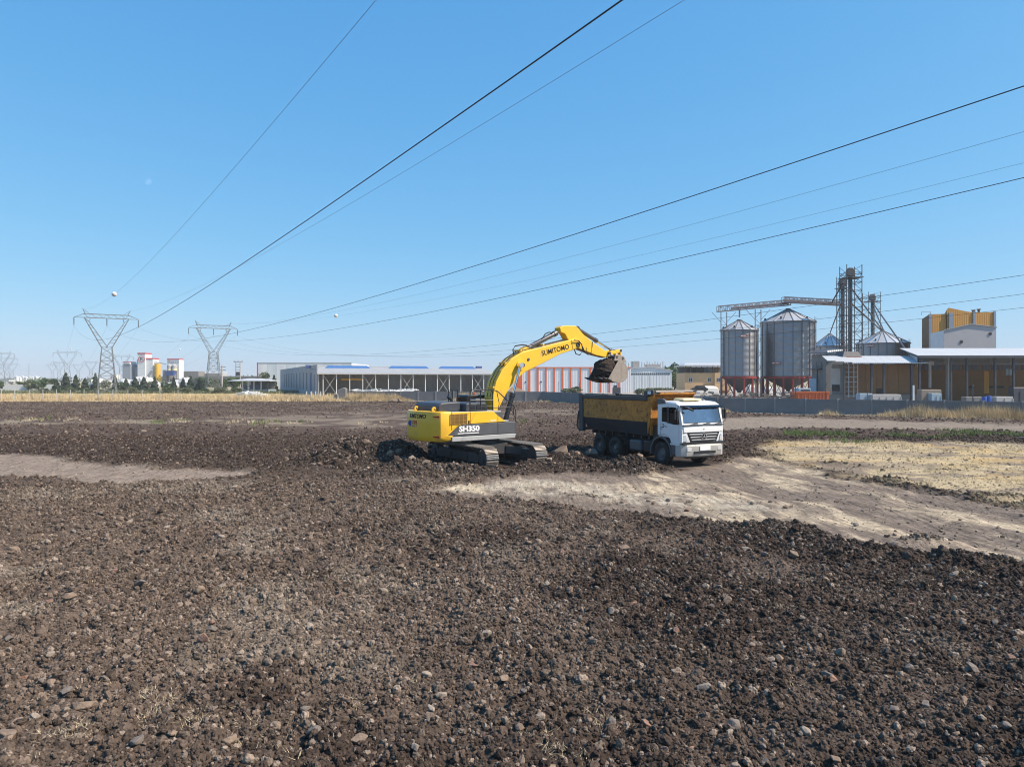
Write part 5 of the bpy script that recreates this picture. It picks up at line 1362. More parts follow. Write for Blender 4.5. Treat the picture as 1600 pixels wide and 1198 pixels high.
# ------------------------------------------------------------------ block wall along the far edge of the field
wall_labels = ['grey block wall in front of the open grey shed and striped hall', 'grey block wall stretch running back behind the truck', 'grey block wall in front of the silos and orange skip', 'grey block wall in front of the ochre building with the long roof']
for (p0_, p1_), lab in zip(zip(WALL[:-1], WALL[1:]), wall_labels):
    a_ = Vector((*p0_, -0.15)); c_ = Vector((*p1_, -0.15)); Ln = (c_ - a_).length; d_ = (c_ - a_).normalized(); nrm = Vector((-d_.y, d_.x, 0))
    w = thing('block_wall', lab, 'wall', (*((a_ + c_) / 2).xy, 0), 'block walls round the works'); w['kind'] = 'thing'
    k = max(1, int(Ln / 3.0)); seg = Ln / k
    for i in range(k):
        q0 = a_ + d_ * (i * seg + 0.02); q1 = a_ + d_ * ((i + 1) * seg - 0.02); off = nrm * rnd.uniform(-0.012, 0.012)
        b = MB(); b.prism([q0 + off - nrm * 0.1, q1 + off - nrm * 0.1, q1 + off + nrm * 0.1, q0 + off + nrm * 0.1], (0, 0, 1.82 + rnd.uniform(-0.02, 0.02))); b.build('wall_panel', 'wall_block', w)
    for i in range(k + 1):
        q0 = a_ + d_ * min(max(i * seg, 0.12), Ln - 0.12); b = MB(); b.bar(q0, q0 + Vector((0, 0, 1.9)), 0.24, 0.28); b.build('pier', 'coping', w)
# leaning dark slab block at the wall's open end
t = thing('broken_wall_end', 'dark broken block at the open end of the far wall', 'rubble', (-30.3, 127.5, 0))
b = MB(); b.prism([(-31.3, 127, -0.1), (-29.7, 127, -0.1), (-29.7, 127, 2.2), (-30.2, 127, 2.35), (-31.2, 127, 1.9)], (0, 1.4, 0)); b.build('slab', 'concrete_dark', t, bevel=0.1)
b = MB(); b.prism([(-32.0, 126.8, -0.1), (-31.0, 126.6, -0.1), (-31.1, 126.7, 1.3), (-31.8, 126.8, 1.1)], (0.2, 1.0, 0)); b.build('slab', 'concrete_dark', t, bevel=0.1)

# slim steel posts standing behind the wall
for i, px in enumerate((845, 872, 905, 1243, 1290, 1355, 1520)):
    d_ = {845: 126.5, 872: 126, 905: 120, 1243: 83, 1290: 81, 1355: 78.5, 1520: 73.2}[px]
    p_ = at(px, 600, d_); b = MB(); b.bar((p_.x, d_, -0.1), (p_.x, d_, 3.1), 0.07); b.bar((p_.x, d_, 3.1), (p_.x + 0.18, d_ + 0.1, 3.4), 0.06)
    o = b.build('fence_post', 'dark_steel')
    props(o, ['thin dark post behind the wall, first right of the boom', 'thin dark post behind the wall before the striped hall', 'thin dark post by the wall left of the truck bed', 'thin dark post rising before the big silo base', 'thin dark post at the right end of the orange skip', 'thin dark post in front of the low ochre shed', 'thin dark post in front of the long canopy'][i], 'post', 'steel posts behind the wall')

# ------------------------------------------------------------------ generic building pieces
def frame_xf(corner, ang_deg):
    return Matrix.Translation((corner[0], corner[1], 0)) @ Matrix.Rotation(R(ang_deg), 4, 'Z')

# --- open grey shed with blue skylights
c0 = at(498, 600, 165); SA = 23.0
S = frame_xf((c0.x, c0.y), SA)            # x along the front, y away from us
shed = thing('open_shed', 'long grey open fronted shed with white columns and blue skylights on its roof', 'shed', (c0.x, c0.y, 0))
SL, EV, RG, DP = 45.0, 5.25, 7.1, 14.0
nb = 15
b = MB(S); b.box(0, SL, DP, DP + 0.3, 0, 5.6); b.build('back_wall', 'grey_sheet', shed)
for i in range(nb - 1):
    x_ = 1.5 + (SL - 2) * i / (nb - 1)
    b = MB(S); b.box(x_ + 0.3, x_ + (SL - 2) / (nb - 1) - 0.3, DP - 0.1, DP - 0.02, 0.1, 4.8 - (i * 7 % 3) * 0.2); b.build('wall_panel', 'concrete' if i % 3 else 'grey_sheet', shed)
b = MB(S); b.prism([(0, 0.3, 0), (0, DP, 0), (0, DP, 6.6), (0, 0.3, EV)], (0.12, 0, 0)); b.build('end_wall', 'grey_sheet', shed)
b = MB(S); b.prism([(SL - 0.12, 3.0, 0), (SL - 0.12, DP, 0), (SL - 0.12, DP, 6.6), (SL - 0.12, 3.0, EV)], (0.12, 0, 0)); b.build('end_wall', 'white_sheet', shed)
nr_ = 12
for i in range(nr_):
    x0 = -0.4 + (SL + 0.8) * i / nr_; x1 = -0.4 + (SL + 0.8) * (i + 1) / nr_ - 0.04
    b = MB(S); b.prism([(x0, -0.6, EV - 0.12), (x1, -0.6, EV - 0.12), (x1, DP + 0.4, RG - 0.3), (x0, DP + 0.4, RG - 0.3)], (0, 0, 0.14)); b.build('roof_panel', 'roof_pale', shed)
b = MB(S); b.box(-0.4, SL + 0.4, -0.64, -0.6, EV - 0.28, EV + 0.04); b.build('eaves_gutter', 'light_grey_paint', shed)
for i in range(nb):
    x_ = 1.0 + (SL - 2) * i / (nb - 1); b = MB(S); b.box(x_ - 0.075, x_ + 0.075, 0.0, 0.15, 0, EV - 0.13); b.build('column', 'white_paint', shed)
for i in (0, 3, 6, 9, 12):
    x0 = 1.0 + (SL - 2) * i / (nb - 1); x1 = 1.0 + (SL - 2) * (i + 1) / (nb - 1)
    for z0, z1 in ((0.3, 4.9), (4.9, 0.3)):
        b = MB(S); b.bar((x0, 0.1, z0), (x1, 0.1, z1), 0.05); b.build('brace', 'white_paint', shed)
for x0, x1 in ((4.0, 13.5), (20, 29.0), (33.5, 42.0)):
    b = MB(S); b.prism([(x0 - 1.0, DP * 0.8, RG - 0.62), (x1 + 1.0, DP * 0.8, RG - 0.62), (x1, DP * 0.8, RG + 0.15), (x0, DP * 0.8, RG + 0.15)], (0, 1.5, 0)); b.build('skylight', 'skylight_blue', shed)
b = MB(S); b.box(-1.2, 0.4, DP - 1, DP + 0.5, RG - 0.5, RG + 0.25); b.build('ridge_box', 'blue_door', shed)
b = MB(S); b.box(SL - 1.2, SL + 0.3, DP - 1, DP, RG - 0.3, RG + 0.3); b.build('ridge_box', 'blue_door', shed)
b = MB(S); b.box(6.2, 11.5, 6, 6.2, 3.6, 3.95); b.build('crane_beam', 'plant_yellow', shed)
# grey side hall behind it, with slit windows and a blue door
p_e = at(441, 600, 262)
LW = Vector((c0.x, c0.y + 1.0, 0)); lw_d = (Vector((p_e.x, p_e.y, 0)) - LW); lw_l = lw_d.length; lw_a = math.degrees(math.atan2(lw_d.y, lw_d.x))
S2 = frame_xf((LW.x - 0.4, LW.y), lw_a)      # x runs away along the wall, y to its left
hall = thing('grey_hall', 'grey rendered hall wall with slit windows and a tall blue door', 'building', (LW.x, LW.y, 0))
slots = [5.5, 20, 27, 36, 45, 54, 63, 72, 81, 90]
edges = [0.0, 8.6, 13.6]
def wall_run(x0, x1, z0, z1):
    b = MB(S2); b.box(x0, x1, 0, 0.3, z0, z1); return b.build('wall_panel', 'grey_render', hall)
zt = 7.3
cur = 0.0
for x0, x1, s0, s1 in [(4.2, 5.6, 1.2, 5.0), (8.6, 13.8, 0.0, 5.4)] + [(19 + 8.4 * i, 21.2 + 8.4 * i, 1.0, 5.6) for i in range(9)]:
    wall_run(cur, x0, 0, zt)
    if s0 > 0: wall_run(x0, x1, 0, s0)
    wall_run(x0, x1, s1, zt)
    b = MB(S2); b.box(x0, x1, 0.06, 0.16, s0, s1); b.build('door' if s0 == 0 else 'window', 'blue_door' if s0 == 0 else 'window_grey', hall)
    cur = x1
wall_run(cur, lw_l, 0, zt)
for i in range(10):
    x_ = 3 + i * 9.3; b = MB(S2); b.box(x_ - 0.35, x_ + 0.35, 0.3, 0.36, 6.1, 6.7); b.build('vent', 'blue_trim', hall)
b = MB(S2); b.box(16.5, lw_l, -26, -0.01, zt - 0.35, zt - 0.1); b.build('roof', 'roof_bright', hall)
b = MB(S2); b.box(lw_l, lw_l + 0.3, -26, 0.3, 0, zt); b.build('end_wall', 'grey_render', hall)

# --- white factory far behind, thin red edge
pa = at(403, 600, 330)
fac = thing('white_factory', 'big white factory hall with a red edge strip behind the grey hall', 'building', (pa.x, 330, 0))
wf = 1 / F * 330
top = H + (HZ - 567.5) * wf
for i in range(10):
    x0 = pa.x + i * 4.35; b = MB(); b.box(x0 + 0.02, x0 + 4.33, 330, 330.3, 0, top); b.build('wall_panel', 'pale_sheet' if i % 2 else 'white_sheet', fac)
b = MB(); b.box(pa.x, pa.x + 43.5, 330.3, 370, 0, top - 0.1); b.build('hall_body', 'white_sheet', fac)
b = MB(); b.box(pa.x - 0.45, pa.x, 329.9, 330.4, 0, top + 0.2); b.build('edge_strip', 'red_trim', fac)
b = MB(); b.box(pa.x - 0.4, pa.x + 43.5, 329.9, 330.6, top, top + 0.35); b.build('parapet', 'light_grey_paint', fac)
b = MB(); b.box(pa.x - 38, pa.x - 1, 345, 360, 0, 5.3); b.build('low_wing', 'concrete_dark', fac)
for i in range(5):
    b = MB(); b.box(pa.x - 36 + i * 7, pa.x - 31.5 + i * 7, 344.8, 345, 1.2, 4.2); b.build('window', 'window_grey', fac)

# --- white hall with orange pilasters
d0 = 200.0; x0 = at(806, 0, d0).x; x1 = at(986, 0, d0).x
st = thing('striped_hall', 'white hall with orange vertical stripes behind the excavator boom', 'building', ((x0 + x1) / 2, d0, 0))
zt = H + (HZ - 575) / F * d0
spx = [(807, 816), (825, 828.5), (838.5, 841.5), (851.5, 854), (864.5, 867), (877.5, 880), (890.5, 893), (905.5, 908.5), (921, 924), (937, 939.5)]
prev = x0
b = MB(); b.box(x0, x1, d0 + 0.3, d0 + 22, 0, zt - 0.05); b.build('hall_body', 'white_sheet', st)
for a_, c_ in spx + [(951, 953.5), (966, 968.5)]:
    xa, xc = at(a_, 0, d0).x, at(c_, 0, d0).x
    if xa - prev > 0.2:
        b = MB(); b.box(prev, xa, d0 + 0.05, d0 + 0.28, 0, zt - 0.02); b.build('wall_panel', 'white_sheet', st)
    b = MB(); b.box(xa, xc, d0 - 0.1, d0 + 0.28, 0, zt); b.build('pilaster', 'orange_paint', st); prev = xc
b = MB(); b.box(prev, x1, d0 + 0.05, d0 + 0.28, 0, zt - 0.02); b.build('wall_panel', 'white_sheet', st)
b = MB(); b.box(x0, x1, d0 - 0.12, d0 + 0.3, zt + 0.002, zt + 0.3); b.build('parapet', 'orange_paint', st)
for px, py in ((821, 597), (845, 596.5)):
    p_ = at(px, py, d0 - 0.01); b = MB(); b.cyl((p_.x, d0 + 0.04, p_.z), (p_.x, d0 - 0.05, p_.z), 0.22, n=14); b.build('vent', 'dark_opening', st)
b = MB(); px_ = at(800, 0, 196).x; b.loft([[(px_ - 1.5, 194, 0), (px_ + 5, 194, 0), (px_ + 5, 199, 0), (px_ - 1.5, 199, 0)], [(px_ + 0.0, 196, 1.7), (px_ + 0.9, 196, 1.7), (px_ + 0.9, 197.5, 1.7), (px_, 197.5, 1.7)]])
props(b.build('gravel_heap', 'stone_tan', bevel=0.2), 'small tan gravel heap at the left foot of the striped hall', 'gravel heap')

# --- white gabled warehouse
d0 = 232.0
A0, A1, RPX = at(958, 0, d0).x, at(1049.5, 0, d0).x, at(1020, 0, d0).x
ze = H + (HZ - 580) / F * d0; zr = H + (HZ - 574) / F * d0
wh = thing('white_warehouse', 'plain white gabled warehouse with a row of high windows', 'building', ((A0 + A1) / 2, d0, 0))
b = MB(); b.prism([(A0, d0, 0), (A1, d0, 0), (A1, d0, ze), (RPX, d0, zr), (A0, d0, ze + 0.4)], (0, 40, 0)); b.build('hall_body', 'pale_sheet', wh)
b = MB(); b.prism([(A0 - 0.3, d0 - 0.3, ze + 0.42), (RPX, d0 - 0.3, zr + 0.02), (A1 + 0.4, d0 - 0.3, ze - 0.05), (A1 + 0.4, d0 - 0.3, ze + 0.25), (RPX, d0 - 0.3, zr + 0.35), (A0 - 0.3, d0 - 0.3, ze + 0.7)], (0, 40.6, 0)); b.build('roof', 'roof_bright', wh)
for i in range(22):
    xx = at(977 + i * 3.2, 0, d0).x; b = MB(); b.box(xx, xx + 0.42, d0 - 0.06, d0 - 0.005, 5.25, 5.85); b.build('window', 'window_grey', wh)
for i in range(7):
    xx = A0 + (A1 - A0) * (i + 1) / 8; b = MB(); b.box(xx - 0.05, xx + 0.05, d0 - 0.05, d0 - 0.004, 0, 5.1); b.build('seam', 'pale_sheet', wh)
p_ = at(963, 603, 150)
b = MB(); b.box(p_.x - 0.7, p_.x + 0.9, 150, 151, 0.0, 2.1).box(p_.x - 0.5, p_.x + 0.2, 150.2, 150.9, 2.1, 2.6)
props(b.build('equipment_crate', 'dark_steel', bevel=0.05), 'dark grey equipment box in front of the white warehouse', 'box')
# far concrete frames above it
d0 = 420.0
fb = thing('building_frame', 'unfinished concrete frame building far behind the white warehouse', 'building', (at(1005, 0, d0).x, d0, 0))
xa, xb = at(974, 0, d0).x, at(1036, 0, d0).x
b = MB(); b.box(xa, xb, d0, d0 + 12, 7, 10.5); b.build('storey', 'concrete', fb)
b = MB(); b.box(xa, xb, d0, d0 + 12, 0, 7); b.build('storey', 'concrete_dark', fb)
for i in range(16):
    xx = xa + (xb - xa) * i / 15; b = MB(); b.box(xx - 0.2, xx + 0.2, d0 + 0.2, d0 + 0.6, 10.5, 14.4 - (i % 3) * 0.5); b.build('column', 'concrete', fb)
b = MB(); b.box(at(990, 0, d0).x, at(1000, 0, d0).x, d0 + 3, d0 + 8, 10.5, 14.5); b.build('stair_tower', 'concrete', fb)
b = MB(); b.box(at(1012, 0, d0).x, at(1034, 0, d0).x, d0 + 3, d0 + 8, 10.5, 12.6); b.build('stair_tower', 'concrete', fb)

# --- beige two-storey house with white roof
d0 = 195.0
bx0, bx1 = at(1070, 0, d0).x, at(1140, 0, d0).x; xc = at(1115, 0, d0).x
bh = thing('beige_house', 'beige two storey building with an open roof deck and white roof', 'building', ((bx0 + bx1) / 2, d0, 0))
z1 = H + (HZ - 582.5) / F * d0; z2 = H + (HZ - 572.5) / F * d0
b = MB(); b.box(bx0, bx1, d0, d0 + 10, 0, z1); b.build('wall', 'beige_wall', bh)
b = MB(); b.box(xc, bx1, d0 - 1.2, d0 - 0.01, 0.8, z1 + 0.02); b.build('bay', 'beige_wall', bh)
b = MB(); b.box(bx0 - 0.5, bx1 + 0.5, d0 - 1, d0 + 11, z2 + 0.02, z2 + 0.35); b.prism([(bx0 - 0.5, d0 - 1, z2 + 0.36), (bx1 + 0.5, d0 - 1, z2 + 0.36), (bx1 + 0.5, d0 + 5, z2 + 1.1), (bx0 + 1.5, d0 + 5, z2 + 1.1)], (0, 6, -0.02)); b.build('roof', 'roof_bright', bh)
for i in range(9):
    xx = bx0 + 0.2 + (bx1 - bx0 - 0.4) * i / 8; b = MB(); b.box(xx - 0.09, xx + 0.09, d0 + 0.1, d0 + 0.3, z1, z2 + 0.02); b.build('column', 'dark_steel', bh)
b = MB(); b.box(bx0 + 6.5, bx0 + 9.2, d0 + 4, d0 + 4.4, z1 + 0.1, z2 - 0.2); b.build('partition', 'cabin_blue', bh)
b = MB(); b.box(bx0, bx1, d0 + 8, d0 + 8.2, z1 + 0.05, z2 - 0.1); b.build('partition', 'concrete_dark', bh)
for px in (1079, 1108, 1121):
    xx = at(px, 0, d0).x; dy = -1.24 if px > 1116 else -0.04
    b = MB(); b.box(xx - 0.5, xx + 0.5, d0 + dy, d0 + dy + 0.03, 3.0, 4.3); wn_ = b.build('window', 'letter_white', bh)
    for k in (-1, 1):
        b = MB(); b.box(xx + k * 0.24 - 0.19, xx + k * 0.24 + 0.19, d0 + dy - 0.03, d0 + dy, 3.1, 4.2); b.build('pane', 'window_grey', wn_)
p_ = at(1094, 601, 185); t = thing('parked_car', 'dark parked car in front of the beige house', 'car', (p_.x, 185, 0))
b = MB(); b.prism([(p_.x - 2.1, 185, 0.95), (p_.x - 2.1, 185, 1.5), (p_.x - 1.3, 185, 1.6), (p_.x - 0.7, 185, 2.2), (p_.x + 1.1, 185, 2.2), (p_.x + 1.6, 185, 1.65), (p_.x + 2.1, 185, 1.5), (p_.x + 2.1, 185, 0.95)], (0, 1.7, 0)); b.build('body', 'black_paint', t, bevel=0.08)
b = MB(); b.prism([(p_.x - 0.6, 184.98, 1.62), (p_.x - 0.45, 184.98, 2.1), (p_.x + 1.0, 184.98, 2.1), (p_.x + 1.35, 184.98, 1.65)], (0, 0.05, 0)); b.build('window', 'window_grey', t)
for k in (-1.3, 1.3):
    b = MB(); b.cyl((p_.x + k, 184.97, 0.85), (p_.x + k, 185.25, 0.85), 0.36, n=16); b.build('wheel', 'black_rubber', t, smooth=1)
b = MB(); b.box(at(1058, 0, 185).x, at(1092, 0, 185).x, 184, 188.5, 0, 0.5); props(b.build('loading_platform', 'concrete'), 'low concrete platform under the dark parked car', 'platform')

# ------------------------------------------------------------------ grain silos
def silo(name, label, cx_, cy_, rad, z0, z1, zap, NP, legs, hopper, plate=None, group='grain silos'):
    t = thing(name, label, 'silo', (cx_, cy_, 0), group)
    step = 2 * math.pi / NP
    off = math.atan2(-cy_, -cx_)        # first seam turned to face the field
    b = MB(); k = 5
    prof_ = [(rad, z0), (rad, z1)]
    vs = []; fs = []
    for i in range(k + 1):
        a_ = -step / 2 + step * i / k
        for r_, z_ in ((rad, z0), (rad, z1), (rad - 0.05, z1), (rad - 0.05, z0)): vs.append((r_ * math.cos(a_), r_ * math.sin(a_), z_))
    for i in range(k):
        q0, q1 = i * 4, i * 4 + 4
        for e in range(4): fs.append((q0 + e, q1 + e, q1 + (e + 1) % 4, q0 + (e + 1) % 4))
    b.add(vs, fs); me_ = b.mesh('wall_panel', (0, 0, 0)); me_.materials.append(MAT['galvanised'])
    me_.polygons.foreach_set('use_smooth', [True] * len(me_.polygons)); me_.set_sharp_from_angle(angle=R(40))
    st_ = MB(); a_ = step / 2; st_.bar((rad * math.cos(a_) * 1.005, rad * math.sin(a_) * 1.005, z0), (rad * math.cos(a_) * 1.005, rad * math.sin(a_) * 1.005, z1), 0.22, 0.14, up=(math.cos(a_), math.sin(a_), 0)); sme = st_.mesh('stiffener', (0, 0, 0)); sme.materials.append(MAT['stiffener_metal'])
    rp = MB(); ro = rad + 0.28; ri = 0.45
    zl = z1 - 0.05; a0, a1 = -step / 2 * 0.985, step / 2 * 0.985
    rp.prism([(ro * math.cos(a0), ro * math.sin(a0), zl), (ro * math.cos(a1), ro * math.sin(a1), zl), (ri * math.cos(a1), ri * math.sin(a1), zap), (ri * math.cos(a0), ri * math.sin(a0), zap)], (0, 0, 0.06)); rme = rp.mesh('roof_panel', (0, 0, 0)); rme.materials.append(MAT['galvanised_roof'])
    rb = MB(); a_ = step / 2; rb.bar((ro * math.cos(a_), ro * math.sin(a_), zl + 0.1), (ri * math.cos(a_), ri * math.sin(a_), zap + 0.1), 0.12, 0.14); rbm = rb.mesh('roof_rib', (0, 0, 0)); rbm.materials.append(MAT['stiffener_metal'])
    for i in range(NP):
        for nm, mm in (('wall_panel', me_), ('stiffener', sme), ('roof_panel', rme), ('roof_rib', rbm)):
            o = bpy.data.objects.new(nm, mm); COL.objects.link(o); o.parent = t; o.rotation_euler = (0, 0, off + i * step)
    C_ = Matrix.Translation((cx_, cy_, 0))
    b = MB(C_); b.lathe([(rad - 0.1, z1 - 0.12), (rad + 0.3, z1 - 0.12), (rad + 0.3, z1 + 0.02), (rad - 0.1, z1 + 0.02)], NP * 2, closed=True); b.build('eaves_ring', 'stiffener_metal', t)
    b = MB(C_); b.lathe([(0.001, zap + 0.35), (0.5, zap + 0.3), (0.55, zap - 0.05)], 14); b.build('roof_cap', 'dark_steel', t, smooth=1)
    # roof vents
    for a_ in (off - 0.3, off + 0.9, off - 1.4):
        q_ = rad * 0.86; zz = z1 + (zap - z1) * 0.16; b = MB(C_); b.cyl((q_ * math.cos(a_), q_ * math.sin(a_), zz), (q_ * math.cos(a_), q_ * math.sin(a_), zz + 0.55), 0.2, n=10); b.build('roof_vent', 'dark_steel', t, smooth=1)
    if legs:
        b = MB(C_); b.lathe([(rad - 0.25, z0 - 0.45), (rad + 0.18, z0 - 0.45), (rad + 0.18, z0 + 0.02), (rad - 0.25, z0 + 0.02)], NP * 2, closed=True); b.build('base_ring', 'red_steel', t)
        for i in range(legs):
            a_ = off + (i + 0.5) * 2 * math.pi / legs; b = MB(C_); b.bar((rad * math.cos(a_), rad * math.sin(a_), 0), (rad * math.cos(a_), rad * math.sin(a_), z0 - 0.4), 0.34, 0.34); b.build('leg', 'red_steel', t)
        for i in range(legs):
            a_ = off + (i + 0.5) * 2 * math.pi / legs; c_ = a_ + 2 * math.pi / legs
            if i % 2 == 0:
                for za, zb in ((0.3, z0 - 0.8), (z0 - 0.8, 0.3)):
                    b = MB(C_); b.bar((rad * math.cos(a_), rad * math.sin(a_), za), (rad * math.cos(c_), rad * math.sin(c_), zb), 0.08); b.build('brace', 'dark_steel', t)
    if hopper:
        b = MB(C_); b.lathe([(rad - 0.3, z0 - 0.3), (0.5, hopper), (0.35, hopper - 0.4), (0.001, hopper - 0.4)], 24); b.build('hopper', 'hopper_steel', t, smooth=1)
    # ladder on the sunny side
    la = off + 1.15
    q_ = rad + 0.35; tx_ = Vector((-math.sin(la), math.cos(la), 0)); px_ = Vector((math.cos(la) * q_, math.sin(la) * q_, 0))
    b = MB(C_)
    for s_ in (-0.3, 0.3): b.bar(px_ + tx_ * s_ + Vector((0, 0, z0)), px_ + tx_ * s_ + Vector((0, 0, z1 + 0.9)), 0.07)
    zz = z0
    while zz < z1 + 0.8: b.bar(px_ - tx_ * 0.3 + Vector((0, 0, zz)), px_ + tx_ * 0.3 + Vector((0, 0, zz)), 0.05); zz += 0.6
    b.build('ladder', 'gantry_steel', t)
    if plate:
        txt, pa_, pz_ = plate
        q_ = rad + 0.16; o_ = Vector((cx_ + q_ * math.cos(off + pa_), cy_ + q_ * math.sin(off + pa_), pz_)); tx_ = Vector((-math.sin(off + pa_), math.cos(off + pa_), 0)); nn = Vector((math.cos(off + pa_), math.sin(off + pa_), 0))
        b = MB(); b.prism([o_ - tx_ * 0.85 - Vector((0, 0, 0.3)), o_ + tx_ * 0.85 - Vector((0, 0, 0.3)), o_ + tx_ * 0.85 + Vector((0, 0, 0.3)), o_ - tx_ * 0.85 + Vector((0, 0, 0.3))], nn * 0.04); pl = b.build('name_plate', 'rust_red', t)
        put_text(txt, 0.5, o_ + nn * 0.06, tx_, (0, 0, 1), 'letter_white', pl, bold=0.01)
    return t
DS = 150.0; kz = DS / F
def zz_(py, d=DS): return H + (HZ - py) / F * d
silo('grain_silo', 'slim grain silo on red legs with a steel hopper, nearest the beige house', at(1155, 0, DS + 4).x, DS + 4, 3.85, zz_(588), zz_(514.5), zz_(499), 16, 12, 1.3, ('MYSILO', 0.28, zz_(525)))
silo('grain_silo', 'widest tall grain silo standing on a red ring with many legs', at(1231.5, 0, DS + 5).x, DS + 5, 5.55, zz_(588), zz_(501), zz_(480.5), 18, 18, 1.6, ('MYSILO', -0.42, zz_(567)))
silo('grain_silo', 'low grain silo half hidden between the widest silo and the elevator tower', at(1296.5, 0, 195).x, 195, 4.3, 0.3, zz_(541, 195), zz_(523, 195), 16, 0, None)
silo('grain_silo', 'broad low grain silo behind the ochre shed roof', at(1379, 0, 175).x, 175, 5.9, 0.3, zz_(537, 175), zz_(518, 175), 20, 0, None, ('MYSILO', -0.45, zz_(541, 175)))

# conveyor bridges over the silos
def truss(name, label, p0_, p1_, h_, n_, belt, width=1.3, cat='conveyor'):
    t = thing(name, label, cat, (*((p0_ + p1_) / 2).xy, (p0_.z + p1_.z) / 2), 'conveyor bridges over the silos')
    up = Vector((0, 0, h_)); sd_ = Vector((0, width, 0))
    for off in (Vector((0, 0, 0)), sd_):
        for u_ in (Vector((0, 0, 0)), up):
            b = MB(); b.bar(p0_ + off + u_, p1_ + off + u_, 0.14); b.build('chord', 'gantry_steel', t)
        for i in range(n_ + 1):
            q_ = p0_.lerp(p1_, i / n_) + off; b = MB(); b.bar(q_, q_ + up, 0.08)
            if i < n_:
                q2 = p0_.lerp(p1_, (i + 1) / n_) + off; b.bar(q_ + (up if i % 2 else Vector()), q2 + (Vector() if i % 2 else up), 0.08)
            b.build('lattice_bar', 'gantry_steel', t)
    b = MB(); b.bar(p0_.lerp(p1_, belt[0]) + sd_ / 2 + up * 0.4, p0_.lerp(p1_, belt[1]) + sd_ / 2 + up * 0.4, 0.7, h_ * 0.45); b.build('conveyor_casing', 'gantry_belt', t)
    b = MB(); b.bar(p0_ + sd_ / 2 - Vector((0, 0, 0.09)), p1_ + sd_ / 2 - Vector((0, 0, 0.09)), width, 0.05); b.build('walkway', 'gantry_steel', t)
    return t
truss('conveyor_bridge', 'lattice conveyor bridge running above the slim silo', at(1122.5, 486.5, DS + 3), at(1236, 476, DS + 4), 1.15, 20, (0.19, 0.97))
truss('conveyor_bridge', 'lattice conveyor bridge from the widest silo to the elevator tower', at(1225, 471.5, DS + 3), at(1314, 476.5, DS + 2), 1.1, 14, (0.02, 0.98))
for px, lab in ((1131, 'lattice trestle left of the slim silo holding the conveyor end'), (1184.5, 'lattice trestle between the two tall silos')):
    x_ = at(px, 0, DS + 3).x; zt_ = zz_(486, DS + 3) - 0.2 if px < 1150 else zz_(482, DS + 3) - 0.2
    t = thing('conveyor_trestle', lab, 'trestle', (x_, DS + 3, 0), 'trestles under the conveyor')
    for sx in (-0.62, 0.62):
        b = MB(); b.bar((x_ + sx, DS + 3, 0), (x_ + sx, DS + 3, zt_), 0.16); b.build('post', 'gantry_steel', t)
    k = 0; zz = 0.5
    while zz < zt_ - 1.5:
        b = MB(); b.bar((x_ - 0.62, DS + 3, zz), (x_ + 0.62, DS + 3, zz + 1.3 if k % 2 else zz + 0.0), 0.07); b.bar((x_ - 0.62 if k % 2 else x_ + 0.62, DS + 3, zz), (x_ + 0.62 if k % 2 else x_ - 0.62, DS + 3, zz + 1.4), 0.07); b.build('lattice_bar', 'gantry_steel', t); zz += 1.5; k += 1
    for sx in (-1, 1):
        b = MB(); b.bar((x_ + sx * 0.62, DS + 3, zt_ - 2.2), (x_ + sx * 2.6, DS + 3, zt_ - 0.02), 0.09); b.build('knee_brace', 'gantry_steel', t)
p_ = at(1155, 499, DS + 4)
b = MB(); b.cyl((p_.x, p_.y - 0.2, p_.z + 0.4), (p_.x, p_.y - 0.2, zz_(485, DS + 4)), 0.17, n=10); props(b.build('feed_pipe', 'gantry_belt', smooth=1), 'short feed pipe from the conveyor into the slim silo top', 'pipe')

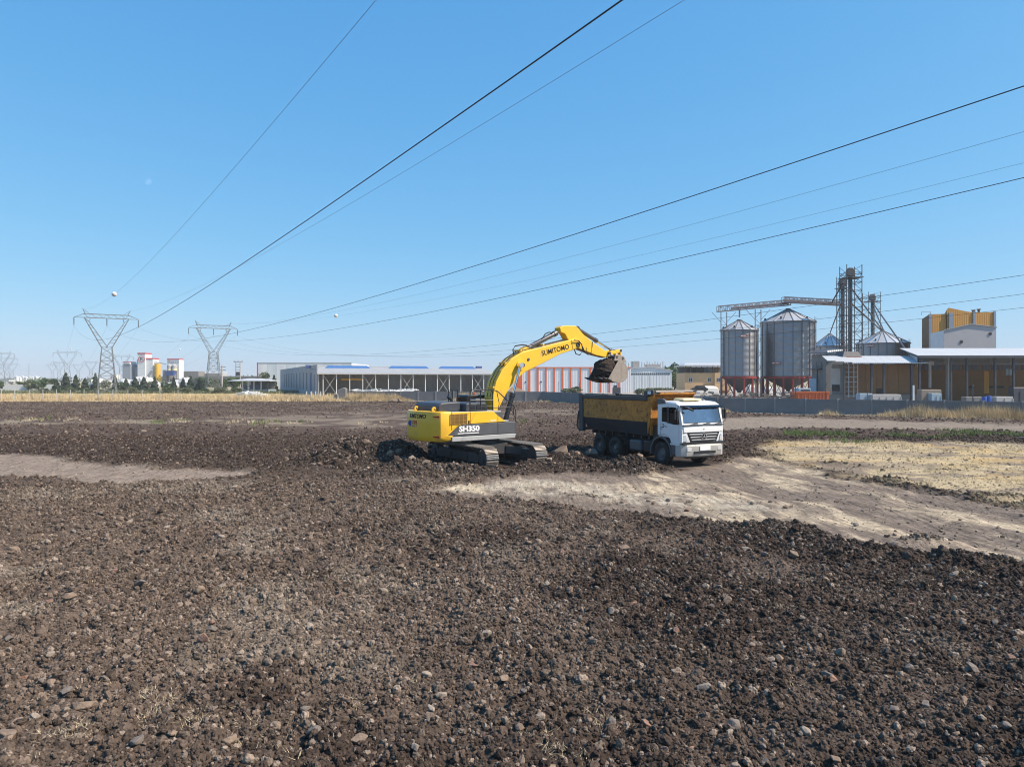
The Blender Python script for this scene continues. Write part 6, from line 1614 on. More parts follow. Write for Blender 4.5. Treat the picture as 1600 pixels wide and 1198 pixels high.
# elevator towers
def tower(label, px0, px1, ytop, d_, leg_px, dz=1.6, thick=0.12, sect=None):
    x0_, x1_ = at(px0, 0, d_).x, at(px1, 0, d_).x; zt_ = H + (HZ - ytop) / F * d_; wdt = x1_ - x0_
    t = thing('elevator_tower', label, 'tower', ((x0_ + x1_) / 2, d_, 0), 'lattice elevator towers')
    for xx in (x0_, x1_):
        for yy_ in (d_ - wdt / 2, d_ + wdt / 2):
            b = MB(); b.bar((xx, yy_, 0), (xx, yy_, zt_), thick); b.build('corner_post', 'dark_steel', t)
    zz = 0.4; k = 0
    while zz < zt_ - dz * 0.6:
        b = MB()
        z2_ = min(zz + dz, zt_)
        for yy_ in (d_ - wdt / 2, d_ + wdt / 2):
            b.bar((x0_, yy_, zz), (x1_, yy_, zz), thick * 0.6); b.bar((x0_ if k % 2 else x1_, yy_, zz), (x1_ if k % 2 else x0_, yy_, z2_), thick * 0.5)
        for xx in (x0_, x1_):
            b.bar((xx, d_ - wdt / 2, zz), (xx, d_ + wdt / 2, zz), thick * 0.6); b.bar((xx, d_ - wdt / 2 if k % 2 else d_ + wdt / 2, zz), (xx, d_ + wdt / 2 if k % 2 else d_ - wdt / 2, z2_), thick * 0.5)
        b.build('lattice_bay', 'dark_steel' if thick > 0.11 else 'gantry_steel', t); zz += dz; k += 1
    xl = at(leg_px, 0, d_).x
    b = MB()
    for s_ in (-0.2, 0.2): b.box(xl + s_ - 0.13, xl + s_ + 0.13, d_ - 0.2, d_ + 0.2, 0.5, zt_ - 1.6)
    b.build('elevator_leg', 'dark_steel', t)
    b = MB(); b.xz([(xl - 0.75, zt_ - 2.1), (xl - 0.75, zt_ - 1.0), (xl - 0.35, zt_ - 0.45), (xl + 0.35, zt_ - 0.45), (xl + 0.75, zt_ - 1.0), (xl + 0.75, zt_ - 2.1)], d_ - 0.4, d_ + 0.4); b.build('elevator_head', 'dark_steel', t, bevel=0.08)
    b = MB(); b.box(x0_ - 0.3, x1_ + 0.3, d_ - wdt / 2 - 0.3, d_ + wdt / 2 + 0.3, zt_ - 2.5, zt_ - 2.42); b.build('platform', 'dark_steel', t)
    b = MB(); zr_ = zt_ - 1.5
    for xx, yy_, x2_, y2_ in ((x0_, d_ - wdt / 2, x1_, d_ - wdt / 2), (x0_, d_ + wdt / 2, x1_, d_ + wdt / 2), (x0_, d_ - wdt / 2, x0_, d_ + wdt / 2), (x1_, d_ - wdt / 2, x1_, d_ + wdt / 2)): b.bar((xx, yy_, zr_), (x2_, y2_, zr_), 0.07)
    b.build('guard_rail', 'dark_steel', t)
    return zt_
tower('tallest dark lattice elevator tower rising from the low shed roof', 1317.5, 1341, 415, 140, 1328.5)
tower('shorter lattice elevator tower right behind the tallest one', 1309.5, 1320, 432, 148, 1316.5, 1.3, 0.09)
tower('paler lattice elevator tower standing behind the broad low silo', 1352.5, 1371, 457, 190, 1363, 1.7, 0.1)
for p0_, p1_, lab, r_ in ((at(1318, 441, 147), at(1300, 472, 150), 'steep spout from the second tower down to the conveyor bridge', 0.14), (at(1314, 474, 147), at(1297, 520, 194), 'dark spout pipe running down to the half hidden silo', 0.14),
                          (at(1330, 450, 140), at(1379, 516, 174), 'upper dark spout pipe from the tallest tower to the broad silo', 0.14), (at(1331, 475, 140), at(1377, 516, 174), 'lower dark spout pipe from the tallest tower to the broad silo', 0.17),
                          (at(1365, 480, 190), at(1381, 517, 176), 'thin spout pipe from the paler tower to the broad silo top', 0.17), (at(1365, 475, 189), at(1419, 552, 140), 'long thin spout pipe passing the broad silo towards the canopy roof', 0.17)):
    b = MB(); b.cyl(p0_, p1_, r_, n=8); props(b.build('spout_pipe', 'dark_steel', smooth=1), lab, 'pipe', 'spout pipes of the elevator')

# ------------------------------------------------------------------ ochre works on the right
# low shed with overhanging sheet roof
d0 = 112.0
def X(px, d): return (px - 800) / F * d
def Z(py, d): return H + (HZ - py) / F * d
xa, xb = X(1289, d0), X(1438, d0)
low = thing('low_shed', 'low ochre shed with a bright overhanging sheet roof under the elevator tower', 'shed', ((xa + xb) / 2, d0, 0))
ze = Z(567.5, d0 - 2.2)
for i in range(8):
    x0_ = xa + 1.2 + (xb - xa - 1.2) * i / 8; x1_ = xa + 1.2 + (xb - xa - 1.2) * (i + 1) / 8 - 0.03
    b = MB(); b.box(x0_, x1_, d0, d0 + 0.3, 0, ze - 0.1); b.build('wall_panel', 'concrete_dark' if i in (0,) else 'ochre_wall', low)
nrp = 12
for i in range(nrp):
    x0_ = xa - 0.6 + (xb - xa + 0.6) * i / nrp; x1_ = xa - 0.6 + (xb - xa + 0.6) * (i + 1) / nrp - 0.02
    zf = ze + 0.35 * max(0, 1 - i / 3.0)
    b = MB(); b.prism([(x0_, d0 - 2.2, zf), (x1_, d0 - 2.2, zf), (x1_ + 3.2, d0 + 7, ze + 1.35), (x0_ + 3.2, d0 + 7, ze + 1.35)], (0, 0, 0.09)); b.build('roof_panel', 'roof_bright', low)
for px in (1319, 1362, 1381, 1424):
    xx = X(px, d0 - 1.6); b = MB(); b.box(xx - 0.14, xx + 0.14, d0 - 1.75, d0 - 1.45, 0, ze); b.build('column', 'dark_steel', low)
b = MB(); b.box(X(1370, d0 - .05), X(1380, d0 - .05), d0 - 0.06, d0 - 0.005, 1.4, 2.4); b.build('window', 'dark_opening', low)
b = MB(); b.box(X(1298, d0 - .05), X(1313, d0 - .05), d0 - 0.06, d0 - 0.005, 2.6, 5.6); b.build('doorway', 'concrete', low)
b = MB(); b.box(X(1300, d0 - .1), X(1312, d0 - .1), d0 - 0.12, d0 - 0.065, 2.0, 3.0); b.build('opening', 'dark_opening', low)
b = MB(); b.box(xa, xb, d0 - 0.3, d0 - 0.1, 0, 1.5); b.build('plinth', 'concrete_dark', low)
b = MB(); b.loft([[(X(1311, 118), 117, ze + 0.9), (X(1345, 118), 117, ze + 0.9), (X(1345, 118), 120.5, ze + 1.2), (X(1311, 118), 120.5, ze + 1.2)], [(X(1317, 118), 117.6, ze + 2.1), (X(1339, 118), 117.6, ze + 2.1), (X(1339, 118), 120, ze + 2.2), (X(1317, 118), 120, ze + 2.2)]]); b.build('roof_lantern', 'dark_steel', low, bevel=0.05)
b = MB(); b.box(X(1317, 118), X(1339, 118), 116.8, 117.0, ze + 0.75, ze + 1.2); b.build('lantern_base', 'rust_red', low)
# lattice foot of the tower in front of the shed
b = MB()
for px in (1319, 1326, 1334, 1340):
    xx = X(px, d0 - 0.9); b.bar((xx, d0 - 0.9, 1.0), (xx, d0 - 0.9, ze - 0.1), 0.12)
for i in range(7): b.bar((X(1319, d0 - .9), d0 - 0.9, 1.2 + i * 0.75), (X(1340, d0 - .9), d0 - 0.9, 1.2 + i * 0.75), 0.08)
b.build('lattice_screen', 'light_grey_paint', low)
# dark lean-to between shed and silos
lt = thing('dark_lean_to', 'dark steel lean to with a crooked bright sheet roof beside the silos', 'shed', (X(1300, 125), 125, 0))
b = MB(); b.box(X(1291, 125), X(1318, 125), 125, 131, 0, Z(553, 125)); b.build('body', 'concrete_dark', lt)
b = MB(); b.prism([(X(1288, 124), 124, Z(552, 124)), (X(1319, 124), 124, Z(545, 124)), (X(1319, 124), 132, Z(543, 124)), (X(1288, 124), 132, Z(550, 124))], (0, 0, 0.12)); b.build('roof_sheet', 'dark_steel', lt)
b = MB(); b.prism([(X(1293, 123.7), 123.7, Z(550.5, 124)), (X(1317, 123.7), 123.7, Z(547.8, 124)), (X(1317, 123.7), 123.9, Z(546.2, 124)), (X(1293, 123.7), 123.9, Z(547.5, 124))], (0, 0.1, 0)); b.build('roof_sheet', 'roof_bright', lt)
b = MB(); b.box(X(1294, 124.8), X(1308, 124.8), 124.8, 124.95, Z(558, 125), Z(553.5, 125)); b.build('opening', 'concrete', lt)
# pale blue cabin
b = MB(); b.box(X(1275, 128), X(1291.5, 128), 128, 131, 0.0, Z(591, 128)); t = b.build('site_cabin', 'cabin_blue'); props(t, 'pale blue site cabin left of the low ochre shed', 'cabin')
b = MB(); b.box(X(1281, 128), X(1290, 128), 127.93, 127.995, 2.0, 3.5); b.build('door', 'blue_trim', t)
b = MB(); b.box(X(1276, 127), X(1294, 127), 126.5, 131.5, Z(577, 127), Z(576, 127)); 
for px in (1276, 1284, 1293): b.bar((X(px, 126.6), 126.6, Z(577, 127)), (X(px, 126.6), 126.6, Z(566, 127)), 0.08)
for py in (566, 569.5, 573): b.bar((X(1276, 126.6), 126.6, Z(py, 127)), (X(1293, 126.6), 126.6, Z(py, 127)), 0.07)
for px in (1277, 1292): b.bar((X(px, 127), 127, 0), (X(px, 127), 127, Z(577, 127)), 0.2)
props(b.build('access_platform', 'dark_steel'), 'dark railed access platform above the pale blue cabin', 'platform')

# long building with canopy
d1 = 118.0; xa, xb = X(1422, d1), X(1790, d1)
lng = thing('ochre_building', 'long ochre works building behind a row of dark canopy posts', 'building', ((xa + xb) / 2, d1, 0))
zc = Z(556.5, 110)
nW = 12
for i in range(nW):
    x0_ = xa + (xb - xa) * i / nW; x1_ = xa + (xb - xa) * (i + 1) / nW - 0.03
    b = MB(); b.box(x0_, x1_, d1, d1 + 0.3, 0, zc - 1.1); b.build('wall_panel', 'ochre_wall', lng)
    b = MB(); b.box(x0_, x1_, d1 + 0.02, d1 + 0.3, zc - 1.08, zc + 0.9); b.build('wall_panel', 'concrete_dark', lng)
    for k in range(2):
        xw = x0_ + 0.5 + k * 1.7
        b = MB(); b.box(xw, xw + 1.3, d1 - 0.05, d1 - 0.004, zc - 2.0, zc - 1.15); b.build('high_window', 'window_grey', lng)
nR = 18
for i in range(nR):
    x0_ = X(1437, 110) - 0.5 + (xb - xa) * i / nR; x1_ = X(1437, 110) - 0.5 + (xb - xa) * (i + 1) / nR - 0.02
    b = MB(); b.prism([(x0_, 109.5, zc), (x1_, 109.5, zc), (x1_ + 5.0, 124, zc + 1.75), (x0_ + 5.0, 124, zc + 1.75)], (0, 0, 0.1)); b.build('roof_panel', 'roof_bright', lng)
b = MB(); b.box(X(1437, 110) - 0.5, xb, 109.42, 109.5, zc - 0.28, zc + 0.1); b.build('eaves_beam', 'dark_steel', lng)
b = MB(); b.prism([(X(1422, 118), 118, zc + 0.6), (X(1437, 110) - 0.4, 110, zc - 0.1), (X(1437, 110) - 0.4, 110, zc - 1.6), (X(1422, 118), 118, zc - 1.4)], (0.06, 0.02, 0)); b.build('end_sheet', 'gable_grey', lng)
for px in (1437, 1486, 1511, 1555, 1584, 1625, 1665, 1705):
    xx = X(px, 110); b = MB(); b.box(xx - 0.13, xx + 0.13, 109.9, 110.2, 0, zc - 0.05); b.build('column', 'dark_steel', lng)
b = MB(); b.box(X(1481, 114), X(1485.5, 114), 114, 114.6, 0, zc + 0.2); b.build('concrete_column', 'concrete', lng)
b = MB(); b.bar((X(1453, 113), 113, 2.5), (X(1453, 113), 113, 6.3), 0.3); b.bar((X(1450, 113), 113, 6.4), (X(1458, 113), 113, 6.4), 0.4, 0.6); b.build('duct', 'concrete', lng)
for px in (1573.5, 1579):
    b = MB(); b.box(X(px, d1) - 0.22, X(px, d1) + 0.22, d1 - 0.06, d1 - 0.004, Z(586, d1), Z(576.5, d1)); b.build('window', 'cabin_blue', lng)
b = MB(); b.box(X(1537, d1), X(1545, d1), d1 - 0.05, d1 - 0.004, 1.5, 5.2); b.build('door', 'ochre_bright', lng)
for px in (1514, 1518, 1549, 1560, 1565, 1580):
    b = MB(); b.box(X(px, d1) - 0.35, X(px, d1) + 0.35, d1 - 0.05, d1 - 0.004, Z(606, d1), Z(603, d1)); b.build('vent', 'dark_opening', lng)

# tall ochre block with grey gabled annex
d2 = 160.0
tb = thing('ochre_tower_block', 'tall ochre clad block with blue grey trims behind the grey gable', 'building', (X(1500, d2), d2, 0))
zt0, zt1, zt2 = Z(491, d2), Z(481, d2), Z(487.5, d2)
def xq(px): return X(px, d2)
b = MB(); b.prism([(xq(1452), d2, 0), (xq(1478.5), d2, 0), (xq(1478.5), d2, zt0 + 0.1), (xq(1452), d2, zt0)], (7.5, 14, 0)); b.build('wall', 'ochre_bright', tb)
b = MB(); b.prism([(xq(1478.5), d2 - 0.3, 0), (xq(1553), d2 - 0.3, 0), (xq(1553), d2 - 0.3, zt2), (xq(1530), d2 - 0.3, zt2 - 0.1), (xq(1513), d2 - 0.3, zt2 + 0.0), (xq(1481), d2 - 0.3, zt1), (xq(1478.5), d2 - 0.3, zt1 - 0.3)], (7.8, 14, 0)); b.build('wall', 'ochre_bright', tb)
b = MB(); b.prism([(X(1440.5, d2 + 6), d2 + 6, 0), (xq(1452), d2 + 0.02, 0), (xq(1452), d2 + 0.02, zt0), (X(1440.5, d2 + 6), d2 + 6, zt0 - 0.6)], (3.5, 6, 0)); b.build('wall', 'ochre_wall', tb)
for a_, c_, zt_ in ((1450, 1454, zt0 + .03), (1481, 1487, zt0 + .3), (1518.5, 1523, zt2 + .06), (1550.5, 1554, zt2 + .1)):
    b = MB(); b.box(xq(a_), xq(c_), d2 - 0.5, d2 - 0.305, 0, zt_); b.build('trim', 'blue_trim', tb)
for px, py in ((1539, 484), (1547.5, 482.5), (1515, 485)):
    b = MB(); b.cyl((xq(px), d2 + 4, zt2 - 0.3), (xq(px), d2 + 4, Z(py, d2)), 0.25, n=10); b.cyl((xq(px), d2 + 4, Z(py, d2)), (xq(px), d2 + 4, Z(py, d2) + 0.35), 0.25, 0.5, 10); b.build('roof_vent', 'dark_steel', tb, smooth=1)
b = MB(); b.bar((xq(1448), d2 + 2, zt0), (xq(1448), d2 + 2, zt0 + 0.75), 0.06); b.bar((xq(1462), d2 + 2, zt0), (xq(1462), d2 + 2, zt0 + 0.75), 0.06); b.bar((xq(1448), d2 + 2, zt0 + 0.72), (xq(1462), d2 + 2, zt0 + 0.72), 0.06); b.build('guard_rail', 'gantry_steel', tb)
d3 = 140.0
ga = thing('grey_gable_hall', 'windowless grey gable end with two round fan openings', 'building', (X(1515, d3), d3, 0))
def xg(px): return X(px, d3)
b = MB(); b.prism([(xg(1475), d3, 0), (xg(1556), d3, 0), (xg(1556), d3, Z(511.5, d3)), (xg(1516), d3, Z(507, d3)), (xg(1475), d3, Z(516, d3))], (6.5, 11, 0)); b.build('gable_wall', 'gable_grey', ga)
b = MB(); b.prism([(X(1454, d3 + 8), d3 + 8, 0), (xg(1475) - 0.01, d3 + 0.02, 0), (xg(1475) - 0.01, d3 + 0.02, Z(516, d3)), (X(1454, d3 + 8), d3 + 8, Z(521, d3 + 8))], (0.7, 1.2, 0)); b.build('side_wall', 'white_sheet', ga)
b = MB(); b.prism([(xg(1474), d3 - 0.2, Z(516, d3)), (xg(1516), d3 - 0.2, Z(506.9, d3)), (xg(1557), d3 - 0.2, Z(511.5, d3)), (xg(1557), d3 - 0.2, Z(510.5, d3)), (xg(1516), d3 - 0.2, Z(505.8, d3)), (xg(1474), d3 - 0.2, Z(515, d3))], (6.6, 11.3, 0)); b.build('roof', 'roof_pale', ga)
for px, py in ((1502, 534), (1547, 521.5)):
    b = MB(); b.cyl((xg(px), d3 - 0.1, Z(py, d3)), (xg(px), d3 - 0.001, Z(py, d3)), 0.32, n=16); b.build('fan_opening', 'dark_opening', ga, smooth=1)

# things in the yard behind the wall
d_ = 98.0
sk_ = thing('skip_container', 'orange open steel skip standing behind the wall below the silos', 'skip', (X(1268, d_), d_, 0))
b = MB(); b.loft([[(X(1246, d_), d_, 0.5), (X(1294, d_), d_, 0.5), (X(1294, d_), d_ + 2.2, 0.5), (X(1246, d_), d_ + 2.2, 0.5)], [(X(1243.5, d_), d_ - 0.1, Z(613, d_)), (X(1295.5, d_), d_ - 0.1, Z(612, d_)), (X(1295.5, d_), d_ + 2.3, Z(612, d_)), (X(1243.5, d_), d_ + 2.3, Z(613, d_))]], cap=False)
b.box(X(1246, d_), X(1294, d_), d_, d_ + 2.2, 0.42, 0.5); b.build('tub', 'skip_orange', sk_)
b = MB(); b.box(X(1243, d_), X(1296, d_), d_ - 0.2, d_ - 0.1, Z(613, d_) - 0.05, Z(612, d_) + 0.06); b.build('rim', 'skip_orange', sk_)
for k in range(9):
    xx = X(1247 + k * 5.6, d_); b = MB(); b.bar((xx, d_ - 0.06, 0.5), (xx, d_ - 0.13, Z(613, d_) - 0.06), 0.09); b.build('rib', 'skip_orange', sk_)
b = MB(); b.box(X(1247, 104), X(1267, 104), 104, 105.5, 0, Z(606.5, 104)); t = b.build('machine_housing', 'cabin_blue', bevel=0.1); props(t, 'pale blue grey housing standing just behind the orange skip', 'box')
b = MB(); b.box(X(1252, 104), X(1266, 104), 103.95, 103.995, Z(611, 104), Z(608.5, 104)); b.build('window', 'window_grey', t)
for px0, px1, py, dd, m_, lab in ((1344, 1363, 614.5, 100, 'cabin_blue', 'grey blue concrete trough behind the wall, first of two'), (1364, 1408, 616, 99, 'concrete', 'long pale concrete trough behind the wall, second of two'),
                                  (1440, 1471, 608.5, 104, 'stone_pale', 'pale crate stack beside the canopy post'), (1456, 1471, 614.5, 103, 'cabin_blue', 'blue grey machine box in front of the pale crate stack'),
                                  (1510, 1556, 620, 103, 'concrete_dark', 'long dark low pallet stack under the canopy'), (1557, 1583, 619.5, 102, 'concrete', 'pale low pallet stack under the canopy'), (1584, 1604, 605, 106, 'dark_steel', 'dark tall cabinet at the right end of the canopy')):
    b = MB(); x0_, x1_ = X(px0, dd), X(px1, dd); zt_ = Z(py, dd)
    b.loft([[(x0_, dd, 0), (x1_, dd, 0), (x1_, dd + 1.2, 0), (x0_, dd + 1.2, 0)], [(x0_, dd, zt_ * 0.97), (x1_, dd, zt_ * 0.97), (x1_, dd + 1.2, zt_ * 0.97), (x0_, dd + 1.2, zt_ * 0.97)], [(x0_ + .08, dd + .08, zt_), (x1_ - .08, dd + .08, zt_), (x1_ - .08, dd + 1.1, zt_), (x0_ + .08, dd + 1.1, zt_)]])
    k = max(2, int((x1_ - x0_) / 0.9)); 
    for i in range(k + 1): b.bar((x0_ + (x1_ - x0_) * i / k, dd - 0.04, 0), (x0_ + (x1_ - x0_) * i / k, dd - 0.04, zt_ * 0.8), 0.08)
    props(b.build('yard_crate', m_), lab, 'crate')
for px, py, lab in ((1545, 618.5, 'deep blue drum under the canopy, left of its pair'), (1538, 619.5, 'deep blue drum under the canopy, right of its pair')):
    p_ = at(1540 + (px - 1540), py, 101); b = MB(); b.lathe([(0.001, 0), (0.32, 0), (0.34, 0.3), (0.32, 0.32), (0.34, 0.6), (0.32, 0.62), (0.33, p_.z - 0.05), (0.3, p_.z), (0.001, p_.z)], 16, Matrix.Translation((p_.x, 101, 0))); props(b.build('drum', 'plant_blue', smooth=1), lab, 'drum')
b = MB(); p_ = at(1431.5, 602, 76); b.bar((p_.x, 76.5, 0), (p_.x, 76.5, p_.z), 0.14); props(b.build('marker_post', 'debris_white'), 'short white post behind the wall right of the low shed', 'post')
# white tanks and rubble seen under the silos
for px0, px1, y0_, y1_, dd, lab in ((1088, 1124, 603, 612, 190, 'white sheeted stack behind the slim silo, left of its legs'), (1170, 1184, 601, 609, 190, 'white sheeted stack seen between the two tall silos'), (1196, 1212, 604, 611, 185, 'white sheeted stack seen through the wide silo legs')):
    b = MB(); b.loft([[(X(px0, dd), dd, 0), (X(px1, dd), dd, 0), (X(px1, dd), dd + 4, 0), (X(px0, dd), dd + 4, 0)], [(X(px0, dd) + .2, dd + .2, Z(y0_, dd) - .5), (X(px1, dd) - .2, dd + .2, Z(y0_, dd) - .6), (X(px1, dd) - .2, dd + 3.8, Z(y0_, dd) - .5), (X(px0, dd) + .2, dd + 3.8, Z(y0_, dd) - .5)], [(X(px0, dd) + .8, dd + .8, Z(y0_, dd)), (X(px1, dd) - .8, dd + .8, Z(y0_, dd) - .1), (X(px1, dd) - .8, dd + 3, Z(y0_, dd)), (X(px0, dd) + .8, dd + 3, Z(y0_, dd))]])
    props(b.build('sheeted_stack', 'debris_white', bevel=0.15), lab, 'stack')
rb_ = MB(); r2 = random.Random(3)
for _ in range(420):
    px = r2.uniform(1085, 1250); dd = r2.uniform(96, 128); xx = X(px, dd); s_ = r2.uniform(0.12, 0.5); zz = r2.uniform(0.0, 1.0) * (1.3 + 0.3 * math.sin(px * 0.2))
    rb_.bar((xx - s_, dd, zz + r2.uniform(-.2, .4)), (xx + s_, dd + r2.uniform(-.5, .5), zz + r2.uniform(-.2, .4)), s_ * r2.uniform(0.2, 0.9), s_ * r2.uniform(0.2, 0.6))
props(rb_.build('scrap_rubble', 'stone_grey'), 'jumble of scrap and rubble behind the wall below the silos', 'rubble', kind='stuff')

# white rubble sheets in front of the shed and on the left verge
rb_ = MB()
for _ in range(160):
    px = r2.uniform(549, 652); dd = r2.uniform(131, 145); xx = X(px, dd); s_ = r2.uniform(0.3, 1.0); zz = r2.uniform(0.6, 1.9)
    rb_.bar((xx - s_, dd, zz), (xx + s_, dd + r2.uniform(-.8, .8), zz + r2.uniform(-.15, .15)), s_ * r2.uniform(0.3, 0.9), 0.12)
rb_.box(X(550, 132), X(650, 132), 132, 143, 0, 0.9)
props(rb_.build('stacked_panels', 'debris_white'), 'white stacked panels and scrap in front of the open shed', 'panels', kind='stuff')
rb_ = MB()
for _ in range(150):
    px = r2.gauss(392, 17); dd = r2.uniform(146, 160); xx = X(px, dd); s_ = r2.uniform(0.3, 1.1); zz = max(0.05, r2.uniform(0, 1.25) * math.exp(-((px - 390) / 24) ** 2))
    rb_.bar((xx - s_, dd, zz), (xx + s_, dd + r2.uniform(-.8, .8), zz + r2.uniform(-.25, .25)), s_ * r2.uniform(0.3, 0.9), 0.16)
props(rb_.build('rubble_pile', 'debris_white'), 'low pile of white broken slabs on the dry grass before the pavilion', 'rubble', kind='stuff')

# ------------------------------------------------------------------ left background: mixing plants, pavilion, poles
dk = 450.0
def XK(px): return X(px, dk)
def ZK(py): return Z(py, dk)
pk = thing('white_plant', 'white concrete plant towers with red rims and a round K emblem', 'plant', (XK(220), dk, 0))
for nm, a_, c_, yt, m_, dd in (('main_tower', 215, 227, 551.5, 'white_paint', 0), ('side_tower', 227.2, 237.5, 559.5, 'white_paint', 1), ('grey_tower', 210, 214.8, 560, 'sky_metal', 3), ('low_tower', 205, 210, 572, 'sky_metal', 4)):
    b = MB(); b.box(XK(a_), XK(c_), dk + dd, dk + dd + 8, 0, ZK(yt) - 0.6); o = b.build(nm, m_, pk)
    if m_ == 'white_paint':
        b = MB(); b.box(XK(a_) - 0.1, XK(c_) + 0.1, dk + dd - 0.2, dk + dd + 8, ZK(yt) - 0.59, ZK(yt) + 0.15); b.build('red_rim', 'red_trim', o)
o_ = Vector((XK(221.2), dk - 0.2, ZK(561.2)))
b = MB(); b.lathe([(1.75, -0.05), (2.05, -0.05), (2.05, 0.05), (1.75, 0.05)], 32, Matrix.Translation(o_) @ Matrix.Rotation(R(90), 4, 'X'), closed=True); b.build('emblem_ring', 'red_trim', pk)
put_text('K', 3.0, o_, (1, 0, 0), (0, 0, 1), 'dark_steel', pk, bold=0.05)
b = MB(); b.prism([(XK(227), dk - 1, ZK(592)), (XK(237.5), dk - 1, ZK(577.5)), (XK(238), dk - 1, ZK(579)), (XK(229), dk - 1, ZK(594))], (0, 2, 0)); b.build('inclined_conveyor', 'sky_metal', pk)
b = MB(); b.box(XK(191.5), XK(204), dk, dk + 8, 0, ZK(569)); lt_ = b.build('small_tower', 'sky_metal', pk)
b = MB(); b.box(XK(192), XK(203), dk - 0.2, dk + 8, ZK(568.9), ZK(566)); b.build('rim', 'white_paint', lt_)
b = MB(); b.box(XK(192), XK(202.5), dk - 0.3, dk + 8, ZK(566), ZK(565)); b.build('red_rim', 'red_trim', lt_)
b = MB(); b.box(XK(194), XK(204), dk - 0.3, dk - 0.21, ZK(569.8), ZK(568.5)); b.build('dark_band', 'dark_steel', lt_)
b = MB(); b.cyl((XK(243.8), dk + 2, 0), (XK(243.8), dk + 2, ZK(568)), (XK(248.2) - XK(239.4)) / 2, n=24); t = b.build('cement_silo', 'plant_yellow', smooth=1); props(t, 'yellow cylindrical cement silo between the two white plants', 'silo')
b = MB(); b.cyl((XK(243.8), dk + 2, ZK(568) + 0.01), (XK(243.8), dk + 2, ZK(567)), (XK(248.2) - XK(239.4)) / 2 * 1.02, 1.2, n=24); b.build('cap', 'sky_metal', t, smooth=1)
b = MB(); b.bar((XK(238), dk + 3, ZK(565.5)), (XK(256), dk + 3, ZK(568.5)), 0.5); props(b.build('link_conveyor', 'sky_metal'), 'thin inclined conveyor joining the two white plants', 'conveyor')
pd = thing('batching_plant', 'white batching plant with dark lettering and two pale silos above a blue hopper', 'plant', (XK(266), dk, 0))
b = MB(); b.box(XK(256.5), XK(275.5), dk + 4, dk + 10, ZK(592), ZK(561.5)); o = b.build('tower', 'white_paint', pd)
b = MB(); b.box(XK(256.3), XK(275.7), dk + 3.8, dk + 10, ZK(561.5), ZK(560)); b.build('red_rim', 'red_trim', o)
b = MB(); b.box(XK(256.5), XK(275), dk + 5, dk + 9, 0, ZK(592)); b.build('base', 'concrete_dark', pd)
b = MB(); b.bar((XK(259), dk + 3.9, ZK(562)), (XK(261.2), dk + 3.9, ZK(564.8)), 0.1, 0.45, up=(0, 1, 0)); b.bar((XK(261.2), dk + 3.9, ZK(564.8)), (XK(259.4), dk + 3.9, ZK(566.8)), 0.1, 0.45, up=(0, 1, 0)); b.build('sign_stroke', 'red_trim', pd)
for i, px in enumerate((262.8, 264.6, 266.8, 269.6, 272.4, 274.2)):
    b = MB(); b.box(XK(px) - 0.28, XK(px) + 0.28, dk + 3.85, dk + 3.97, ZK(566.6), ZK(564.6)); b.build('sign_letter', 'sky_metal', pd)
for px in (265, 272.5):
    b = MB(); b.lathe([(0.001, ZK(568.5)), (0.8, ZK(569.4)), (1.5, ZK(571)), (1.5, ZK(579)), (0.3, ZK(583))], 20, Matrix.Translation((XK(px), dk, 0))); o = b.build('silo_body', 'concrete', pd, smooth=1)
    b = MB(); b.lathe([(1.53, ZK(578.9)), (1.53, ZK(575.5))], 20, Matrix.Translation((XK(px), dk, 0))); b.build('band', 'cream_plastic', o, smooth=1)
    b = MB()
    for a_ in range(4): b.bar((XK(px) + 1.3 * math.cos(a_ * 1.57 + .78), dk + 1.3 * math.sin(a_ * 1.57 + .78), 0), (XK(px) + 1.3 * math.cos(a_ * 1.57 + .78), dk + 1.3 * math.sin(a_ * 1.57 + .78), ZK(578)), 0.2)
    b.build('stand', 'dark_steel', o)
b = MB(); b.loft([[(XK(264), dk - 4, ZK(586.5)), (XK(275), dk - 4, ZK(586.5)), (XK(275), dk - 1, ZK(586.5)), (XK(264), dk - 1, ZK(586.5))], [(XK(262), dk - 4.5, ZK(580.3)), (XK(277), dk - 4.5, ZK(580.3)), (XK(277), dk - 0.8, ZK(580.3)), (XK(262), dk - 0.8, ZK(580.3))]]); b.build('hopper', 'plant_blue', pd)
b = MB(); b.box(XK(256.5), XK(262), dk - 2, dk + 3, 0, ZK(578)); b.build('mixer_housing', 'concrete_dark', pd)
b = MB(); b.box(XK(249), XK(255), dk - 2, dk - 1, 0, ZK(588)); props(b.build('loader_box', 'plant_yellow', bevel=0.3), 'yellow machine box at the foot of the white batching plant', 'box')
for i, (px, w_, py, lab) in enumerate(((160, 16, 588, 'white gravel heap left of the small grey tower'), (198, 20, 590, 'white gravel heap under the small grey tower'), (224, 20, 586, 'tall white gravel heap at the foot of the K tower'), (262, 26, 594, 'long white gravel heap before the batching plant'), (293, 22, 588, 'white gravel heap right of the batching plant'), (312, 20, 591, 'white gravel heap nearest the right hand pylon'))):
    dd = 400 + (i % 2) * 8; xx = X(px, dd); zt_ = Z(py + 3.5, dd); w2 = w_ / F * dd
    M_ = Matrix.Translation((xx, dd, 0)) @ Matrix.Diagonal((w2, 6, zt_, 1))
    o = lump('gravel_heap', 'white_gravel', M_, 40 + i, 0.3, 4, 1.8); props(o, lab, 'gravel heap', 'white gravel heaps by the plants')
b = MB(); b.box(X(277, 470), X(310, 470), 470, 480, 0, Z(580, 470)); props(b.build('grey_shed', 'concrete_dark'), 'long low dark grey shed right of the batching plant', 'shed')
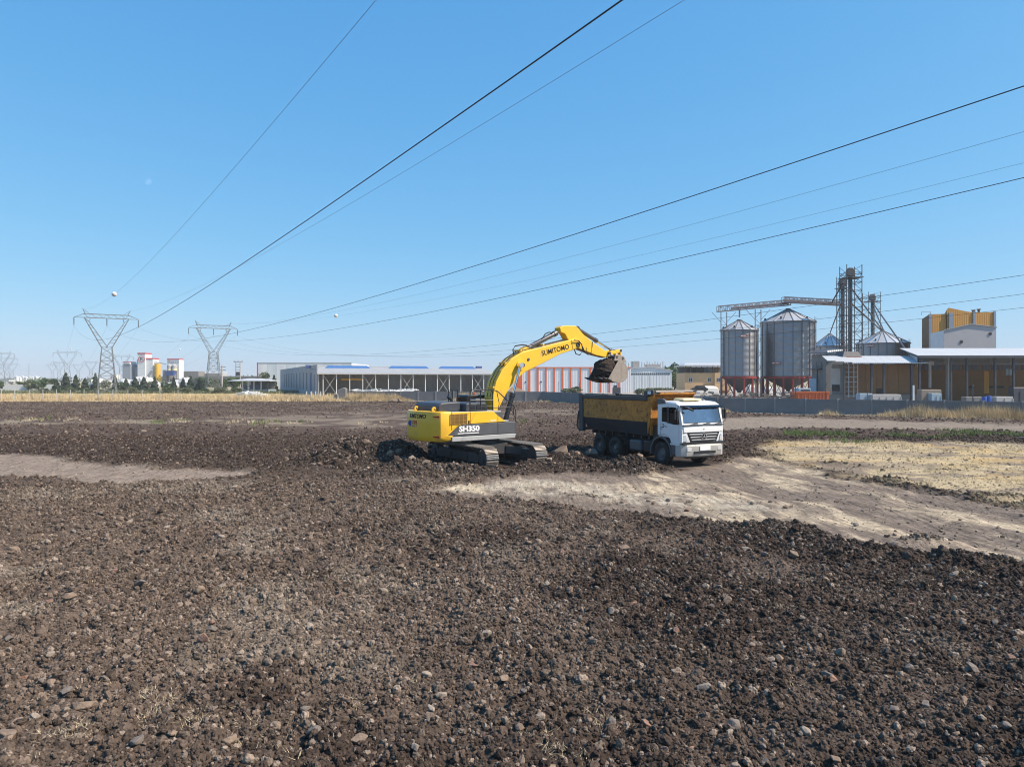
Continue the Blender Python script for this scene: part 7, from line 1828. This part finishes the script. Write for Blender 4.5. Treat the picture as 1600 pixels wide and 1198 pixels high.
b = MB(); b.box(X(305, 480), X(345, 480), 480, 490, 0, Z(584, 480)); o = b.build('pale_shed', 'concrete'); props(o, 'low pale shed seen between the pylon legs', 'shed')
b = MB(); b.prism([(X(304, 480), 479, Z(584, 480)), (X(346, 480), 479, Z(584, 480)), (X(346, 480), 491, Z(582, 480)), (X(304, 480), 491, Z(582, 480))], (0, 0, 0.5)); b.build('roof', 'roof_bright', o)

# pavilion with white hipped roof
dp = 205.0
pv_ = thing('pavilion', 'small pavilion with a wide white hipped roof on posts', 'pavilion', (X(395, dp), dp, 0))
xa, xb = X(362, dp), X(427, dp); z0_, z1_ = Z(595.5, dp), Z(591, dp)
b = MB(); b.loft([[(xa, dp - 3, z0_), (xb, dp - 3, z0_), (xb, dp + 6, z0_), (xa, dp + 6, z0_)], [(xa, dp - 3, z0_ + 0.18), (xb, dp - 3, z0_ + 0.18), (xb, dp + 6, z0_ + 0.18), (xa, dp + 6, z0_ + 0.18)], [(X(387, dp), dp + 1, z1_), (X(402, dp), dp + 1, z1_), (X(402, dp), dp + 2.5, z1_), (X(387, dp), dp + 2.5, z1_)]]); b.build('roof', 'roof_bright', pv_)
for px in (383, 392, 401, 412, 422):
    b = MB(); b.box(X(px, dp) - 0.12, X(px, dp) + 0.12, dp - 2.2, dp - 1.96, 0, z0_); b.build('post', 'dark_steel' if px > 415 else 'white_paint', pv_)
b = MB(); b.box(X(382, dp), X(423, dp), dp - 1.9, dp + 5, 0, 0.9); b.build('low_wall', 'cabin_blue', pv_)
b = MB(); b.box(X(384, dp), X(421, dp), dp + 4, dp + 4.3, 0.9, z0_ - 0.1); b.build('back_wall', 'concrete_dark', pv_)
for px in (388, 396.5, 407):
    b = MB(); b.box(X(px, dp) - 0.55, X(px, dp) + 0.55, dp - 1.96, dp - 1.905, 0.95, 2.2); b.build('window', 'window_grey', pv_)

# utility poles
for px, yt, dd, lab in ((347, 571, 240, 'slim concrete utility pole with short crossarms by the pavilion'), (372, 564, 250, 'twin utility pole carrying a transformer box above the trees')):
    t = thing('utility_pole', lab, 'utility pole', (X(px, dd), dd, 0)); zt_ = Z(yt, dd)
    if px < 350:
        b = MB(); b.cyl((X(px, dd), dd, 0), (X(px, dd), dd, zt_), 0.3, 0.2, 10); b.build('pole', 'concrete', t, smooth=1)
        for k in range(2):
            b = MB(); b.bar((X(px, dd) - 0.5, dd, zt_ - 0.5 - k), (X(px, dd) + 1.2, dd, zt_ - 0.5 - k), 0.14); b.build('crossarm', 'dark_steel', t)
    else:
        for s_ in (-0.75, 0.75):
            b = MB(); b.cyl((X(px, dd) + s_, dd, 0), (X(px, dd) + s_, dd, zt_), 0.18, 0.14, 10); b.build('pole', 'concrete', t, smooth=1)
        for k in range(4):
            b = MB(); b.bar((X(px, dd) - (1.6 if k == 0 else 0.9), dd, zt_ - 0.3 - k * 0.9), (X(px, dd) + (1.6 if k == 0 else 0.9), dd, zt_ - 0.3 - k * 0.9), 0.14); b.build('crossarm', 'dark_steel', t)
        b = MB(); b.box(X(px, dd) - 0.7, X(px, dd) + 0.7, dd - 0.5, dd + 0.5, zt_ - 5.2, zt_ - 3.8); b.build('transformer', 'dark_steel', t, bevel=0.08)
        for s_ in (-1.4, 0, 1.4):
            b = MB(); b.cyl((X(px, dd) + s_, dd, zt_ - 0.25), (X(px, dd) + s_, dd, zt_ + 0.3), 0.1, n=8); b.build('insulator', 'insulator', t)

# white boundary wall and far houses at the left edge
t = thing('boundary_wall', 'long whitish boundary wall at the left edge behind the verge', 'wall', (X(30, 245), 245, 0)); t['kind'] = 'thing'
for i in range(14):
    x0_ = X(-60, 245) + i * 2.7; b = MB(); b.box(x0_, x0_ + 2.66, 245, 245.25, 0, 1.95 + (i % 3) * 0.05); b.build('wall_panel', 'debris_white', t)
for i, px in enumerate((24, 29, 34, 39, 44, 50, 55, 60)):
    dd = 1150 + (i % 3) * 40; zt_ = Z(588 + (i % 2) * 1.2, dd); t = thing('white_house', 'white far house in the row on the left horizon, %s from the left' % ['first', 'second', 'third', 'fourth', 'fifth', 'sixth', 'seventh', 'eighth'][i], 'house', (X(px, dd), dd, 0), 'white houses on the left horizon')
    w_ = 2.1; b = MB(); b.box(X(px, dd) - w_, X(px, dd) + w_, dd, dd + 5, 0, zt_ - 0.9); b.build('wall', 'debris_white', t)
    b = MB(); b.prism([(X(px, dd) - w_ - .2, dd - .2, zt_ - .9), (X(px, dd) + w_ + .2, dd - .2, zt_ - .9), (X(px, dd), dd - .2, zt_ + 0.6)], (0, 5.4, 0)); b.build('roof', 'white_paint', t)
    b = MB(); b.box(X(px, dd) - .7, X(px, dd) + .7, dd - .1, dd - .01, zt_ - 3.6, zt_ - 2.1); b.build('window', 'window_grey', t)
for px, w_, py, dd, m_, lab in ((9, 5, 594, 700, 'debris_white', 'white low house at the left edge before the far row'), (17, 4, 596.5, 600, 'concrete', 'pale grey house beside the white one at the left edge'), (95, 3.2, 592, 560, 'debris_white', 'tiny white block left of the tallest conifer'), (177, 5, 585, 800, 'debris_white', 'white far block seen through the nearest pylon'), (110, 3, 592, 560, 'debris_white', 'tiny white block between the two tall conifers')):
    t = thing('far_house', lab, 'house', (X(px, dd), dd, 0)); x0_, x1_ = X(px - w_, dd), X(px + w_, dd); zt_ = Z(py, dd)
    b = MB(); b.box(x0_, x1_, dd, dd + 8, 0, zt_); b.build('wall', m_, t)
    b = MB(); b.box(x0_ - .3, x1_ + .3, dd - .3, dd + 8.3, zt_ + .01, zt_ + .4); b.build('roof', 'roof_bright', t)
    for k in (-0.5, 0, 0.5):
        b = MB(); b.box((x0_ + x1_) / 2 + k * (x1_ - x0_) * .6 - .4, (x0_ + x1_) / 2 + k * (x1_ - x0_) * .6 + .4, dd - .08, dd - .01, zt_ * .45, zt_ * .75); b.build('window', 'window_grey', t)
b = MB(); b.cyl((X(45.5, 900), 900, 0), (X(45.5, 900), 900, Z(568, 900)), 0.55, 0.4, 10); props(b.build('chimney', 'sky_metal', smooth=1), 'thin far chimney above the white houses', 'chimney')

# wire fence along the left verge
fe = thing('wire_fence', 'pale wire fence posts standing along the dry grass verge', 'fence', (-70, 126, 0))
pxs = [2, 23, 46, 67, 88, 110, 131, 154, 176, 200, 222, 250, 278]
tops = []
for i, px in enumerate(pxs):
    dd = 126.5; xx = X(px, dd); b = MB(); b.bar((xx, dd, -0.1), (xx + rnd.uniform(-.04, .04), dd, 2.0), 0.085); b.build('fence_post', 'fence_post', fe); tops.append(xx)
for z_ in (0.5, 1.1, 1.75):
    b = MB(); b.bar((tops[0] - 4, 126.5, z_), (tops[-1], 126.5, z_), 0.012); b.build('fence_wire', 'fence_post', fe)
for i, px in enumerate((479, 486, 493, 501)):
    dd = 150; b = MB(); b.bar((X(px, dd), dd, 0), (X(px, dd), dd, 1.3), 0.16); o = b.build('bollard_post', 'debris_white')
    props(o, 'short white post in the row before the grey hall, %s from the left' % ['first', 'second', 'third', 'fourth'][i], 'post', 'short white posts before the grey hall')

# ------------------------------------------------------------------ trees
def crown_mesh(kind, seed, n=1500):
    r_ = np.random.default_rng(seed); V = []; Fc = []
    nb_ = 30
    cl = []
    for i in range(nb_):
        a_ = r_.uniform(0, 6.28); u = r_.uniform(-1, 1); rad = r_.uniform(0.4, 1.0) ** 0.5; q_ = math.sqrt(1 - u * u)
        cl.append((math.cos(a_) * q_ * rad * 0.4, math.sin(a_) * q_ * rad * 0.4, 0.56 + u * rad * 0.36, r_.uniform(0.1, 0.18)))
    ph1, ph2 = r_.uniform(0, 6.28, 2)
    for i in range(n):
        v = r_.normal(0, 1, 3); v /= np.linalg.norm(v)
        if kind == 'conifer':
            t = 1 - r_.uniform(0, 1) ** 0.55; a_ = r_.uniform(0, 6.28)
            rad = (0.3 * (1 - t) ** 0.85 + 0.015) * (0.85 + 0.18 * math.sin(a_ * 3 + ph1 + t * 9) + 0.12 * math.sin(t * 26 + ph2)) * r_.uniform(0.35, 1.0) ** 0.5
            p_ = np.array([math.cos(a_) * rad, math.sin(a_) * rad, 0.05 + t * 0.94]); v = np.array([math.cos(a_), math.sin(a_), 0.4]); s_ = r_.uniform(0.02, 0.036)
        else:
            c_ = cl[r_.integers(0, nb_)]
            p_ = np.array(c_[:3]) + v * c_[3] * r_.uniform(0.5, 1.0); s_ = r_.uniform(0.02, 0.042)
        if p_[2] < 0.04: p_[2] = 0.04
        nn = v + r_.normal(0, 0.6, 3); nn /= np.linalg.norm(nn); a_ = np.cross(nn, [0, 0, 1.0]); a_ /= (np.linalg.norm(a_) + 1e-9); b_ = np.cross(nn, a_)
        k = len(V); V += [p_ + a_ * s_ * 1.3, p_ + b_ * s_, p_ - a_ * s_ * 1.3, p_ - b_ * s_]; Fc.append((k, k + 1, k + 2, k + 3))
    me_ = bpy.data.meshes.new('crown'); me_.from_pydata([tuple(v) for v in V], [], Fc)
    return me_
CR = {}
for kd, m_ in (('conifer', 'leaf_conifer'), ('green', 'leaf_green'), ('pale', 'leaf_pale')):
    CR[kd] = []
    for i in range(4):
        me_ = crown_mesh('conifer' if kd == 'conifer' else 'round', 500 + i * 7 + len(kd)); me_.materials.append(MAT[m_]); CR[kd].append(me_)
tb_ = MB(); tb_.cyl((0, 0, 0), (0, 0, 0.5), 0.03, 0.015, 8)
for a_ in range(5): tb_.cyl((0, 0, 0.2 + a_ * 0.06), (0.16 * math.cos(a_ * 2.4), 0.16 * math.sin(a_ * 2.4), 0.42 + a_ * 0.08), 0.012, 0.005, 6)
TRUNK = tb_.mesh('trunk', (0, 0, 0)); TRUNK.materials.append(MAT['bark'])
def tree(px, ytop, dd, kind, label, width=1.0, name='tree', cat='tree', group='trees behind the verge'):
    t = thing(name, label, cat, (X(px, dd), dd, 0), group); hh = Z(ytop, dd); jw = rnd.uniform(0.8, 1.3); jt = rnd.uniform(-0.05, 0.05); rz = rnd.uniform(0, 6.28)
    for nm, me_ in (('trunk', TRUNK), ('crown', rnd.choice(CR[kind]))):
        o = bpy.data.objects.new(nm, me_); COL.objects.link(o); o.parent = t; o.scale = (hh * width * jw, hh * width * jw, hh); o.rotation_euler = (jt, jt * 0.6, rz)
ORD = ['first', 'second', 'third', 'fourth', 'fifth', 'sixth', 'seventh', 'eighth', 'ninth', 'tenth', 'eleventh', 'twelfth', 'thirteenth', 'fourteenth', 'fifteenth', 'sixteenth', 'seventeenth', 'eighteenth', 'nineteenth', 'twentieth', 'twenty first', 'twenty second', 'twenty third', 'twenty fourth']
con = [(88, 592, 1.1), (103, 581.5, .8), (118, 585, .85), (133, 590, 1.0), (149, 582, .8), (180, 586, .9), (197, 591, 1.0), (212, 589, 1.1), (224, 588, .9), (242, 588, .95), (272, 587.5, .8), (286, 590, .8), (299, 586.5, .8), (313, 589, 1.1), (428, 585, .9)]
for i, (px, yt, w_) in enumerate(con):
    tree(px, yt, 215 + (i * 7 % 5) * 3, 'conifer', 'dark conical conifer in the row behind the verge, %s from the left' % ORD[i], w_ * 1.25, 'conifer_tree', group='conifers behind the verge')
brd = [(0, 594, .9, 'green'), (28, 595, 1.2, 'green'), (45, 592.5, 1.1, 'pale'), (60, 594, 1.2, 'green'), (75, 590, 1.3, 'green'), (165, 594, 1.1, 'pale'), (188, 596, 1.0, 'green'), (236, 596, 1.0, 'pale'), (257, 595, 1.0, 'green'), (265, 598, 1.0, 'green'), (320, 588, 1.2, 'green'), (335, 590, 1.0, 'pale'), (350, 590, 1.1, 'green'), (365, 588, 1.1, 'green'), (413, 580, .95, 'pale'), (380, 592, 1.1, 'green')]
for i, (px, yt, w_, kd) in enumerate(brd):
    tree(px, yt, 232 + (i * 5 % 7) * 4, kd, '%s round crowned tree behind the verge, %s broadleaf from the left' % ('pale green' if kd == 'pale' else 'mid green', ORD[i]), w_)
for i, (px, yt) in enumerate([(68, 606), (92, 605.5), (111, 605), (133, 606.5), (152, 606), (168, 606), (205, 604), (240, 606), (275, 605), (262, 604), (290, 605), (320, 606), (345, 604), (370, 605)]):
    tree(px, yt, 190 + (i % 3) * 4, 'green' if i % 2 else 'pale', 'low roundish bush along the back of the verge, %s from the left' % ORD[i], 2.0, 'bush', 'bush', 'bushes along the verge')
for i, (px, yt, dd) in enumerate([(1047, 571, 250), (1054, 568, 255), (1061, 566, 260), (1068, 570, 252), (1058, 578, 244), (1066, 584, 240), (1040, 573, 262), (1029, 574, 280)]):
    tree(px, yt, dd, 'green', 'dark green tree between the white warehouse and beige house, %s from the left' % ORD[[2, 3, 5, 7, 4, 6, 1, 0][i]], 0.9, group='trees between warehouse and beige house')
for i, (px, yt, dd) in enumerate([(900, 603, 170), (1000, 607, 165), (1012, 606, 166), (1024, 605, 167), (1036, 605.5, 168), (1044, 606, 168), (889, 606, 168)]):
    tree(px, yt, dd, 'pale' if i else 'green', 'low shrub in front of the pale halls, %s from the left' % ORD[[1, 2, 3, 4, 5, 6, 0][i]], 2.2, 'shrub', 'shrub', 'shrubs before the pale halls')
# far tree belt on the horizon
V = []; Fc = []
r3 = np.random.default_rng(5)
for i in range(170):
    dd = r3.uniform(520, 1400); px = r3.uniform(-150, 640) if i < 120 else r3.uniform(900, 1750); hh = r3.uniform(4, 7.5); ww = hh * r3.uniform(1.0, 2.2); x_ = X(px, dd)
    for k in range(60):
        p_ = np.array([x_ + r3.normal(0, ww * .35), dd + r3.normal(0, 2), abs(r3.normal(hh * .45, hh * .25))]); s_ = r3.uniform(0.5, 1.0); a_ = r3.uniform(0, 6.28)
        q0 = len(V); V += [p_ + np.array([s_ * math.cos(a_), s_ * math.sin(a_), -s_ * .3]), p_ + np.array([0, 0, s_]), p_ - np.array([s_ * math.cos(a_), s_ * math.sin(a_), s_ * .2]), p_ - np.array([0, .3, s_])]; Fc.append((q0, q0 + 1, q0 + 2, q0 + 3))
me_ = bpy.data.meshes.new('far_treeline'); me_.from_pydata([tuple(v) for v in V], [], Fc); me_.materials.append(MAT['leaf_green'])
o = bpy.data.objects.new('far_treeline', me_); COL.objects.link(o); props(o, 'far off belt of dark trees along the horizon', 'treeline', kind='stuff')
# scrub on the verge behind the grass
n = 1800
x = rng.uniform(-170, -60, n); y = rng.uniform(186, 215, n)
blades('scrub', 'greyish green scrub between the dry grass and the tree row', 'scrub', 'leaf_pale', np.stack([x, y, gz_at(x, y), rng.uniform(0.3, 1.0, n), np.full(n, 0.8), np.full(n, 0.25)], -1))

# ------------------------------------------------------------------ pylons and power lines
LA = R(-56.5)
def pylon(label, cx_, cy_, sc, turn, detail=True, thick=0.075, group=None):
    """single-circuit lattice pylon: four-legged body, V frame, flat crossarm"""
    t = thing('power_pylon', label, 'pylon', (cx_, cy_, 0), group)
    T_ = Matrix.Translation((cx_, cy_, 0)) @ Matrix.Rotation(turn, 4, 'Z') @ Matrix.Scale(sc, 4)
    zw, wb, ww = 11.0, 1.95, 1.02
    def cor(z_, i):
        w_ = wb + (ww - wb) * min(z_ / zw, 1); sx, sy = ((-1, -1), (1, -1), (1, 1), (-1, 1))[i]; return Vector((sx * w_, sy * w_, z_))
    for i in range(4):
        b = MB(T_); b.bar(cor(-0.2, i), cor(zw, i), thick * 1.6); b.build('leg', 'pylon_steel', t)
    lv = [0.3, 2.6, 4.6, 6.4, 8.0, 9.5, 11.0] if detail else [0.3, 4, 8, 11]
    for k in range(len(lv) - 1):
        b = MB(T_)
        for i in range(4):
            j = (i + 1) % 4
            b.bar(cor(lv[k], i), cor(lv[k + 1], j), thick); b.bar(cor(lv[k], j), cor(lv[k + 1], i), thick)
            if k: b.bar(cor(lv[k], i), cor(lv[k], j), thick * .8)
        b.build('lattice_bay', 'pylon_steel', t)
    zc_ = 17.7
    for sx in (-1, 1):
        b = MB(T_)
        for sy in (-1, 1):
            o0 = Vector((sx * ww, sy * ww, zw)); i0 = Vector((sx * 0.05, sy * ww * .9, zw + 1.6)); tp = Vector((sx * 4.45, sy * 0.55, zc_)); ti = Vector((sx * 3.5, sy * 0.5, zc_ - 0.9))
            b.bar(o0, tp, thick * 1.4); b.bar(Vector((-sx * ww * .2, sy * ww, zw)), ti, thick * 1.1); b.bar(ti, Vector((sx * 3.2, sy * .5, zc_)), thick); b.bar(ti, tp, thick)
            n_ = 7
            for k in range(n_):
                a_ = o0.lerp(tp, (k + .3) / n_ * .85); c_ = Vector((-sx * ww * .2, sy * ww, zw)).lerp(ti, (k + .5 * (k % 2)) / n_); b.bar(a_, c_, thick * .7)
        for k in range(5):
            a_ = Vector((sx * ww, -ww, zw)).lerp(Vector((sx * 4.45, -0.55, zc_)), k / 5); c_ = Vector((sx * ww, ww, zw)).lerp(Vector((sx * 4.45, 0.55, zc_)), (k + .5) / 5); b.bar(a_, c_, thick * .7)
        b.build('v_arm', 'pylon_steel', t)
    b = MB(T_)
    for sy in (-1, 1):
        y_ = sy * 0.55
        b.bar((-6.4, 0, zc_), (-4.4, y_, zc_), thick); b.bar((6.4, 0, zc_), (4.4, y_, zc_), thick); b.bar((-4.4, y_, zc_), (4.4, y_, zc_), thick * 1.2)
        b.bar((-6.4, 0, zc_), (-4.4, y_, zc_ + 0.85), thick); b.bar((6.4, 0, zc_), (4.4, y_, zc_ + 0.85), thick); b.bar((-4.4, y_, zc_ + .85), (4.4, y_, zc_ + .85), thick * 1.2)
        for k in range(12):
            x_ = -4.4 + 8.8 * k / 12; x2_ = -4.4 + 8.8 * (k + 1) / 12
            b.bar((x_, y_, zc_ if k % 2 else zc_ + .85), (x2_, y_, zc_ + .85 if k % 2 else zc_), thick * .7)
    b.build('crossarm', 'pylon_steel', t)
    for sx in (-1, 1):
        b = MB(T_); b.bar((sx * 4.2, -.5, zc_ + .85), (sx * 4.75, 0, zc_ + 1.95), thick); b.bar((sx * 4.2, .5, zc_ + .85), (sx * 4.75, 0, zc_ + 1.95), thick); b.bar((sx * 3.3, 0, zc_ + .85), (sx * 4.75, 0, zc_ + 1.95), thick); b.build('earth_wire_peak', 'pylon_steel', t)
    for x_ in (-6.4, 0, 6.4):
        b = MB(T_)
        for k in range(8): b.cyl((x_, 0, zc_ - 0.15 - k * .2), (x_, 0, zc_ - 0.27 - k * .2), 0.13, n=8)
        b.cyl((x_, 0, zc_), (x_, 0, zc_ - 1.85), 0.04, n=6); b.build('insulator_string', 'insulator', t)
    return t
PA = Vector((-92.3, 162.0, 0)); PB = Vector((-90.0, 214.4, 0))
pp = Vector((-math.sin(LA), math.cos(LA), 0)); dvec = Vector((math.cos(LA), math.sin(LA), 0))
pylon('nearest lattice power pylon standing at the left verge', PA.x, PA.y, 1.0, LA + R(90))
pylon('second largest lattice power pylon left of the pavilion', PB.x, PB.y, 1.08, LA + R(90))
# the lines march on to the horizon
A2 = PA - dvec * 290; B2 = PB - dvec * 300
A3 = PA - dvec * 620; B3 = PB - dvec * 640
pylon('far pylon of the near line, left of the nearest pylon', X(105, 382), 382, 1.0, LA + R(90), False, 0.075)
pylon('far pylon half hidden right of the nearest pylon', X(190, 430), 430, 0.98, LA + R(90), False, 0.075)
pylon('more distant pylon with low crossarm left of the tall conifers', X(92.5, 620), 620, 1.0, LA + R(90), False, 0.09)
pylon('more distant pylon above the third tall conifer', X(142, 600), 600, 1.0, LA + R(90), False, 0.09)
for px, dd, lab in ((2, 520, 'hazy pylon at the left edge of the picture'), (11, 640, 'hazy pylon just right of the one at the left edge'), (82, 950, 'tiny pylon on the horizon left of the distant pair'), (122, 950, 'tiny pylon on the horizon between the tall conifers'), (19, 900, 'tiny hazy pylon above the left white houses')):
    pylon(lab, X(px, dd), dd, 1.25, LA + R(90), False, 0.09)

def cable(name, label, P0, P1, sag, r_, m_, t0=0.0, t1=1.0, n_=70, cat='cable'):
    P0 = Vector(P0); P1 = Vector(P1); pts_ = []
    for i in range(n_ + 1):
        t = t0 + (t1 - t0) * i / n_; q_ = P0.lerp(P1, t); q_.z -= 4 * sag * t * (1 - t); pts_.append(q_)
    b = MB(); b.tube(pts_, r_, 6)
    o = b.build(name, m_, smooth=1)
    return props(o, label, cat, 'overhead power cables')
C1 = Vector((67.76, -79.83, 0))
for k, o1, z1, sg, lab in ((-1, -7.97, 16.33, 8.82, 'thickest black power cable crossing the middle of the sky'), (0, 0.61, 18.53, 9.65, 'black power cable reaching the right edge highest of the thick ones'), (1, 7.76, 18.73, 9.4, 'black power cable reaching the right edge just below the thin pair')):
    P0 = PA + pp * 6.4 * k; P0.z = 15.86
    Q = C1 + pp * o1; Q.z = z1
    cable('power_cable', lab, P0, Q, sg, 0.0098, 'wire')
for k, o1, z1, sg, lab in ((-1, -4.59, 22.81, 7.16, 'thin steep earth wire on the left with a white marker ball'), (1, 5.08, 22.81, 5.46, 'thin earth wire running just below the thickest cable')):
    P0 = PA + pp * 4.75 * k; P0.z = 19.6
    Q = C1 + pp * o1; Q.z = z1
    cable('earth_wire', lab, P0, Q, sg, 0.0075, 'wire_thin')
C2 = Vector((81.72, -48.42, 0))
for k, lab in ((-1, 'upper of three far power cables passing behind the boom'), (0, 'middle of three far power cables passing behind the boom'), (1, 'lowest of three far power cables passing behind the boom')):
    P0 = PB + pp * 6.72 * k; P0.z = 17.08
    Q = C2 + pp * 6.72 * k; Q.z = 17.0
    cable('power_cable', lab, P0, Q, 10.03, 0.0098, 'wire')
for k, o1, z1, sg, z0_, lab in ((-1, -4.78, 21.45, 6.94, 20.5, 'upper of the thin pair of earth wires at the right'), (1, 4.87, 21.96, 6.07, 20.87, 'lower of the thin pair of earth wires with a marker ball')):
    P0 = PB + pp * 4.69 * k; P0.z = z0_
    Q = C2 + pp * o1; Q.z = z1
    cable('earth_wire', lab, P0, Q, sg, 0.0075, 'wire_thin')
for P0, Q, nm in ((PA, Vector((X(105, 382), 382, 0)), 'nearest pylon to the far one on its left'), (PB, Vector((X(190, 430), 430, 0)), 'second pylon to the far one beside the nearest pylon')):
    sc = 1.0 if P0 is PA else 1.08
    for k, w_ in ((-1, 'left'), (0, 'middle'), (1, 'right')):
        a_ = P0 + pp * 6.4 * k; a_.z = 15.86 * sc; c_ = Q + pp * 6.4 * k; c_.z = 15.8
        cable('power_cable', '%s power cable sagging from the %s' % (w_, nm), a_, c_, 8.0, 0.0098, 'wire', n_=30)

# marker balls clipped on the earth wires
def ball(p_, r_, label):
    b = MB(); Mx = Matrix.Translation(p_)
    b.lathe([(r_ * math.sin(math.pi * i / 14), r_ * math.cos(math.pi * i / 14)) for i in range(1, 14)], 20, Mx)
    b.cyl(p_ + Vector((0, 0, r_ * .9)), p_ + Vector((0, 0, r_ * 1.0)), r_ * .25, n=10); b.cyl(p_ - Vector((0, 0, r_ * 1.0)), p_ - Vector((0, 0, r_ * .9)), r_ * .25, n=10)
    o = b.build('marker_ball', 'ball_white', smooth=60); props(o, label, 'marker ball', 'marker balls on the earth wires')
    b = MB(); b.lathe([(r_ * 1.015 * math.cos(a_), r_ * 1.015 * math.sin(a_)) for a_ in (-0.06, 0.06)], 20, Mx); b.build('seam', 'dark_steel', o, smooth=1)
def on_cable(P0, Q, sg, t):
    q_ = Vector(P0).lerp(Vector(Q), t); q_.z -= 4 * sg * t * (1 - t); return q_
def find_t(P0, Q, sg, px):
    best = None
    for i in range(2000):
        t = i / 2000; q_ = on_cable(P0, Q, sg, t)
        if q_.y < 5: break
        e = abs(800 + F * q_.x / q_.y - px)
        if best is None or e < best[0]: best = (e, t)
    return best[1]
P0 = PA + pp * -4.75; P0.z = 19.6; Q = C1 + pp * -4.59; Q.z = 22.81
ball(on_cable(P0, Q, 7.16, find_t(P0, Q, 7.16, 178.5)), 0.3, 'larger pale marker ball above the nearest pylon')
P0 = PB + pp * 4.69; P0.z = 20.87; Q = C2 + pp * 4.87; Q.z = 21.96
ball(on_cable(P0, Q, 6.07, find_t(P0, Q, 6.07, 525)), 0.36, 'pale marker ball in the sky above the open shed')
ball(at(281, 546, 330), 0.36, 'small far marker ball above the batching plant')
ball(at(111, 545, 360), 0.36, 'small far marker ball above the far left pylon')

# the pale day moon
me_ = bpy.data.meshes.new('moon'); bm = bmesh.new(); bmesh.ops.create_uvsphere(bm, u_segments=24, v_segments=16, radius=38.0); bm.to_mesh(me_); bm.free()
m = bpy.data.materials.new('moonlit'); m.use_nodes = True; N = m.node_tree.nodes; L = m.node_tree.links; N.remove(N['Principled BSDF'])
tr_ = N.new('ShaderNodeBsdfTransparent'); df = N.new('ShaderNodeBsdfDiffuse'); df.inputs[0].default_value = (0.035, 0.035, 0.035, 1); ad_ = N.new('ShaderNodeAddShader')
L.new(tr_.outputs[0], ad_.inputs[0]); L.new(df.outputs[0], ad_.inputs[1]); L.new(ad_.outputs[0], N['Material Output'].inputs[0])
me_.materials.append(m); me_.polygons.foreach_set('use_smooth', [True] * len(me_.polygons))
o = bpy.data.objects.new('moon', me_); COL.objects.link(o); o.location = at(232, 284, 9000)
props(o, 'faint pale half moon in the blue sky', 'moon')

# ------------------------------------------------------------------ the summer haze: one box of thin even air
b = MB(); b.box(-9600, 9600, -9600, 9600, -1.6, 42.0)
hz_ = b.build('haze', 'wire')
m = bpy.data.materials.new('haze_air'); m.use_nodes = True; N = m.node_tree.nodes; L = m.node_tree.links; N.remove(N['Principled BSDF'])
pvn = N.new('ShaderNodeVolumePrincipled'); pvn.inputs['Color'].default_value = (0.93, 0.97, 1.0, 1); pvn.inputs['Density'].default_value = 0.00027; pvn.inputs['Anisotropy'].default_value = 0.0
L.new(pvn.outputs[0], N['Material Output'].inputs['Volume'])
hz_.data.materials.clear(); hz_.data.materials.append(m)
props(hz_, 'thin pale summer haze over the whole plain', 'haze', kind='stuff')
